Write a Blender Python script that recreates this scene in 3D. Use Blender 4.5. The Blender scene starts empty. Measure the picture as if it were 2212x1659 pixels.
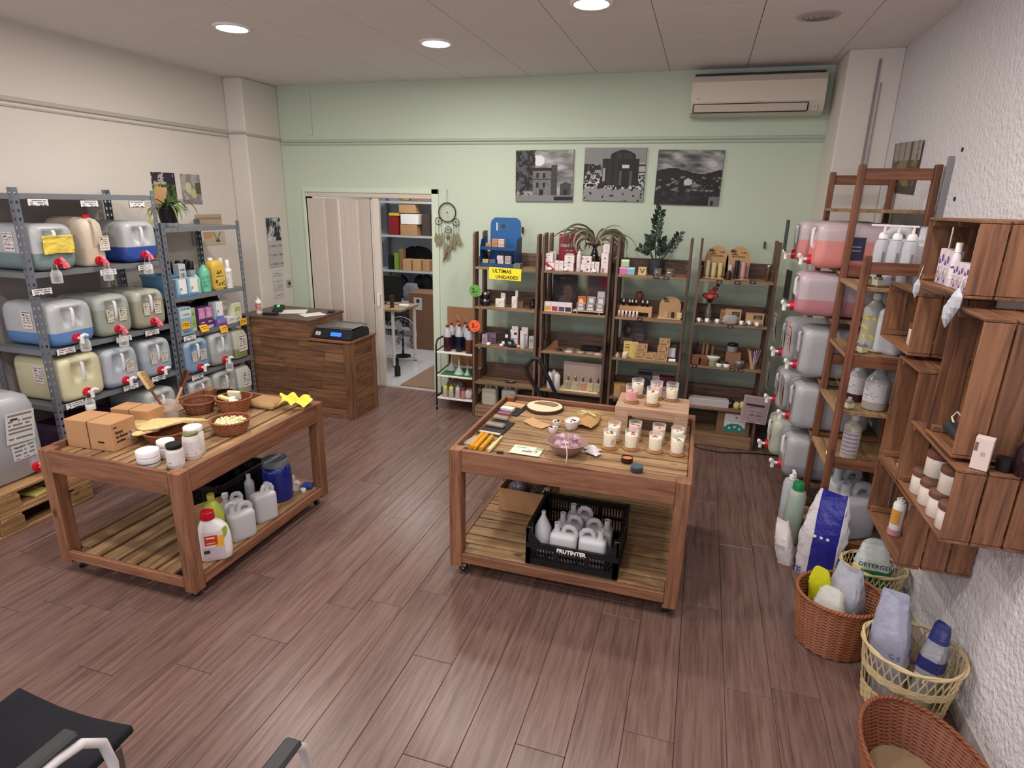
import bpy,math,random
import numpy as np
from mathutils import Matrix,Vector,Euler
random.seed(7)
PI=math.pi
sc=bpy.context.scene
COL=sc.collection
W_,H_=2212,1659
YAW,PIT,ROL,FPX=0.294414466,0.29466486,0.0215555850,1299.85
CAM=Vector((0,0,2.0))
def cam_rows():
 cy,sy,cp,sp=math.cos(YAW),math.sin(YAW),math.cos(PIT),math.sin(PIT)
 f=Vector((-sy*cp,cy*cp,-sp)); r=Vector((cy,sy,0)); u=r.cross(f)
 c,s=math.cos(ROL),math.sin(ROL)
 return c*r + s*u,-s*r + c*u,f
CR,CU,CF=cam_rows()
cd=bpy.data.cameras.new('camera'); cam=bpy.data.objects.new('camera',cd); COL.objects.link(cam)
m3=Matrix((CR,CU,-CF)).transposed()
cam.matrix_world=Matrix.Translation(CAM) @ m3.to_4x4()
cd.sensor_width=36; cd.lens=FPX*36/W_; cd.clip_start=0.05; cd.clip_end=60
sc.camera=cam
sc.view_settings.view_transform='Standard'; sc.view_settings.look='None'
sc.view_settings.gamma=1; sc.view_settings.use_curve_mapping=False
sc.view_settings.exposure=-0.12
wd=bpy.data.worlds.new('world'); sc.world=wd; wd.use_nodes=True
wd.node_tree.nodes['Background'].inputs[0].default_value=(0.75,0.8,1.0,1)
wd.node_tree.nodes['Background'].inputs[1].default_value=0.35
def area(name,loc,rot,sx,sy,power,color,shape='RECTANGLE',spread=PI):
 l=bpy.data.lights.new(name,'AREA'); l.shape=shape; l.size=sx; l.size_y=sy
 l.energy=power; l.color=color; l.spread=spread
 o=bpy.data.objects.new(name,l); o.location=loc; o.rotation_euler=rot; COL.objects.link(o); return o
# daylight through the shop window behind the camera
area('window_daylight',(-1.7,-2.55,1.75),(math.radians(90),0,0),4.6,2.0,78,(0.93,0.94,1.0))
DOWNL=[(-3.14,3.76),(-1.96,4.42),(-0.73,3.78),(-3.14,1.35),(-1.96,1.95),(-0.73,1.35),(0.5,1.95),
   (-3.14,-1.0),(-0.73,-1.0)]
for (x,y) in DOWNL:
 area('downlight_lamp',(x,y,3.045),(0,0,0),0.2,0.2,24,(1.0,0.93,0.86),'DISK')
area('storeroom_lamp',(-3.2,7.0,2.85),(0,0,0),1.0,0.3,50,(1.0,0.97,0.92))
def ray(px,py):
 return CR*((px-W_/2)/FPX) + CU*((H_/2-py)/FPX) + CF
def at(px,py,x=None,y=None,z=None):
 d=ray(px,py)
 t=(z-CAM.z)/d.z if z is not None else ((x-CAM.x)/d.x if x is not None else (y-CAM.y)/d.y)
 return CAM + d*t
def xat(px,Y,Z):
 u=(px-W_/2)/FPX; n=CR - CF*u; d=Vector((0,Y,Z)) - CAM
 return -(n.y*d.y + n.z*d.z)/n.x + CAM.x
def yat(px,X,Z):
 u=(px-W_/2)/FPX; n=CR - CF*u; d=Vector((X,0,Z)) - CAM
 return -(n.x*d.x + n.z*d.z)/n.y + CAM.y
def mpp(p): return (Vector(p)-CAM).dot(CF)/FPX
def lin(c):
 if isinstance(c,str): c=tuple(int(c[i:i+2],16)/255 for i in (0,2,4))
 return tuple(((v/12.92) if v <= 0.04045 else ((v+0.055)/1.055)**2.4) for v in c)
MATS={}
def nodes(name):
 m=bpy.data.materials.new(name); m.use_nodes=True
 nt=m.node_tree; return m,nt,nt.nodes['Principled BSDF']
def N(nt,t,**k):
 n=nt.nodes.new(t)
 for a,v in k.items(): setattr(n,a,v)
 return n
def ramp(nt,stops,src,inter='LINEAR'):
 r=N(nt,'ShaderNodeValToRGB'); r.color_ramp.interpolation=inter
 while len(r.color_ramp.elements)<len(stops): r.color_ramp.elements.new(0.5)
 for e,(p,c) in zip(r.color_ramp.elements,stops): e.position=p; e.color=(*lin(c),1)
 nt.links.new(src,r.inputs[0]); return r.outputs[0]
def plain(name,col,rough=0.6,metal=0.0,trans=0.0,ior=1.45,var=0.0,scale=8,bump=0.0,emit=0,spec=None,alpha=1,coat=0,sss=0):
 if name in MATS: return MATS[name]
 m,nt,b=nodes(name); c=lin(col)
 b.inputs['Base Color'].default_value=(*c,1); b.inputs['Roughness'].default_value=rough
 b.inputs['Metallic'].default_value=metal; b.inputs['Transmission Weight'].default_value=trans
 b.inputs['IOR'].default_value=ior; b.inputs['Alpha'].default_value=alpha
 if spec is not None: b.inputs['Specular IOR Level'].default_value=spec
 if coat: b.inputs['Coat Weight'].default_value=coat
 if sss:
  b.inputs['Subsurface Weight'].default_value=sss; b.inputs['Subsurface Radius'].default_value=(0.03,0.03,0.03); b.inputs['Subsurface Scale'].default_value=0.3
 if emit:
  b.inputs['Emission Color'].default_value=(*c,1); b.inputs['Emission Strength'].default_value=emit
 tc=N(nt,'ShaderNodeTexCoord'); nz=N(nt,'ShaderNodeTexNoise'); nz.inputs['Scale'].default_value=scale; nz.inputs['Detail'].default_value=4
 nt.links.new(tc.outputs['Object'],nz.inputs['Vector'])
 v=var if var else 0.03
 mx=N(nt,'ShaderNodeMix',data_type='RGBA'); nt.links.new(nz.outputs[0],mx.inputs[0])
 mx.inputs[6].default_value=(*[x*(1-v) for x in c],1); mx.inputs[7].default_value=(*[min(1,x*(1+v)) for x in c],1)
 nt.links.new(mx.outputs[2],b.inputs['Base Color'])
 if bump:
  bp=N(nt,'ShaderNodeBump'); bp.inputs['Strength'].default_value=bump; bp.inputs['Distance'].default_value=0.01
  nt.links.new(nz.outputs[0],bp.inputs['Height']); nt.links.new(bp.outputs[0],b.inputs['Normal'])
 MATS[name]=m; return m
def wood(name,light,mid,dark,axis='x',scale=1.0,rough=0.55,knots=True,vary=0.25,stretch=0.07):
 if name in MATS: return MATS[name]
 m,nt,b=nodes(name); L=nt.links
 tc=N(nt,'ShaderNodeTexCoord'); oi=N(nt,'ShaderNodeObjectInfo')
 sc_=N(nt,'ShaderNodeVectorMath',operation='SCALE'); sc_.inputs[0].default_value=(13.7,7.3,5.1); L.new(oi.outputs['Random'],sc_.inputs['Scale'])
 ad=N(nt,'ShaderNodeVectorMath',operation='ADD'); L.new(tc.outputs['Object'],ad.inputs[0]); L.new(sc_.outputs[0],ad.inputs[1])
 mp=N(nt,'ShaderNodeMapping'); s=[1.0,1.0,1.0]; s['xyz'.index(axis)]=stretch; mp.inputs['Scale'].default_value=[v*scale for v in s]; L.new(ad.outputs[0],mp.inputs['Vector'])
 n1=N(nt,'ShaderNodeTexNoise'); n1.inputs['Scale'].default_value=26; n1.inputs['Detail'].default_value=7; n1.inputs['Roughness'].default_value=0.65; n1.inputs['Distortion'].default_value=0.6; L.new(mp.outputs[0],n1.inputs['Vector'])
 n2=N(nt,'ShaderNodeTexNoise'); n2.inputs['Scale'].default_value=90; n2.inputs['Detail'].default_value=3; L.new(mp.outputs[0],n2.inputs['Vector'])
 ma=N(nt,'ShaderNodeMath',operation='MULTIPLY_ADD'); L.new(n2.outputs[0],ma.inputs[0]); ma.inputs[1].default_value=0.3; L.new(n1.outputs[0],ma.inputs[2])
 sub=N(nt,'ShaderNodeMath',operation='SUBTRACT'); L.new(ma.outputs[0],sub.inputs[0]); sub.inputs[1].default_value=0.15
 c=ramp(nt,[(0.28,dark),(0.45,mid),(0.62,light),(0.8,mid)],sub.outputs[0])
 # board to board variation
 hv=N(nt,'ShaderNodeHueSaturation'); L.new(c,hv.inputs['Color'])
 mr=N(nt,'ShaderNodeMapRange'); L.new(oi.outputs['Random'],mr.inputs[0]); mr.inputs[3].default_value=1-vary; mr.inputs[4].default_value=1+vary; L.new(mr.outputs[0],hv.inputs['Value'])
 out=hv.outputs[0]
 if knots:
  mk=N(nt,'ShaderNodeMapping'); s=[1.0,1.0,1.0]; s['xyz'.index(axis)]=0.55; mk.inputs['Scale'].default_value=s; L.new(ad.outputs[0],mk.inputs['Vector'])
  vo=N(nt,'ShaderNodeTexVoronoi'); vo.inputs['Scale'].default_value=4.6; L.new(mk.outputs[0],vo.inputs['Vector'])
  k=N(nt,'ShaderNodeMapRange'); L.new(vo.outputs['Distance'],k.inputs[0]); k.inputs[1].default_value=0.035; k.inputs[2].default_value=0.09; k.inputs[3].default_value=0.85; k.inputs[4].default_value=0
  mx=N(nt,'ShaderNodeMix',data_type='RGBA'); L.new(k.outputs[0],mx.inputs[0]); L.new(out,mx.inputs[6]); mx.inputs[7].default_value=(*[v*0.45 for v in lin(dark)],1); out=mx.outputs[2]
 L.new(out,b.inputs['Base Color']); b.inputs['Roughness'].default_value=rough
 bp=N(nt,'ShaderNodeBump'); bp.inputs['Strength'].default_value=0.25; bp.inputs['Distance'].default_value=0.004; L.new(ma.outputs[0],bp.inputs['Height']); L.new(bp.outputs[0],b.inputs['Normal'])
 MATS[name]=m; return m
def glass(name,col=(1,1,1),rough=0.02,alpha=0.25):
 """thin-walled clear stuff: mostly see-through with a glossy skin"""
 if name in MATS: return MATS[name]
 m,nt,b=nodes(name); L=nt.links
 b.inputs['Base Color'].default_value=(*lin(col),1); b.inputs['Roughness'].default_value=rough
 tr=N(nt,'ShaderNodeBsdfTransparent'); fr=N(nt,'ShaderNodeLayerWeight'); fr.inputs[0].default_value=0.35
 ma=N(nt,'ShaderNodeMath',operation='MULTIPLY_ADD'); L.new(fr.outputs['Facing'],ma.inputs[0]); ma.inputs[1].default_value=0.45; ma.inputs[2].default_value=alpha; ma.use_clamp=True
 mx=N(nt,'ShaderNodeMixShader'); L.new(ma.outputs[0],mx.inputs[0]); L.new(tr.outputs[0],mx.inputs[1]); L.new(b.outputs[0],mx.inputs[2])
 L.new(mx.outputs[0],nt.nodes['Material Output'].inputs[0]); MATS[name]=m; return m
def filled(name,top,liq,level,rough=0.35,soft=0.003):
 """translucent plastic with a liquid showing through up to a level (object z)"""
 if name in MATS: return MATS[name]
 m,nt,b=nodes(name); L=nt.links
 tc=N(nt,'ShaderNodeTexCoord'); sp=N(nt,'ShaderNodeSeparateXYZ'); L.new(tc.outputs['Object'],sp.inputs[0])
 nz=N(nt,'ShaderNodeTexNoise'); nz.inputs['Scale'].default_value=5; L.new(tc.outputs['Object'],nz.inputs['Vector'])
 mr=N(nt,'ShaderNodeMapRange'); L.new(sp.outputs[2],mr.inputs[0]); mr.inputs[1].default_value=level-soft; mr.inputs[2].default_value=level+soft
 mx=N(nt,'ShaderNodeMix',data_type='RGBA'); L.new(mr.outputs[0],mx.inputs[0]); mx.inputs[6].default_value=(*lin(liq),1); mx.inputs[7].default_value=(*lin(top),1)
 hv=N(nt,'ShaderNodeHueSaturation'); L.new(mx.outputs[2],hv.inputs['Color']); m2=N(nt,'ShaderNodeMapRange'); L.new(nz.outputs[0],m2.inputs[0]); m2.inputs[3].default_value=0.9; m2.inputs[4].default_value=1.1; L.new(m2.outputs[0],hv.inputs['Value'])
 L.new(hv.outputs[0],b.inputs['Base Color']); b.inputs['Roughness'].default_value=rough
 MATS[name]=m; return m
def vcol(name='printed',rough=0.6):
 if name in MATS: return MATS[name]
 m,nt,b=nodes(name); a=N(nt,'ShaderNodeAttribute',attribute_name='Col'); nt.links.new(a.outputs[0],b.inputs['Base Color']); b.inputs['Roughness'].default_value=rough
 MATS[name]=m; return m
class MB:
 def __init__(s): s.v=[]; s.f=[]; s.m=[]; s.mi=0; s.M=None
 def add(s,vs,fs):
  o=len(s.v)
  if s.M is not None: vs=[tuple(s.M @ Vector(p)) for p in vs]
  s.v+=[tuple(p) for p in vs]; s.f+=[tuple(i+o for i in f) for f in fs]; s.m+=[s.mi]*len(fs); return s
 def box(s,x0,x1,y0,y1,z0,z1,c=0.0,R=None):
  """box, with chamfer c when c>0"""
  cx,cy,cz=(x0+x1)/2,(y0+y1)/2,(z0+z1)/2; hx,hy,hz=abs(x1-x0)/2,abs(y1-y0)/2,abs(z1-z0)/2
  if c <= 0:
   vs=[(a*hx,b*hy,d*hz) for d in (-1,1) for b in (-1,1) for a in (-1,1)]
   fs=[(0,2,3,1),(4,5,7,6),(0,1,5,4),(2,6,7,3),(0,4,6,2),(1,3,7,5)]
  else:
   c=min(c,hx*0.9,hy*0.9,hz*0.9); vs=[]; idx={}
   for a in (-1,1):
    for b in (-1,1):
     for d in (-1,1):
      for ax,p in enumerate([(a*hx,b*(hy-c),d*(hz-c)),(a*(hx-c),b*hy,d*(hz-c)),(a*(hx-c),b*(hy-c),d*hz)]):
       idx[a,b,d,ax]=len(vs); vs.append(p)
   fs=[]
   for ax in range(3):
    for sg in (-1,1):
     q=[]
     for (p,r) in ((-1,-1),(1,-1),(1,1),(-1,1)):
      k=[0,0,0]; k[ax]=sg; k[(ax+1) % 3]=p; k[(ax+2) % 3]=r; q.append(idx[k[0],k[1],k[2],ax])
     fs.append(tuple(q if sg>0 else q[::-1]))
   for ax in range(3):
    a1,a2=(ax+1) % 3,(ax+2) % 3
    for p in (-1,1):
     for r in (-1,1):
      k0=[0,0,0]; k0[ax]=-1; k0[a1]=p; k0[a2]=r; k1=list(k0); k1[ax]=1
      q=[idx[(*k0,a1)],idx[(*k1,a1)],idx[(*k1,a2)],idx[(*k0,a2)]]
      fs.append(tuple(q if p*r<0 else q[::-1]))
   for a in (-1,1):
    for b in (-1,1):
     for d in (-1,1):
      q=[idx[a,b,d,0],idx[a,b,d,1],idx[a,b,d,2]]; fs.append(tuple(q if a*b*d>0 else q[::-1]))
  if R is not None: vs=[tuple(R @ Vector(p)) for p in vs]
  return s.add([(p[0]+cx,p[1]+cy,p[2]+cz) for p in vs],fs)
 def cbox(s,c,d,R=None,ch=0.0):
  return s.box(c[0]-d[0]/2,c[0]+d[0]/2,c[1]-d[1]/2,c[1]+d[1]/2,c[2]-d[2]/2,c[2]+d[2]/2,ch,R)
 def rings(s,rs,closed=True,cap0=True,cap1=True):
  n=len(rs[0]); vs=[p for r in rs for p in r]; fs=[]
  for i in range(len(rs)-1):
   for j in range(n if closed else n-1):
    k=(j+1) % n; fs.append((i*n+j,i*n+k,(i+1)*n+k,(i+1)*n+j))
  if cap0: fs.append(tuple(range(n))[::-1])
  if cap1: fs.append(tuple((len(rs)-1)*n+j for j in range(n)))
  return s.add(vs,fs)
 def lathe(s,prof,seg=20,c=(0,0,0),axis='z',sx=1,sy=1,cap0=True,cap1=True):
  rs=[]
  for r,z in prof:
   r=max(r,1e-4); ring=[]
   for i in range(seg):
    t=2*PI*i/seg; a,b=r*math.cos(t)*sx,r*math.sin(t)*sy
    p=(a,b,z) if axis=='z' else ((z,a,b) if axis=='x' else (b,z,a))
    ring.append((p[0]+c[0],p[1]+c[1],p[2]+c[2]))
   rs.append(ring)
  return s.rings(rs,True,cap0,cap1)
 def tube(s,pts,r,seg=8,closed=False,flat=1.0):
  pts=[Vector(p) for p in pts]; n=len(pts); rr=r if isinstance(r,(list,tuple)) else [r]*n; rs=[]; up=None
  for i,p in enumerate(pts):
   if closed: t=pts[(i+1) % n]-pts[i-1]
   else: t=pts[min(i+1,n-1)]-pts[max(i-1,0)]
   if t.length<1e-9: t=Vector((0,0,1))
   t.normalize()
   if up is None:
    up=Vector((0,0,1)) if abs(t.z)<0.9 else Vector((1,0,0))
   a=t.cross(up)
   if a.length<1e-4: a=t.orthogonal()
   a.normalize(); b=a.cross(t).normalized(); up=b
   rs.append([tuple(p + a*(rr[i]*math.cos(2*PI*k/seg)) + b*(rr[i]*flat*math.sin(2*PI*k/seg))) for k in range(seg)])
  if closed: rs.append(rs[0]); return s.rings(rs,True,False,False)
  return s.rings(rs)
 def prism(s,poly,y0,y1):
  """outline in xz, extruded along y"""
  n=len(poly); vs=[(x,y0,z) for x,z in poly]+[(x,y1,z) for x,z in poly]
  fs=[tuple(range(n)),tuple(range(n,2*n))[::-1]]+[(i,i+n,(i+1) % n+n,(i+1) % n) for i in range(n)]
  return s.add(vs,fs)
 def build(s,name,mat,parent=None,loc=(0,0,0),rot=(0,0,0),smooth=None):
  me=bpy.data.meshes.new(name); me.from_pydata(s.v,[],s.f)
  for m in (mat if isinstance(mat,(list,tuple)) else [mat]): me.materials.append(m)
  if any(s.m): me.polygons.foreach_set('material_index',s.m)
  if smooth:
   me.polygons.foreach_set('use_smooth',[True]*len(me.polygons)); me.set_sharp_from_angle(angle=math.radians(smooth))
  me.validate(); me.update()
  return link(name,me,parent,loc,rot)
def link(name,me,parent=None,loc=(0,0,0),rot=(0,0,0)):
 o=bpy.data.objects.new(name,me); COL.objects.link(o); o.location=loc; o.rotation_euler=rot
 if parent: o.parent=parent
 return o
def tag(o,label,cat,group=None):
 o['label']=label; o['category']=cat
 if group: o['group']=group
 return o
def thing(name,label,cat,loc=(0,0,0),rz=0,group=None,rot=None):
 o=bpy.data.objects.new(name,None); o.empty_display_size=0.05; COL.objects.link(o); o.location=loc
 o.rotation_euler=rot if rot else (0,0,rz); return tag(o,label,cat,group)
def struct(o): o['kind']='structure'; return o
def stuff(o): o['kind']='stuff'; return o
def dup(root,loc,rz=None,label=None,group=None,scale=None):
 r=root.copy(); COL.objects.link(r); r.location=loc
 if rz is not None: r.rotation_euler=(0,0,rz)
 if label: r['label']=label
 if group: r['group']=group
 if scale: r.scale=scale
 for ch in list(root.children):
  c=ch.copy(); COL.objects.link(c); c.parent=r
  for g in list(ch.children):
   d=g.copy(); COL.objects.link(d); d.parent=c
 return r
def panel(name,w,h,nx,ny,fn,parent=None,loc=(0,0,0),rot=(0,0,0),thick=0.001,rough=0.6,bend=0.0):
 """flat print facing -y, origin at its lower centre; fn(u,v)->rgb, v up"""
 vs=[]; fs=[]
 for j in range(ny+1):
  for i in range(nx+1):
   u,v=i/nx,j/ny; vs.append(((u-0.5)*w,bend*math.sin(v*PI)*h + bend*0.5*math.sin(u*PI)*w,v*h))
 for j in range(ny):
  for i in range(nx):
   a=j*(nx+1)+i; fs.append((a,a+1,a+nx+2,a+nx+1))
 cols=[fn((i+0.5)/nx,(j+0.5)/ny) for j in range(ny) for i in range(nx)]
 nf=len(fs); nv=len(vs)
 if thick:
  b=[(0,0),(nx,0),(nx,ny),(0,ny)]; idx=[j*(nx+1)+i for i,j in b]
  vs+=[(vs[k][0],vs[k][1]+thick,vs[k][2]) for k in idx]
  fs+=[(nv+3,nv+2,nv+1,nv)] + [(idx[(k+1) % 4],idx[k],nv+k,nv+(k+1) % 4) for k in range(4)]
  cols+=[fn(0.02,0.02)]*5
 me=bpy.data.meshes.new(name); me.from_pydata(vs,[],fs); me.materials.append(vcol('printed_%d' % int(rough*100),rough))
 at_=me.color_attributes.new('Col','FLOAT_COLOR','CORNER'); buf=[]
 for p,c in zip(me.polygons,cols): buf+=[*lin(c),1]*p.loop_total
 at_.data.foreach_set('color',buf); me.update()
 return link(name,me,parent,loc,rot)
def text(body,size,mat,parent,loc,rot=(PI/2,0,0),name='lettering',align='CENTER',bold=0.0,sx=1.0):
 cu=bpy.data.curves.new(name,'FONT'); cu.body=body; cu.size=size; cu.align_x=align; cu.offset=bold; cu.extrude=0.0004; cu.resolution_u=2
 t=bpy.data.objects.new('t',cu); COL.objects.link(t)
 me=bpy.data.meshes.new_from_object(t); bpy.data.objects.remove(t); bpy.data.curves.remove(cu); me.name=name
 me.materials.clear(); me.materials.append(mat); o=link(name,me,parent,loc,rot); o.scale=(sx,1,1); return o
def noise1(x,y,s=0):
 v=math.sin(x*127.1+y*311.7+s*74.7)*43758.5453; return v-math.floor(v)
def vnoise(x,y,s=0):
 xi,yi=math.floor(x),math.floor(y); a,b=x-xi,y-yi; a=a*a*(3-2*a); b=b*b*(3-2*b)
 return (noise1(xi,yi,s)*(1-a)+noise1(xi+1,yi,s)*a)*(1-b)+(noise1(xi,yi+1,s)*(1-a)+noise1(xi+1,yi+1,s)*a)*b
def fbm(x,y,s=0): return vnoise(x,y,s)*0.5+vnoise(2*x,2*y,s)*0.3+vnoise(4*x,4*y,s)*0.2
def hexc(h): return tuple(int(h[i:i+2],16)/255 for i in (0,2,4))
def lines_print(bg,ink,rows=6,head=True,seed=0,blocks=()):
 bg,ink=hexc(bg),hexc(ink)
 def fn(u,v):
  for (u0,v0,u1,v1,c) in blocks:
   if u0 <= u <= u1 and v0 <= v <= v1: return hexc(c)
  if u<0.12 or u>0.88 or v<0.08 or v>0.93: return bg
  r=v*rows; k=int(r)
  if (r-k)<0.42 and noise1(int(u*16),k,seed)>(0.3 if k != rows-1 else 0.1): return tuple(a*0.35+b*0.65 for a,b in zip(bg,ink))
  return bg
 return fn
# palette
M=dict(
 chrome=plain('chrome','c8c8cc',0.2,1.0),steel=plain('grey_steel','777d88',0.42,0.35,var=0.08),steel_shelf=plain('shelf_steel','84898f',0.4,0.35,var=0.06),
 white=plain('white_plastic','f2efec',0.35),black=plain('black_plastic','101114',0.45),red=plain('red_plastic','c01428',0.3),
 redclear=plain('pink_tap_plastic','e06a78',0.25),paper=plain('paper','e9e4de',0.8),card=plain('cardboard','b78a62',0.85,var=0.08,bump=0.1),
 kraft=plain('kraft_board','c49a6c',0.85,var=0.06),milk=plain('milky_plastic','dcdcdf',0.35,var=0.04),clear=glass('clear_glass',alpha=0.06),
 darkglass=plain('dark_glass','1b1210',0.08,coat=0.5),cream=plain('cream_wax','efe2c8',0.5,sss=0.2),cork=plain('cork','a8743f',0.9,var=0.2,scale=60),
 green=plain('leaf_green','2f4a24',0.45,var=0.25,scale=20),zz=plain('glossy_dark_leaf','12291c',0.3,var=0.2),wicker=plain('red_brown_wicker','80482e',0.55,var=0.3,scale=25),
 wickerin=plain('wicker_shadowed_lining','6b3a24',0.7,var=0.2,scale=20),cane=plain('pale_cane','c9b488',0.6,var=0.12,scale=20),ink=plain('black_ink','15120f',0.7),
 wicker2=plain('orange_brown_wicker','8f5434',0.5,var=0.3,scale=25),blackfab=plain('black_fabric','14141c',0.95,var=0.1,scale=60,bump=0.2))
XL,XR,YB,YF,ZC=-4.52,1.20,5.72,-2.6,3.07
def wallmat(name,col,bumpscale,strength,dist=0.004,rough=0.85,var=0.04,detail=6):
 m,nt,b=nodes(name); L=nt.links; tc=N(nt,'ShaderNodeTexCoord'); nz=N(nt,'ShaderNodeTexNoise'); nz.inputs['Scale'].default_value=bumpscale; nz.inputs['Detail'].default_value=detail
 n2=N(nt,'ShaderNodeTexNoise'); n2.inputs['Scale'].default_value=1.3; n2.inputs['Detail'].default_value=5
 L.new(tc.outputs['Object'],nz.inputs['Vector']); L.new(tc.outputs['Object'],n2.inputs['Vector'])
 c=lin(col); mx=N(nt,'ShaderNodeMix',data_type='RGBA'); L.new(n2.outputs[0],mx.inputs[0]); mx.inputs[6].default_value=(*[x*(1-var) for x in c],1); mx.inputs[7].default_value=(*[min(1,x*(1+var)) for x in c],1)
 L.new(mx.outputs[2],b.inputs['Base Color']); b.inputs['Roughness'].default_value=rough
 bp=N(nt,'ShaderNodeBump'); bp.inputs['Strength'].default_value=strength; bp.inputs['Distance'].default_value=dist; L.new(nz.outputs[0],bp.inputs['Height']); L.new(bp.outputs[0],b.inputs['Normal'])
 return m
m_white=wallmat('warm_white_paint','d9d2ca',9,0.25)
m_green=wallmat('mint_green_paint','c2cfbc',12,0.25)
m_stucco=wallmat('white_stucco','dcd8dc',42,1.0,0.012,0.55,0.03,3)
m_grey=wallmat('storeroom_paint','b9bcc4',6,0.2)
m_ceil=wallmat('ceiling_board','e2dcdb',90,0.12,0.002,0.9,0.02)
# --- floor: laminate boards laid towards the back wall
fl=thing('floor','brown laminate floor of long narrow boards running towards the green wall','floor'); del fl['category']; struct(fl)
base=MB().box(XL-0.2,XR+0.2,YF,YB+0.06,-0.06,-0.012).build('subfloor',plain('subfloor','241712',0.9),fl)
m_plank=wood('floor_board_wood','79605a','6a514a','523d38','y',1.5,0.3,knots=False,vary=0.08,stretch=0.055)
PW=0.195; x0p=-0.487; Lp=1.21
pm=MB().box(-PW/2+0.0007,PW/2-0.0007,-Lp/2+0.001,Lp/2-0.001,-0.01,0,0.0018)
k0=math.floor((XL-x0p)/PW)-0; k1=math.ceil((XR-x0p)/PW)
first=None
for k in range(k0,k1):
 off=(noise1(k,3)*Lp)
 if k==-1: off=(1.757-Lp/2) % Lp + Lp/2
 if k==-2: off=(1.757+0.0) % Lp
 yy=YF-Lp+off
 while yy<YB+0.05:
  a,b_=max(yy,YF),min(yy+Lp,YB+0.05)
  if b_-a>0.02:
   cx=x0p+(k+0.5)*PW
   if b_-a>Lp-0.001:
    if first is None: first=pm.build('plank',m_plank,fl,(cx,(a+b_)/2,0))
    else: o=first.copy(); COL.objects.link(o); o.parent=fl; o.location=(cx,(a+b_)/2,0)
   else: MB().box(-PW/2+0.0007,PW/2-0.0007,-(b_-a)/2+0.001,(b_-a)/2-0.001,-0.01,0,0.0018).build('plank',m_plank,fl,(cx,(a+b_)/2,0))
  yy+=Lp
# --- ceiling: 60 cm boards
ce=thing('ceiling','off-white suspended ceiling of square boards with thin dark joints','ceiling'); del ce['category']; struct(ce)
MB().box(XL-0.2,XR+0.2,YF,YB+0.1,ZC+0.03,ZC+0.08).build('ceiling_deck',plain('joint_shadow','6e6666',0.9),ce)
TS=0.6045; tm=MB().box(-TS/2+0.0022,TS/2-0.0022,-TS/2+0.0008,TS/2-0.0008,0,0.02,0.0015)
ft=None
for i in range(-8,3):
 for j in range(-10,5):
  xa,xb=-0.409+i*TS,-0.409+(i+1)*TS; ya,yb=4.017+j*TS,4.017+(j+1)*TS
  ca,cb,da,db=max(xa,XL-0.01),min(xb,XR+0.02),max(ya,YF),min(yb,YB+0.02)
  if cb-ca<0.03 or db-da<0.03: continue
  if cb-ca>TS-0.001 and db-da>TS-0.001:
   if ft is None: ft=tm.build('ceiling_tile',m_ceil,ce,((xa+xb)/2,(ya+yb)/2,ZC))
   else: o=ft.copy(); COL.objects.link(o); o.parent=ce; o.location=((xa+xb)/2,(ya+yb)/2,ZC)
  else: MB().box(-(cb-ca)/2+0.0022,(cb-ca)/2-0.0022,-(db-da)/2+0.0008,(db-da)/2-0.0008,0,0.02,0.0015).build('ceiling_tile',m_ceil,ce,((ca+cb)/2,(da+db)/2,ZC))
# --- walls
DX0,DX1,DZ=-4.06,-2.605,2.05
w=MB(); w.box(XL-0.15,DX0,YB,YB+0.12,0,3.1); w.box(DX1,XR+0.15,YB,YB+0.12,0,3.1); w.box(DX0,DX1,YB,YB+0.12,DZ,3.1)
struct(w.build('wall_back',m_green))
struct(MB().box(XL-0.15,XL,YF,YB+0.12,0,3.1).build('wall_left',m_white))
struct(MB().box(XR,XR+0.15,YF,YB+0.12,0,3.1).build('wall_right',m_stucco))
w=MB(); w.box(XL,-4.31,5.20,YB,0,ZC,0.012); struct(w.build('wall_pillar_left',m_white))
w=MB(); w.box(0.85,XR,5.20,YB,0,ZC,0.008); struct(w.build('wall_pillar_right',m_white))
w=MB(); w.box(XL,XR,YF-0.12,YF,0,0.6); w.box(XL,XR,YF-0.12,YF,2.85,3.1); w.box(XL,-4.2,YF-0.12,YF,0.6,2.85); w.box(0.8,XR,YF-0.12,YF,0.6,2.85)
struct(w.build('wall_front',m_white))
# picture rails / cable conduits
t=MB(); t.box(-4.29,0.85,YB-0.022,YB,2.535,2.56,0.004); t.box(-4.29,0.85,YB-0.012,YB,2.508,2.52,0.003); struct(t.build('trim_1',plain('conduit_paint','a9b8a6',0.5)))
t=MB(); t.box(XL,XL+0.02,YF,5.2,2.57,2.6,0.005); t.box(XL,XL+0.012,YF,5.2,2.535,2.548,0.003); t.box(XL,-4.305,5.178,5.2,2.57,2.59,0.004); t.box(-4.31,-4.295,5.2,YB,2.555,2.575,0.003)
struct(t.build('trim_2',plain('conduit_white','b8b0aa',0.5)))
t=MB(); t.box(1.04,1.055,5.188,5.2,0.2,3.0); t.box(1.075,1.079,5.188,5.2,0.2,2.85); struct(t.build('trim_3',plain('conduit_dark','8d8488',0.5)))
t=MB(); t.box(XR-0.012,XR,YF,5.2,0,0.085,0.003); struct(t.build('baseboard_right',plain('baseboard_grey','b5adab',0.5)))
t=MB(); t.box(-4.5,-4.5+0.01,0,5.2,0,0.07); struct(t.build('baseboard_left',plain('baseboard_grey','b5adab',0.5)))
t=MB(); t.box(-2.53,0.85,YB-0.012,YB,0,0.075,0.003); struct(t.build('baseboard_back',plain('baseboard_dark','5b4f4b',0.5)))
t=MB()
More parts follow.
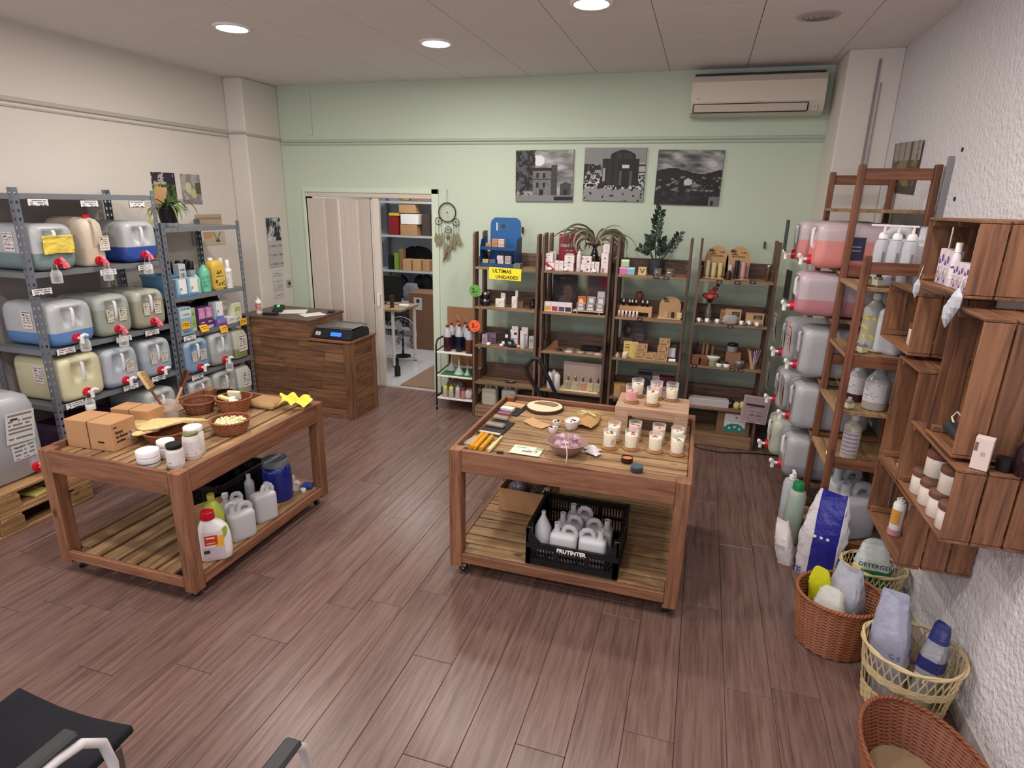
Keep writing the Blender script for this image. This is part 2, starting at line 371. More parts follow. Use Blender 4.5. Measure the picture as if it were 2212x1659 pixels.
for (a,b_,c,d) in ((-4.28,-3.92,2.6,3.02),): t.box(b_,b_+0.003,YB-0.003,YB,c,d); t.box(a+0.3,b_,YB-0.003,YB,c,c+0.003)
struct(t.build('trim_4',plain('crack','9fb09c',0.9)))
# --- door frame and folding door
t=MB(); t.box(DX1,DX1+0.075,YB-0.018,YB+0.12,0,DZ+0.05,0.004); t.box(DX0-0.03,DX1+0.075,YB-0.018,YB+0.0,DZ,DZ+0.05,0.004); t.box(DX0-0.03,DX0,YB-0.018,YB+0.12,0,DZ,0.004)
t.mi=1; t.box(DX0,DX1,YB-0.01,YB+0.05,DZ-0.045,DZ-0.002,0.004)
struct(t.build('door_frame',[plain('frame_paint','cfdac6',0.5),plain('track_cream','cfc3b6',0.5)]))
dt=thing('door_1','cream pvc folding door half closed across the storeroom opening','door',(DX0,YB+0.02,0)); del dt['category']; struct(dt)
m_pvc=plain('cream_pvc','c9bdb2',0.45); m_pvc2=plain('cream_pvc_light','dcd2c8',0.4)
xs=[0.0]; wds=[0.155,0.05,0.155,0.05,0.15,0.045,0.15,0.03]; x=0.012
sgn=1
for k,wv in enumerate(wds):
 wide=wv>0.1; cxx=x+wv/2
 R=Matrix.Rotation(math.radians((9 if wide else -16)*(1 if k % 4<2 else -1)),3,'Z')
 b=MB(); b.cbox((0,0,0),(wv,0.012,1.97),None,0.003)
 if wide:
  b.cbox((0,-0.008,0),(wv*0.5,0.006,1.965),None,0.002)
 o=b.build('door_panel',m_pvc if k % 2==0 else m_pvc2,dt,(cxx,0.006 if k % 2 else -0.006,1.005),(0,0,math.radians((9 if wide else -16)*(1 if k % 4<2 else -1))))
 x+=wv*0.985
b=MB(); b.box(x,x+0.075,-0.02,0.02,0.01,2.0,0.004); lp=b.build('lead_post',m_pvc2,dt)
b=MB(); b.lathe([(0.016,0),(0.016,0.012),(0.009,0.014),(0.009,0.03),(0.017,0.034),(0.012,0.046)],12,axis='y'); b.cbox((0,-0.002,-0.05),(0.03,0.006,0.14),None,0.002)
b.build('door_knob',M['white'],lp,(x+0.045,-0.05,1.02))
# --- storeroom beyond
SX0,SX1,SY1=-4.75,-1.55,8.55
w=MB(); w.box(SX0-0.1,SX0,YB+0.12,SY1,0,3.0); w.box(SX1,SX1+0.1,YB+0.12,SY1,0,3.0); struct(w.build('wall_storeroom_sides',m_grey))
struct(MB().box(SX0-0.1,SX1+0.1,SY1,SY1+0.1,0,3.0).build('wall_storeroom_back',m_grey))
struct(MB().box(SX0-0.1,SX1+0.1,YB+0.12,SY1,2.95,3.05).build('ceiling_storeroom',m_ceil))
struct(MB().box(SX0-0.1,SX1+0.1,YB+0.055,SY1,-0.06,0.004).build('floor_storeroom',plain('polished_grey_floor','b4b2b6',0.18,var=0.04,scale=3)))
struct(MB().box(DX0,DX1,YB-0.005,YB+0.055,-0.01,0.007,0.002).build('trim_threshold',plain('threshold_metal','d8d4d0',0.3,0.6)))
# --- ceiling lamps
for i,(x,y) in enumerate(DOWNL[:3]):
 lab=['glowing round ceiling light above the storage rack side','glowing round ceiling light nearest the green wall','glowing round ceiling light cut by the top of the picture'][i]
 t=thing('ceiling_light',lab,'ceiling light',(x,y,ZC),0,'round ceiling lights')
 MB().lathe([(0.098,-0.012),(0.118,-0.010),(0.122,0),(0.098,0),(0.098,-0.012)],40,cap0=False,cap1=False).build('trim_ring',M['white'],t,smooth=40)
 MB().lathe([(0.097,-0.009),(0.097,-0.002)],40).build('diffuser',plain('lit_diffuser','fff6e6',0.5,emit=14),t)
t=thing('ceiling_speaker','pale round unlit light set in the ceiling near the air conditioner','speaker',(0.505,4.31,ZC))  # a ceiling light that is switched off, its face modelled as rings
MB().lathe([(0.115,-0.006),(0.12,0),(0.1,0.0)],36,cap1=False).build('rim',plain('grille_white','b9b2b0',0.6),t)
b=MB()
for r in (0.03,0.055,0.08): b.lathe([(r,-0.009),(r+0.006,-0.008),(r+0.006,-0.006),(r,-0.006)],30,cap0=False,cap1=False)
b.build('grille',plain('grille_grey','a8a09f',0.6),t)
# --- air conditioner
t=thing('air_conditioner','white wall-mounted air conditioner above the shelves on the green wall','air conditioner',(0.285,YB,2.69))
pr=[(0,0.02),(-0.10,0.0),(-0.185,0.03),(-0.215,0.09),(-0.21,0.25),(-0.17,0.3),(0,0.315)]
def xprism(mb,prof,x0,x1):
 n=len(prof); vs=[(x0,y,z) for y,z in prof]+[(x1,y,z) for y,z in prof]
 mb.add(vs,[tuple(range(n))[::-1],tuple(range(n,2*n))]+[(i,(i+1) % n,(i+1) % n+n,i+n) for i in range(n)])
b=MB(); xprism(b,pr,-0.495,0.495); acm=plain('air_con_shell','cfc4b6',0.2,coat=0.3); b.build('body',acm,t,smooth=35)
b=MB(); xprism(b,[(-0.213,0.098),(-0.222,0.1),(-0.216,0.25),(-0.208,0.25)],-0.492,0.492); b.build('front_cover',plain('air_con_cover','d8cdbf',0.12,coat=0.5),t,smooth=35)
b=MB(); b.box(-0.46,0.38,-0.19,-0.183,0.028,0.032); b.M=None
xprism(b,[(-0.196,0.03),(-0.2,0.031),(-0.22,0.084),(-0.214,0.086)],-0.465,0.375); b.build('louvre',plain('air_con_louvre','cabfb2',0.3),t)
b=MB(); xprism(b,[(-0.195,0.024),(-0.201,0.026),(-0.203,0.031),(-0.197,0.029)],-0.47,0.38); xprism(b,[(-0.214,0.086),(-0.2225,0.087),(-0.2225,0.091),(-0.214,0.09)],-0.47,0.38)
xprism(b,[(-0.197,0.03),(-0.203,0.03),(-0.223,0.088),(-0.216,0.088)],-0.475,-0.469); xprism(b,[(-0.197,0.03),(-0.203,0.03),(-0.223,0.088),(-0.216,0.088)],0.376,0.384); b.build('slot',M['black'],t)
b=MB()
for z0 in (0.302,0.309,0.316): b.box(-0.48,0.48,-0.17,-0.03,z0,z0+0.003)
b.build('intake_grille',plain('intake_dark','57505a',0.6),t)
panel('energy_sticker',0.03,0.04,6,8,lines_print('d8d2cc','505050',4),t,(0.43,-0.2235,0.035),(math.radians(-14),0,0))
text('aire',0.018,plain('grey_ink','6a625c',0.6),t,(-0.45,-0.221,0.125),(PI/2,0,0),'lettering','LEFT')
t.children[-1].hide_render=False
# --- three photo prints on the green wall
def house(u,v):
 if v<0.13: return (0.62,)*3 if not (u>0.68 and v>0.02 and v<0.1) else (0.06,)*3
 # small house on the far side
 if 0.78<u<0.97 and v<0.34 + (0.05-abs(u-0.875)*0.5): return (0.12,)*3 if (0.84<u<0.91 and v<0.25) else (0.38,)*3
 if 0.3<u<0.73 and v<(0.66 if u<0.62 else 0.71):
  if v>0.6 and u<0.64: return (0.12,)*3
  for wx in (0.385,0.5):
   for wz in (0.51,0.33):
    if abs(u-wx)<0.022 and abs(v-wz)<0.05: return (0.1,)*3
  if abs(u-0.45)<0.035 and v<0.24: return (0.08,)*3
  if abs(v-0.44)<0.012: return (0.35,)*3
  return ((0.62 if u<0.63 else 0.42)-0.1*noise1(int(u*40),int(v*40)),)*3
 if u<0.3+0.06*fbm(v*8,1) and v<1:
  n=fbm(u*22,v*16,3); return ((0.1 if n<0.55 else 0.45) if v>0.2 else 0.2+0.5*(n>0.5),)*3
 if (u-0.4)**2+(v-0.8)**2<0.011: return (0.93,)*3
 n=fbm(u*4,v*9,5); return (0.42+0.5*n,)*3
def market(u,v):
 roof=0.96-((u-0.63)/0.33)**2*0.22
 if 0.3<u<0.9 and v<(roof if abs(u-0.63)<0.2 else 0.8) and v>0.3:
  if 0.63<u<0.74 and 0.63<v<0.69: return (0.85,)*3
  if v>0.8 and abs(v-roof)>0.05 and 0.55<u<0.78 and abs(u-0.63)>0.02: return (0.3,)*3
  if 0.31<u<0.35 and 0.38<v<0.63: return (0.72,)*3
  if u<0.56: return ((0.24 if int(u*26) % 3 else 0.1),)*3
  if abs(u-0.6)<0.02 and v<0.57 or abs(u-0.77)<0.02 and v<0.57: return (0.45,)*3
  return (0.1,)*3
 if v<0.5:
  n=fbm(u*24,v*20,11)
  if v>0.24: return ((0.08 if n<0.5 else 0.85) if n<0.62 else 0.4,)*3
  return ((0.08 if (n<0.36) else 0.66),)*3
 if u>0.9 and v<0.72: return (0.75 if int(v*30) % 4 else 0.3,)*3
 if v<0.7 and u<0.28: return (0.18 if fbm(u*14,v*14)<0.6 else 0.7,)*3
 return (0.6+0.06*v,)*3
def town(u,v):
 ridge=0.6+0.05*math.sin(u*7)+0.04*fbm(u*9,2)
 if v>ridge: n=fbm(u*4+v*2,v*9,8); return (max(0.15,min(0.8,0.2+0.75*n)),)*3
 if v>0.52: return (0.08+0.04*fbm(u*10,v*10),)*3
 if u>0.7 and v<0.16: return (0.55 if u>0.84 and not (0.87<u<0.92 and v<0.09) else 0.06,)*3
 n=fbm(u*15,v*22,9)
 if (u-0.5)**2+(v-0.42)**2<0.004: return (0.82,)*3
 return (0.06 if n<0.5 else (0.2 if n<0.6 else (0.6 if v>0.25 else 0.3)),)*3
for i,(fn,xc,z0,lab,rz) in enumerate([(house,-1.46,2.003,'black and white photo print of an old three-storey house under clouds',-0.012),(market,-0.82,2.02,'black and white photo print of a market hall with a crowd',0.003),(town,-0.178,2.0,'black and white photo print of a hillside town under heavy clouds',0.01)]):
 t=thing('photo_print',lab,'picture',(xc,YB-0.004,z0),0,'photo prints on the green wall',rot=(0,rz,0))
 MB().box(-0.273,0.273,-0.014,0.002,0,0.452).build('backing_board',plain('foam_board','6a6a6a',0.7),t)
 panel('photograph',0.545,0.45,96,80,(lambda u,v,fn=fn: tuple(c**1.5 for c in fn(u,v))),t,(0,-0.0155,0.001))
# small wall screws
for (px,py) in ((1130,497),(1651,529)):
 p=at(px,py,y=YB); tag(MB().box(-0.006,0.006,-0.03,0,-0.03,0.03,0.003).build('wall_hook',plain('hook_dark','3a3430',0.5),None,(p.x,YB-0.001,p.z)),'small dark hook in the green wall above the %s shelf unit' % ('first' if px<1200 else 'fourth'),'hook','hooks in the green wall')
for nm,(px,py) in dict(a=(2080,323),b=(2063,430)).items():
 p=at(px,py,x=XR); tag(MB().lathe([(0.011,0),(0.011,0.004)],12,axis='x').build('screw_hole',M['black'],None,(XR-0.0045,p.y,p.z)),'small black hole in the stucco wall, %s of two' % ('upper' if nm=='a' else 'lower'),'hole','holes in the stucco wall')
def woods(pref,l,m_,d,**k): return {a: wood(pref+'_'+a,l,m_,d,a,**k) for a in 'xyz'}
WT=woods('table_pine','93654a','7c523b','4e3122',vary=0.13)
WD=woods('deck_pine','a5855f','8a6b4a','553b28',vary=0.16)
WS=woods('aged_shelf_wood','745848','5a4236','38281f',vary=0.14)
WSH=woods('shelf_board_wood','94755a','7c614a','553f30',vary=0.12)
WI=woods('amber_pine','86543a','6f432e','48291b',vary=0.1)
WC=woods('crate_wood','8c6042','714a33','442a1c',vary=0.17)
WK=woods('counter_board','8a6344','6e4c35','442c1f',vary=0.22)
def caster(parent,x,y,h=0.055):
 b=MB(); b.lathe([(0.004,-0.013),(0.022,-0.013),(0.022,0.013),(0.004,0.013)],16,(0,0,0),'x'); o=b.build('caster',M['black'],parent,(x,y,0.0225),(0,0,random.uniform(0,3)),smooth=40)
 b=MB(); b.box(-0.018,0.018,-0.02,0.012,0.012,h-0.0225,0.002); b.lathe([(0.008,-0.016),(0.008,0.016)],10,(0,0,0),'x'); b.build('fork',M['chrome'],o)
def rolling_table(name,label,x0,x1,y0,y1,top,slat_axis,ztop_slats,zlow,legw=0.07):
 t=thing(name,label,'table',((x0+x1)/2,(y0+y1)/2,0)); W,D=x1-x0,y1-y0; hx,hy=W/2,D/2; z0=0.058; lw=legw
 for sx in (-1,1):
  for sy in (-1,1):
   b=MB(); b.box(*sorted((sx*hx,sx*(hx-lw))),*sorted((sy*hy,sy*(hy-lw))),z0,top-0.002,0.004); b.build('leg',WT['z'],t); caster(t,sx*(hx-0.06),sy*(hy-0.06))
 ah=0.125
 for sy in (-1,1):
  MB().box(-hx+lw+0.001,hx-lw-0.001,*sorted((sy*hy,sy*(hy-0.022))),top-ah,top,0.003).build('apron',WT['x'],t)
  MB().box(-hx+lw+0.001,hx-lw-0.001,*sorted((sy*hy,sy*(hy-0.022))),zlow-0.055,zlow+0.0,0.003).build('lower_rail',WT['x'],t)
 for sx in (-1,1):
  MB().box(*sorted((sx*hx,sx*(hx-0.022))),-hy+lw+0.001,hy-lw-0.001,top-ah,top,0.003).build('apron',WT['y'],t)
  MB().box(*sorted((sx*hx,sx*(hx-0.022))),-hy+lw+0.001,hy-lw-0.001,zlow-0.055,zlow+0.0,0.003).build('lower_rail',WT['y'],t)
 # slats
 for (zt,inner) in ((ztop_slats,0.024),(zlow,0.024)):
  th=0.018
  if slat_axis=='x':
   n=round((D-2*inner)/0.098); p=(D-2*inner)/n
   for i in range(n):
    yc=-hy+inner+(i+0.5)*p; e=inner if (inner+(i+0.5)*p>lw+p*0.4 and inner+(i+0.5)*p<D-lw-p*0.4) else lw+0.002
    MB().box(-hx+e,hx-e,yc-p/2+0.006,yc+p/2-0.006,zt-th,zt,0.002).build('slat',WD['x'],t)
  else:
   n=round((W-2*inner)/0.122); p=(W-2*inner)/n
   for i in range(n):
    xc=-hx+inner+(i+0.5)*p; e=inner if (inner+(i+0.5)*p>lw+p*0.4 and inner+(i+0.5)*p<W-lw-p*0.4) else lw+0.002
    MB().box(xc-p/2+0.0105,xc+p/2-0.0105,-hy+e,hy-e,zt-th,zt,0.002).build('slat',WD['y'],t)
  b=MB()
  for q in (-0.8,0.0,0.8):
   if slat_axis=='x': b.box(q*(hx-0.06)-0.02,q*(hx-0.06)+0.02,-hy+0.024,hy-0.024,zt-th-0.03,zt-th-0.0005)
   else: b.box(-hx+0.024,hx-0.024,q*(hy-0.06)-0.02,q*(hy-0.06)+0.02,zt-th-0.03,zt-th-0.0005)
  b.build('bearer',WT['y' if slat_axis=='x' else 'x'],t)
 return t
T1T,T1L=0.695,0.135
T2T,T2L=0.725,0.142
rolling_table('rolling_table','pine rolling display table with lengthwise slats beside the storage rack',-3.175,-2.265,2.03,3.20,0.727,'y',T1T,T1L)
rolling_table('rolling_table','pine rolling display table with crosswise slats holding candles',-1.155,0.072,2.69,3.70,0.758,'x',T2T,T2L)
# ---- grey slotted-angle racks along the left wall
def slotted_post(parent,x,y,h,dx,dy):
 """L-shaped post whose two flanges are pierced by slots"""
 b=MB(); w,step=0.036,0.05; n=int(h/step)
 def flange(ax,s):
  zs=[];
  for k in range(n): zs+=[k*step,k*step+0.014,k*step+0.032]
  zs.append(h); cs=[0,0.3*w,0.7*w,w]; vs=[]; fs=[]
  for z in zs:
   for c in cs: vs.append((s*c,0,z) if ax==0 else (0,s*c,z))
  for i in range(len(zs)-1):
   for j in range(3):
    if j==1 and i % 3==1: continue
    fs.append((i*4+j,i*4+j+1,i*4+j+5,i*4+j+4))
  b.add(vs,fs)
 flange(0,dx); flange(1,dy)
 o=b.build('post',M['steel'],parent,(x,y,0.01)); md=o.modifiers.new('s','SOLIDIFY'); md.thickness=0.002; md.offset=0
 MB().box(*sorted((0,dx*w)),*sorted((0,dy*w)),-0.01,0.012).build('foot_cap',M['white'],o)
def steel_rack(label,x0,x1,y0,y1,h,shelves):
 t=thing('steel_rack',label,'rack',(x1,y0,0)); D,Wd=x1-x0,y1-y0
 for (px,sx) in ((0.0,-1),(-D,1)):
  for (py,sy) in ((0.0,1),(Wd,-1)): slotted_post(t,px,py,h,sx,sy)
 for z in shelves:
  b=MB(); b.box(-D+0.003,-0.003,0.003,Wd-0.003,z-0.004,z); b.box(-0.005,-0.003,0.003,Wd-0.003,z-0.034,z-0.004); b.box(-D+0.003,-D+0.005,0.003,Wd-0.003,z-0.034,z-0.004)
  b.box(-D+0.005,-0.005,0.003,0.005,z-0.034,z-0.004); b.box(-D+0.005,-0.005,Wd-0.005,Wd-0.003,z-0.034,z-0.004); b.box(-0.012,-0.005,0.005,Wd-0.005,z-0.034,z-0.032)
  b.build('shelf',M['steel_shelf'],t)
 return t
R1S=[1.985,1.505,1.003,0.618,0.21]; R2S=[1.745,1.195,0.885,0.54,0.19]
rk1=steel_rack('tall grey slotted-steel rack of three tap containers per shelf by the wall',-4.47,-4.0,2.735,3.755,2.01,R1S)
rk2=steel_rack('lower grey slotted-steel rack with potted plant on top beside the counter',-4.47,-4.0,3.775,4.62,1.775,R2S)
# side panel of the rack and grey board behind
tag(MB().box(-4.508,-4.502,1.9,3.6,0.32,1.97,0.002).build('backing_board',plain('grey_board','9a928f',0.8),None),'grey-brown board leaning flat behind the tall steel rack','board')
# ---- four wooden shelf units on the green wall
SH=[1.43,1.07,0.71,0.35]; YS0,YS1=5.15,5.49
UX=[(-1.955,-1.345),(-1.315,-0.715),(-0.672,-0.072),(-0.012,0.59)]
for i,(a,b_) in enumerate(UX):
 lab=['aged wooden shelf unit with the blue soap display, nearest the trolley','aged wooden shelf unit with the red poster and white cosmetics boxes','aged wooden shelf unit with the dark glossy plant on top','aged wooden shelf unit with two round-topped cardboard stands, nearest the jugs'][i]
 t=thing('shelf_unit',lab,'shelf',((a+b_)/2,YS0,0),0,'aged wooden shelf units on the green wall'); hw=(b_-a)/2
 for sx in (-1,1):
  for k,(y0,y1,hh) in enumerate(((0.0,0.1,1.735),(YS1-YS0-0.09,YS1-YS0,1.735))):
   pr=[(y0,0.0),(y1,0.0),(y1,hh),(y0+0.02,hh),(y0,hh-0.02)]
   b=MB(); xs_=sorted((sx*hw,sx*(hw-0.02))); xprism(b,pr,*xs_); b.build('post',WS['z'],t)
 for z in SH:
  MB().box(-hw+0.021,hw-0.021,0.0,YS1-YS0-0.022,z-0.02,z,0.002).build('shelf_board',WSH['x'],t)
  MB().box(-hw+0.021,hw-0.021,YS1-YS0-0.02,YS1-YS0-0.002,z-0.02,z+0.115,0.002).build('back_board',WS['x'],t)
  for sx in (-1,1): MB().box(*sorted((sx*(hw-0.021),sx*(hw-0.036))),0.10,YS1-YS0-0.024,z+0.002,z+0.085,0.002).build('side_board',WS['y'],t)
 MB().box(-hw+0.021,hw-0.021,0.0,0.17,0.085,0.105,0.002).build('shelf_board',WSH['x'],t)
 MB().box(-hw+0.021,hw-0.021,0.173,YS1-YS0-0.022,0.085,0.105,0.002).build('shelf_board',WSH['x'],t)
 MB().box(-hw+0.021,hw-0.021,0.002,0.022,0.004,0.084,0.002).build('kick_board',WSH['x'],t)
 MB().box(-hw+0.021,hw-0.021,YS1-YS0-0.02,YS1-YS0-0.002,0.085,0.2,0.002).build('back_board',WS['x'],t)
# ---- counter clad in boards
t=thing('shop_counter','counter clad in reclaimed boards with a low end for the scale','counter',(-2.95,4.65,0))
def clad(parent,xa,xb,za,zb,y,rows):
 rh=(zb-za)/rows
 for r in range(rows):
  x=xa; first_=True
  while x<xb-0.001:
   ln=random.choice([0.38,0.5,0.62])*(0.5+0.5*noise1(r,x)) if first_ else random.choice([0.42,0.55]); first_=False
   xe=min(xb,x+max(ln,0.16));
   if xb-xe<0.14: xe=xb
   d=random.uniform(0,0.004)
   MB().box(x+0.001,xe-0.001,y-d,y+0.014,za+r*rh+0.001,za+(r+1)*rh-0.001,0.0015).build('plank',WK['x'],parent); x=xe
b=MB(); b.box(-1.18,-0.42,0.016,0.55,0.0,0.895); b.box(-0.42,-0.03,0.016,0.43,0.0,0.73); b.build('carcass',plain('carcass_brown','3b2a20',0.9),t)
clad(t,-1.18,-0.07,0.0,0.72,0.0,8); clad(t,-1.18,-0.425,0.722,0.895,0.0,2)
MB().box(-0.068,0.0,-0.006,0.014,0.0,0.73,0.002).build('corner_board',WK['z'],t); MB().box(-0.018,0.004,0.0155,0.07,0.0,0.73,0.002).build('corner_board',WK['z'],t)
MB().box(-0.018,0.004,0.40,0.45,0.0,0.73,0.002).build('corner_board',WK['z'],t)
for r in range(5): MB().box(-0.028,-0.012,0.072,0.398,r*0.146+0.001,(r+1)*0.146-0.001,0.002).build('plank',WK['y'],t)
MB().box(-0.432,0.008,-0.012,0.465,0.731,0.753,0.003).build('low_top',WK['x'],t)
MB().box(-1.19,-0.412,-0.015,0.57,0.897,0.921,0.003).build('high_top',plain('counter_top_brown','5a453a',0.35,var=0.15),t)
MB().box(-0.424,-0.414,-0.004,0.55,0.754,0.896,0.001).build('riser_board',WK['y'],t)
# ---- pine ladder-frame racks on the stucco wall
def ladder_shelf():
 t=thing('pine_rack','amber pine frame rack with tap containers and refill bottles along the stucco wall','rack',(0.785,3.45,0))
 fr=[(0.0,1.775),(0.475,2.235),(1.32,2.235)]
 for (y,h) in fr:
  for x in (0.0,0.365): MB().box(x,x+0.034,y,y+0.044,0.0,h,0.004).build('post',WI['z'],t)
  zz=[0.12,0.62,1.2,h-0.09] if h<2 else [0.12,0.58,1.1,1.62,h-0.08]
  for z in zz: MB().box(0.0345,0.3645,y+0.01,y+0.034,z,z+0.06,0.003).build('rung',WI['x'],t)
 gz=plain('shelf_front_grey','9a938c',0.6)
 for z in (1.615,1.262,0.945,0.632,0.15):
  MB().box(-0.002,0.38,0.0455,0.4735,z-0.02,z,0.002).build('shelf_board',WD['y'],t)
 for z in (2.0,1.65,1.36,0.975,0.63,0.28):
  MB().box(-0.002,0.40,0.5205,1.3185,z-0.02,z,0.002).build('shelf_board',WD['y'],t)
 return t
ladder_shelf()
# ---- fruit crates screwed to the stucco wall
def crate(label,y0,y1,z0,z1,xo=0.912,tall=False):
 t=thing('wooden_crate',label,'crate',(xo,y0,z0),0,'fruit crates mounted on the stucco wall'); D,Wd,Hh=XR-xo-0.002,y1-y0,z1-z0; n=3; p=D/n; th=0.011
 for yy in (0.0,Wd-th):
  for k in range(n): MB().box(k*p+0.002,(k+1)*p-0.006,yy,yy+th,0.013,Hh-0.013,0.0015).build('slat',WC['z'],t)
 for zz in (0.0,Hh-th):
  for k in range(n): MB().box(k*p+0.002,(k+1)*p-0.006,0.0,Wd,zz,zz+th,0.0015).build('slat',WC['y'],t)
 nb=3 if Hh<0.35 else 4
 for k in range(nb):
  q=(Hh-0.026)/nb; MB().box(D-0.008,D,th+0.001,Wd-th-0.001,0.013+k*q+0.003,0.013+(k+1)*q-0.003,0.0015).build('slat',WC['y'],t)
 for yy in (th+0.001,Wd-th-0.026):
  for zz in (th+0.002,Hh-th-0.026): MB().box(0.012,D-0.01,yy,yy+0.025,zz,zz+0.024,0.002).build('corner_block',WC['x'],t)
 # visible nail-side battens
 return t
CR_A=crate('uppermost wooden crate on the stucco wall holding purple and white boxes',2.535,3.065,1.70,1.972)
CR_B=crate('wooden crate just under the uppermost one with a short jar inside',2.985,3.44,1.385,1.655)
CR_C=crate('upright wooden crate with the scratched end boards, below the uppermost crate',2.325,2.60,1.17,1.665)
CR_G=crate('upright wooden crate with a white light strip, beside the pine rack',2.79,3.075,0.87,1.365)
CR_F=crate('wooden crate full of bark-lidded jars, over the cane baskets',2.255,2.775,0.875,1.155)
CR_E=crate('lowest wooden crate with the orange-labelled pump bottle',2.605,3.125,0.555,0.85,0.925)
# ---- black utility trolley
t=thing('utility_trolley','three-tier black and white utility trolley with refill bottles','trolley',(-2.36,5.22,0)); tw,td=0.385,0.34; tz=[0.59,0.355,0.125]
for (x,y) in ((0,0),(tw,0),(0,td),(tw,td)):
 b=MB()
 b.tube([(x,y,0.05),(x,y,0.66)] if y else [(x,y,0.05),(x,y,0.655)],0.009); b.build('leg',M['black'],t,smooth=60)
 b=MB(); b.lathe([(0.004,-0.01),(0.024,-0.01),(0.024,0.01),(0.004,0.01)],14,(0,0,0),'x'); b.build('caster',M['black'],t,(x,y,0.0245),(0,0,0.4),smooth=40)
for x in (0,tw):
 b=MB(); b.tube([(x,0,0.655),(x,0.02,0.69),(x,0.05,0.705),(x,td-0.05,0.705),(x,td-0.02,0.69),(x,td,0.655)],0.009); b.build('handle',M['black'],t,smooth=60)
for z in tz:
 b=MB(); b.box(0.01,tw-0.01,0.0,td,z-0.006,z,0.001); b.mi=1; b.box(0.008,tw-0.008,-0.006,0.001,z-0.012,z+0.006,0.002); b.box(0.008,tw-0.008,td-0.001,td+0.006,z-0.012,z+0.02,0.002)
 b.mi=2; b.tube([(0,0.0,z+0.005),(0,td,z+0.03)],0.006); b.tube([(tw,0.0,z+0.005),(tw,td,z+0.03)],0.006)
 b.build('tray',[plain('tray_wood_white','cdbfb0',0.6),M['white'],M['black']],t)
# ---- pallets under the big tank
t=thing('wooden_pallet','rough wooden pallet on the floor under the big red-capped tank','pallet',(-4.42,1.7,0),0,'stacked pallets')
WP=woods('pallet_wood','b08a5e','94704a','5c4230',vary=0.2)
def pallet(t,X=0.62,Y=1.02):
 for k in range(3): MB().box(0.0+k*(X-0.1)/2,0.1+k*(X-0.1)/2,0,Y,0,0.02,0.002).build('board',WP['y'],t)
 for j in range(3):
  for k in range(3): MB().box(k*(X-0.1)/2,0.1+k*(X-0.1)/2,j*(Y-0.14)/2,0.14+j*(Y-0.14)/2,0.021,0.1,0.003).build('block',WP['y'],t)
 for j in range(3): MB().box(0,X,j*(Y-0.12)/2,0.12+j*(Y-0.12)/2,0.101,0.119,0.002).build('board',WP['x'],t)
 for k in range(5): MB().box(k*(X-0.1)/4,0.1+k*(X-0.1)/4,0,Y,0.12,0.14,0.003).build('board',WP['y'],t)
pallet(t)
dup(t,(-4.42,1.7,0.1405),label='upper wooden pallet directly carrying the big red-capped tank')
def sel(a,b,n,seg,cx=0,cy=0):
 """super-ellipse outline"""
 o=[]
 for i in range(seg):
  t=2*PI*i/seg; c,s=math.cos(t),math.sin(t)
  o.append((cx+a*math.copysign(abs(c)**(2/n),c),cy+b*math.copysign(abs(s)**(2/n),s)))
 return o
def jerry_mesh(Wd,Ht,Ln,square=5.0,dent=0.03):
 b=MB(); seg=48; rs=[]; hx=Ln/2; r=0.055
 def ring(x,s,off=0):
  pts=[]
  for (y,z) in sel(Wd/2*s,Ht/2*s,square if s>0.5 else 3,seg):
   z2=z+Ht/2; xx=x
   if x>0 and dent:
    lobe=math.exp(-((abs(y)-0.042)/0.026)**4)*math.exp(-((z2-Ht*0.66)/(Ht*0.19))**4)
    xx -= dent*lobe
    xx+=0.006*math.exp(-((z2-Ht*0.9)/(Ht*0.03))**2)*math.exp(-(y/0.05)**4)
   pts.append((xx,y,z2))
  return pts
 for s in (0.02,0.1,0.2,0.3,0.4,0.5,0.6,0.68,0.76): rs.append(ring(hx,s))
 for k in range(1,7):
  a=k/6*PI/2; rs.append(ring(hx-r*(1-math.cos(a)),0.76+0.24*math.sin(a)))
 nx=5
 for k in range(1,nx): rs.append([(hx-r-(Ln-2*r)*k/nx,y*(1-0.012*(k % 2)),z) for (_,y,z) in ring(0,1)])
 for k in range(0,5):
  a=k/4*PI/2; rs.append([(-hx+r-r*math.sin(a),y,z) for (_,y,z) in ring(0,1-0.3*(1-math.cos(a)))])
 b.rings(rs); return b
def tap_parts(root,x,z,style='white',y=0.0):
 b=MB(); b.lathe([(0.03,-0.004),(0.031,0.016),(0.027,0.024),(0.012,0.026)],20,(x,y,z),'x'); col=b.build('tap_collar',M['red'],root,smooth=35)
 b=MB(); m_=M['white'] if style=='white' else M['redclear']
 b.tube([(x+0.022,y,z),(x+0.062,y,z)],0.0095,10); b.tube([(x+0.055,y,z+0.012),(x+0.055,y,z-0.034)],[0.0135,0.0125],12)
 if style=='white': b.tube([(x+0.055,y-0.004,z+0.012),(x+0.07,y+0.012,z+0.024),(x+0.075,y+0.03,z+0.016)],[0.011,0.012,0.009],8)
 else: b.tube([(x+0.03,y,z+0.03),(x+0.06,y+0.006,z-0.005),(x+0.075,y+0.01,z-0.03)],[0.012,0.014,0.012],10)
 b.build('spigot',m_,root,smooth=40)
def note(parent,w,h,loc,rot,seed=0,bg='d9d3c4',name='note',rows=7):
 return panel(name,w,h,12,16,lines_print(bg,'4a453e',rows,seed=seed,blocks=((0.2,0.72,0.42,0.84,'2c2620'),)),parent,loc,rot)
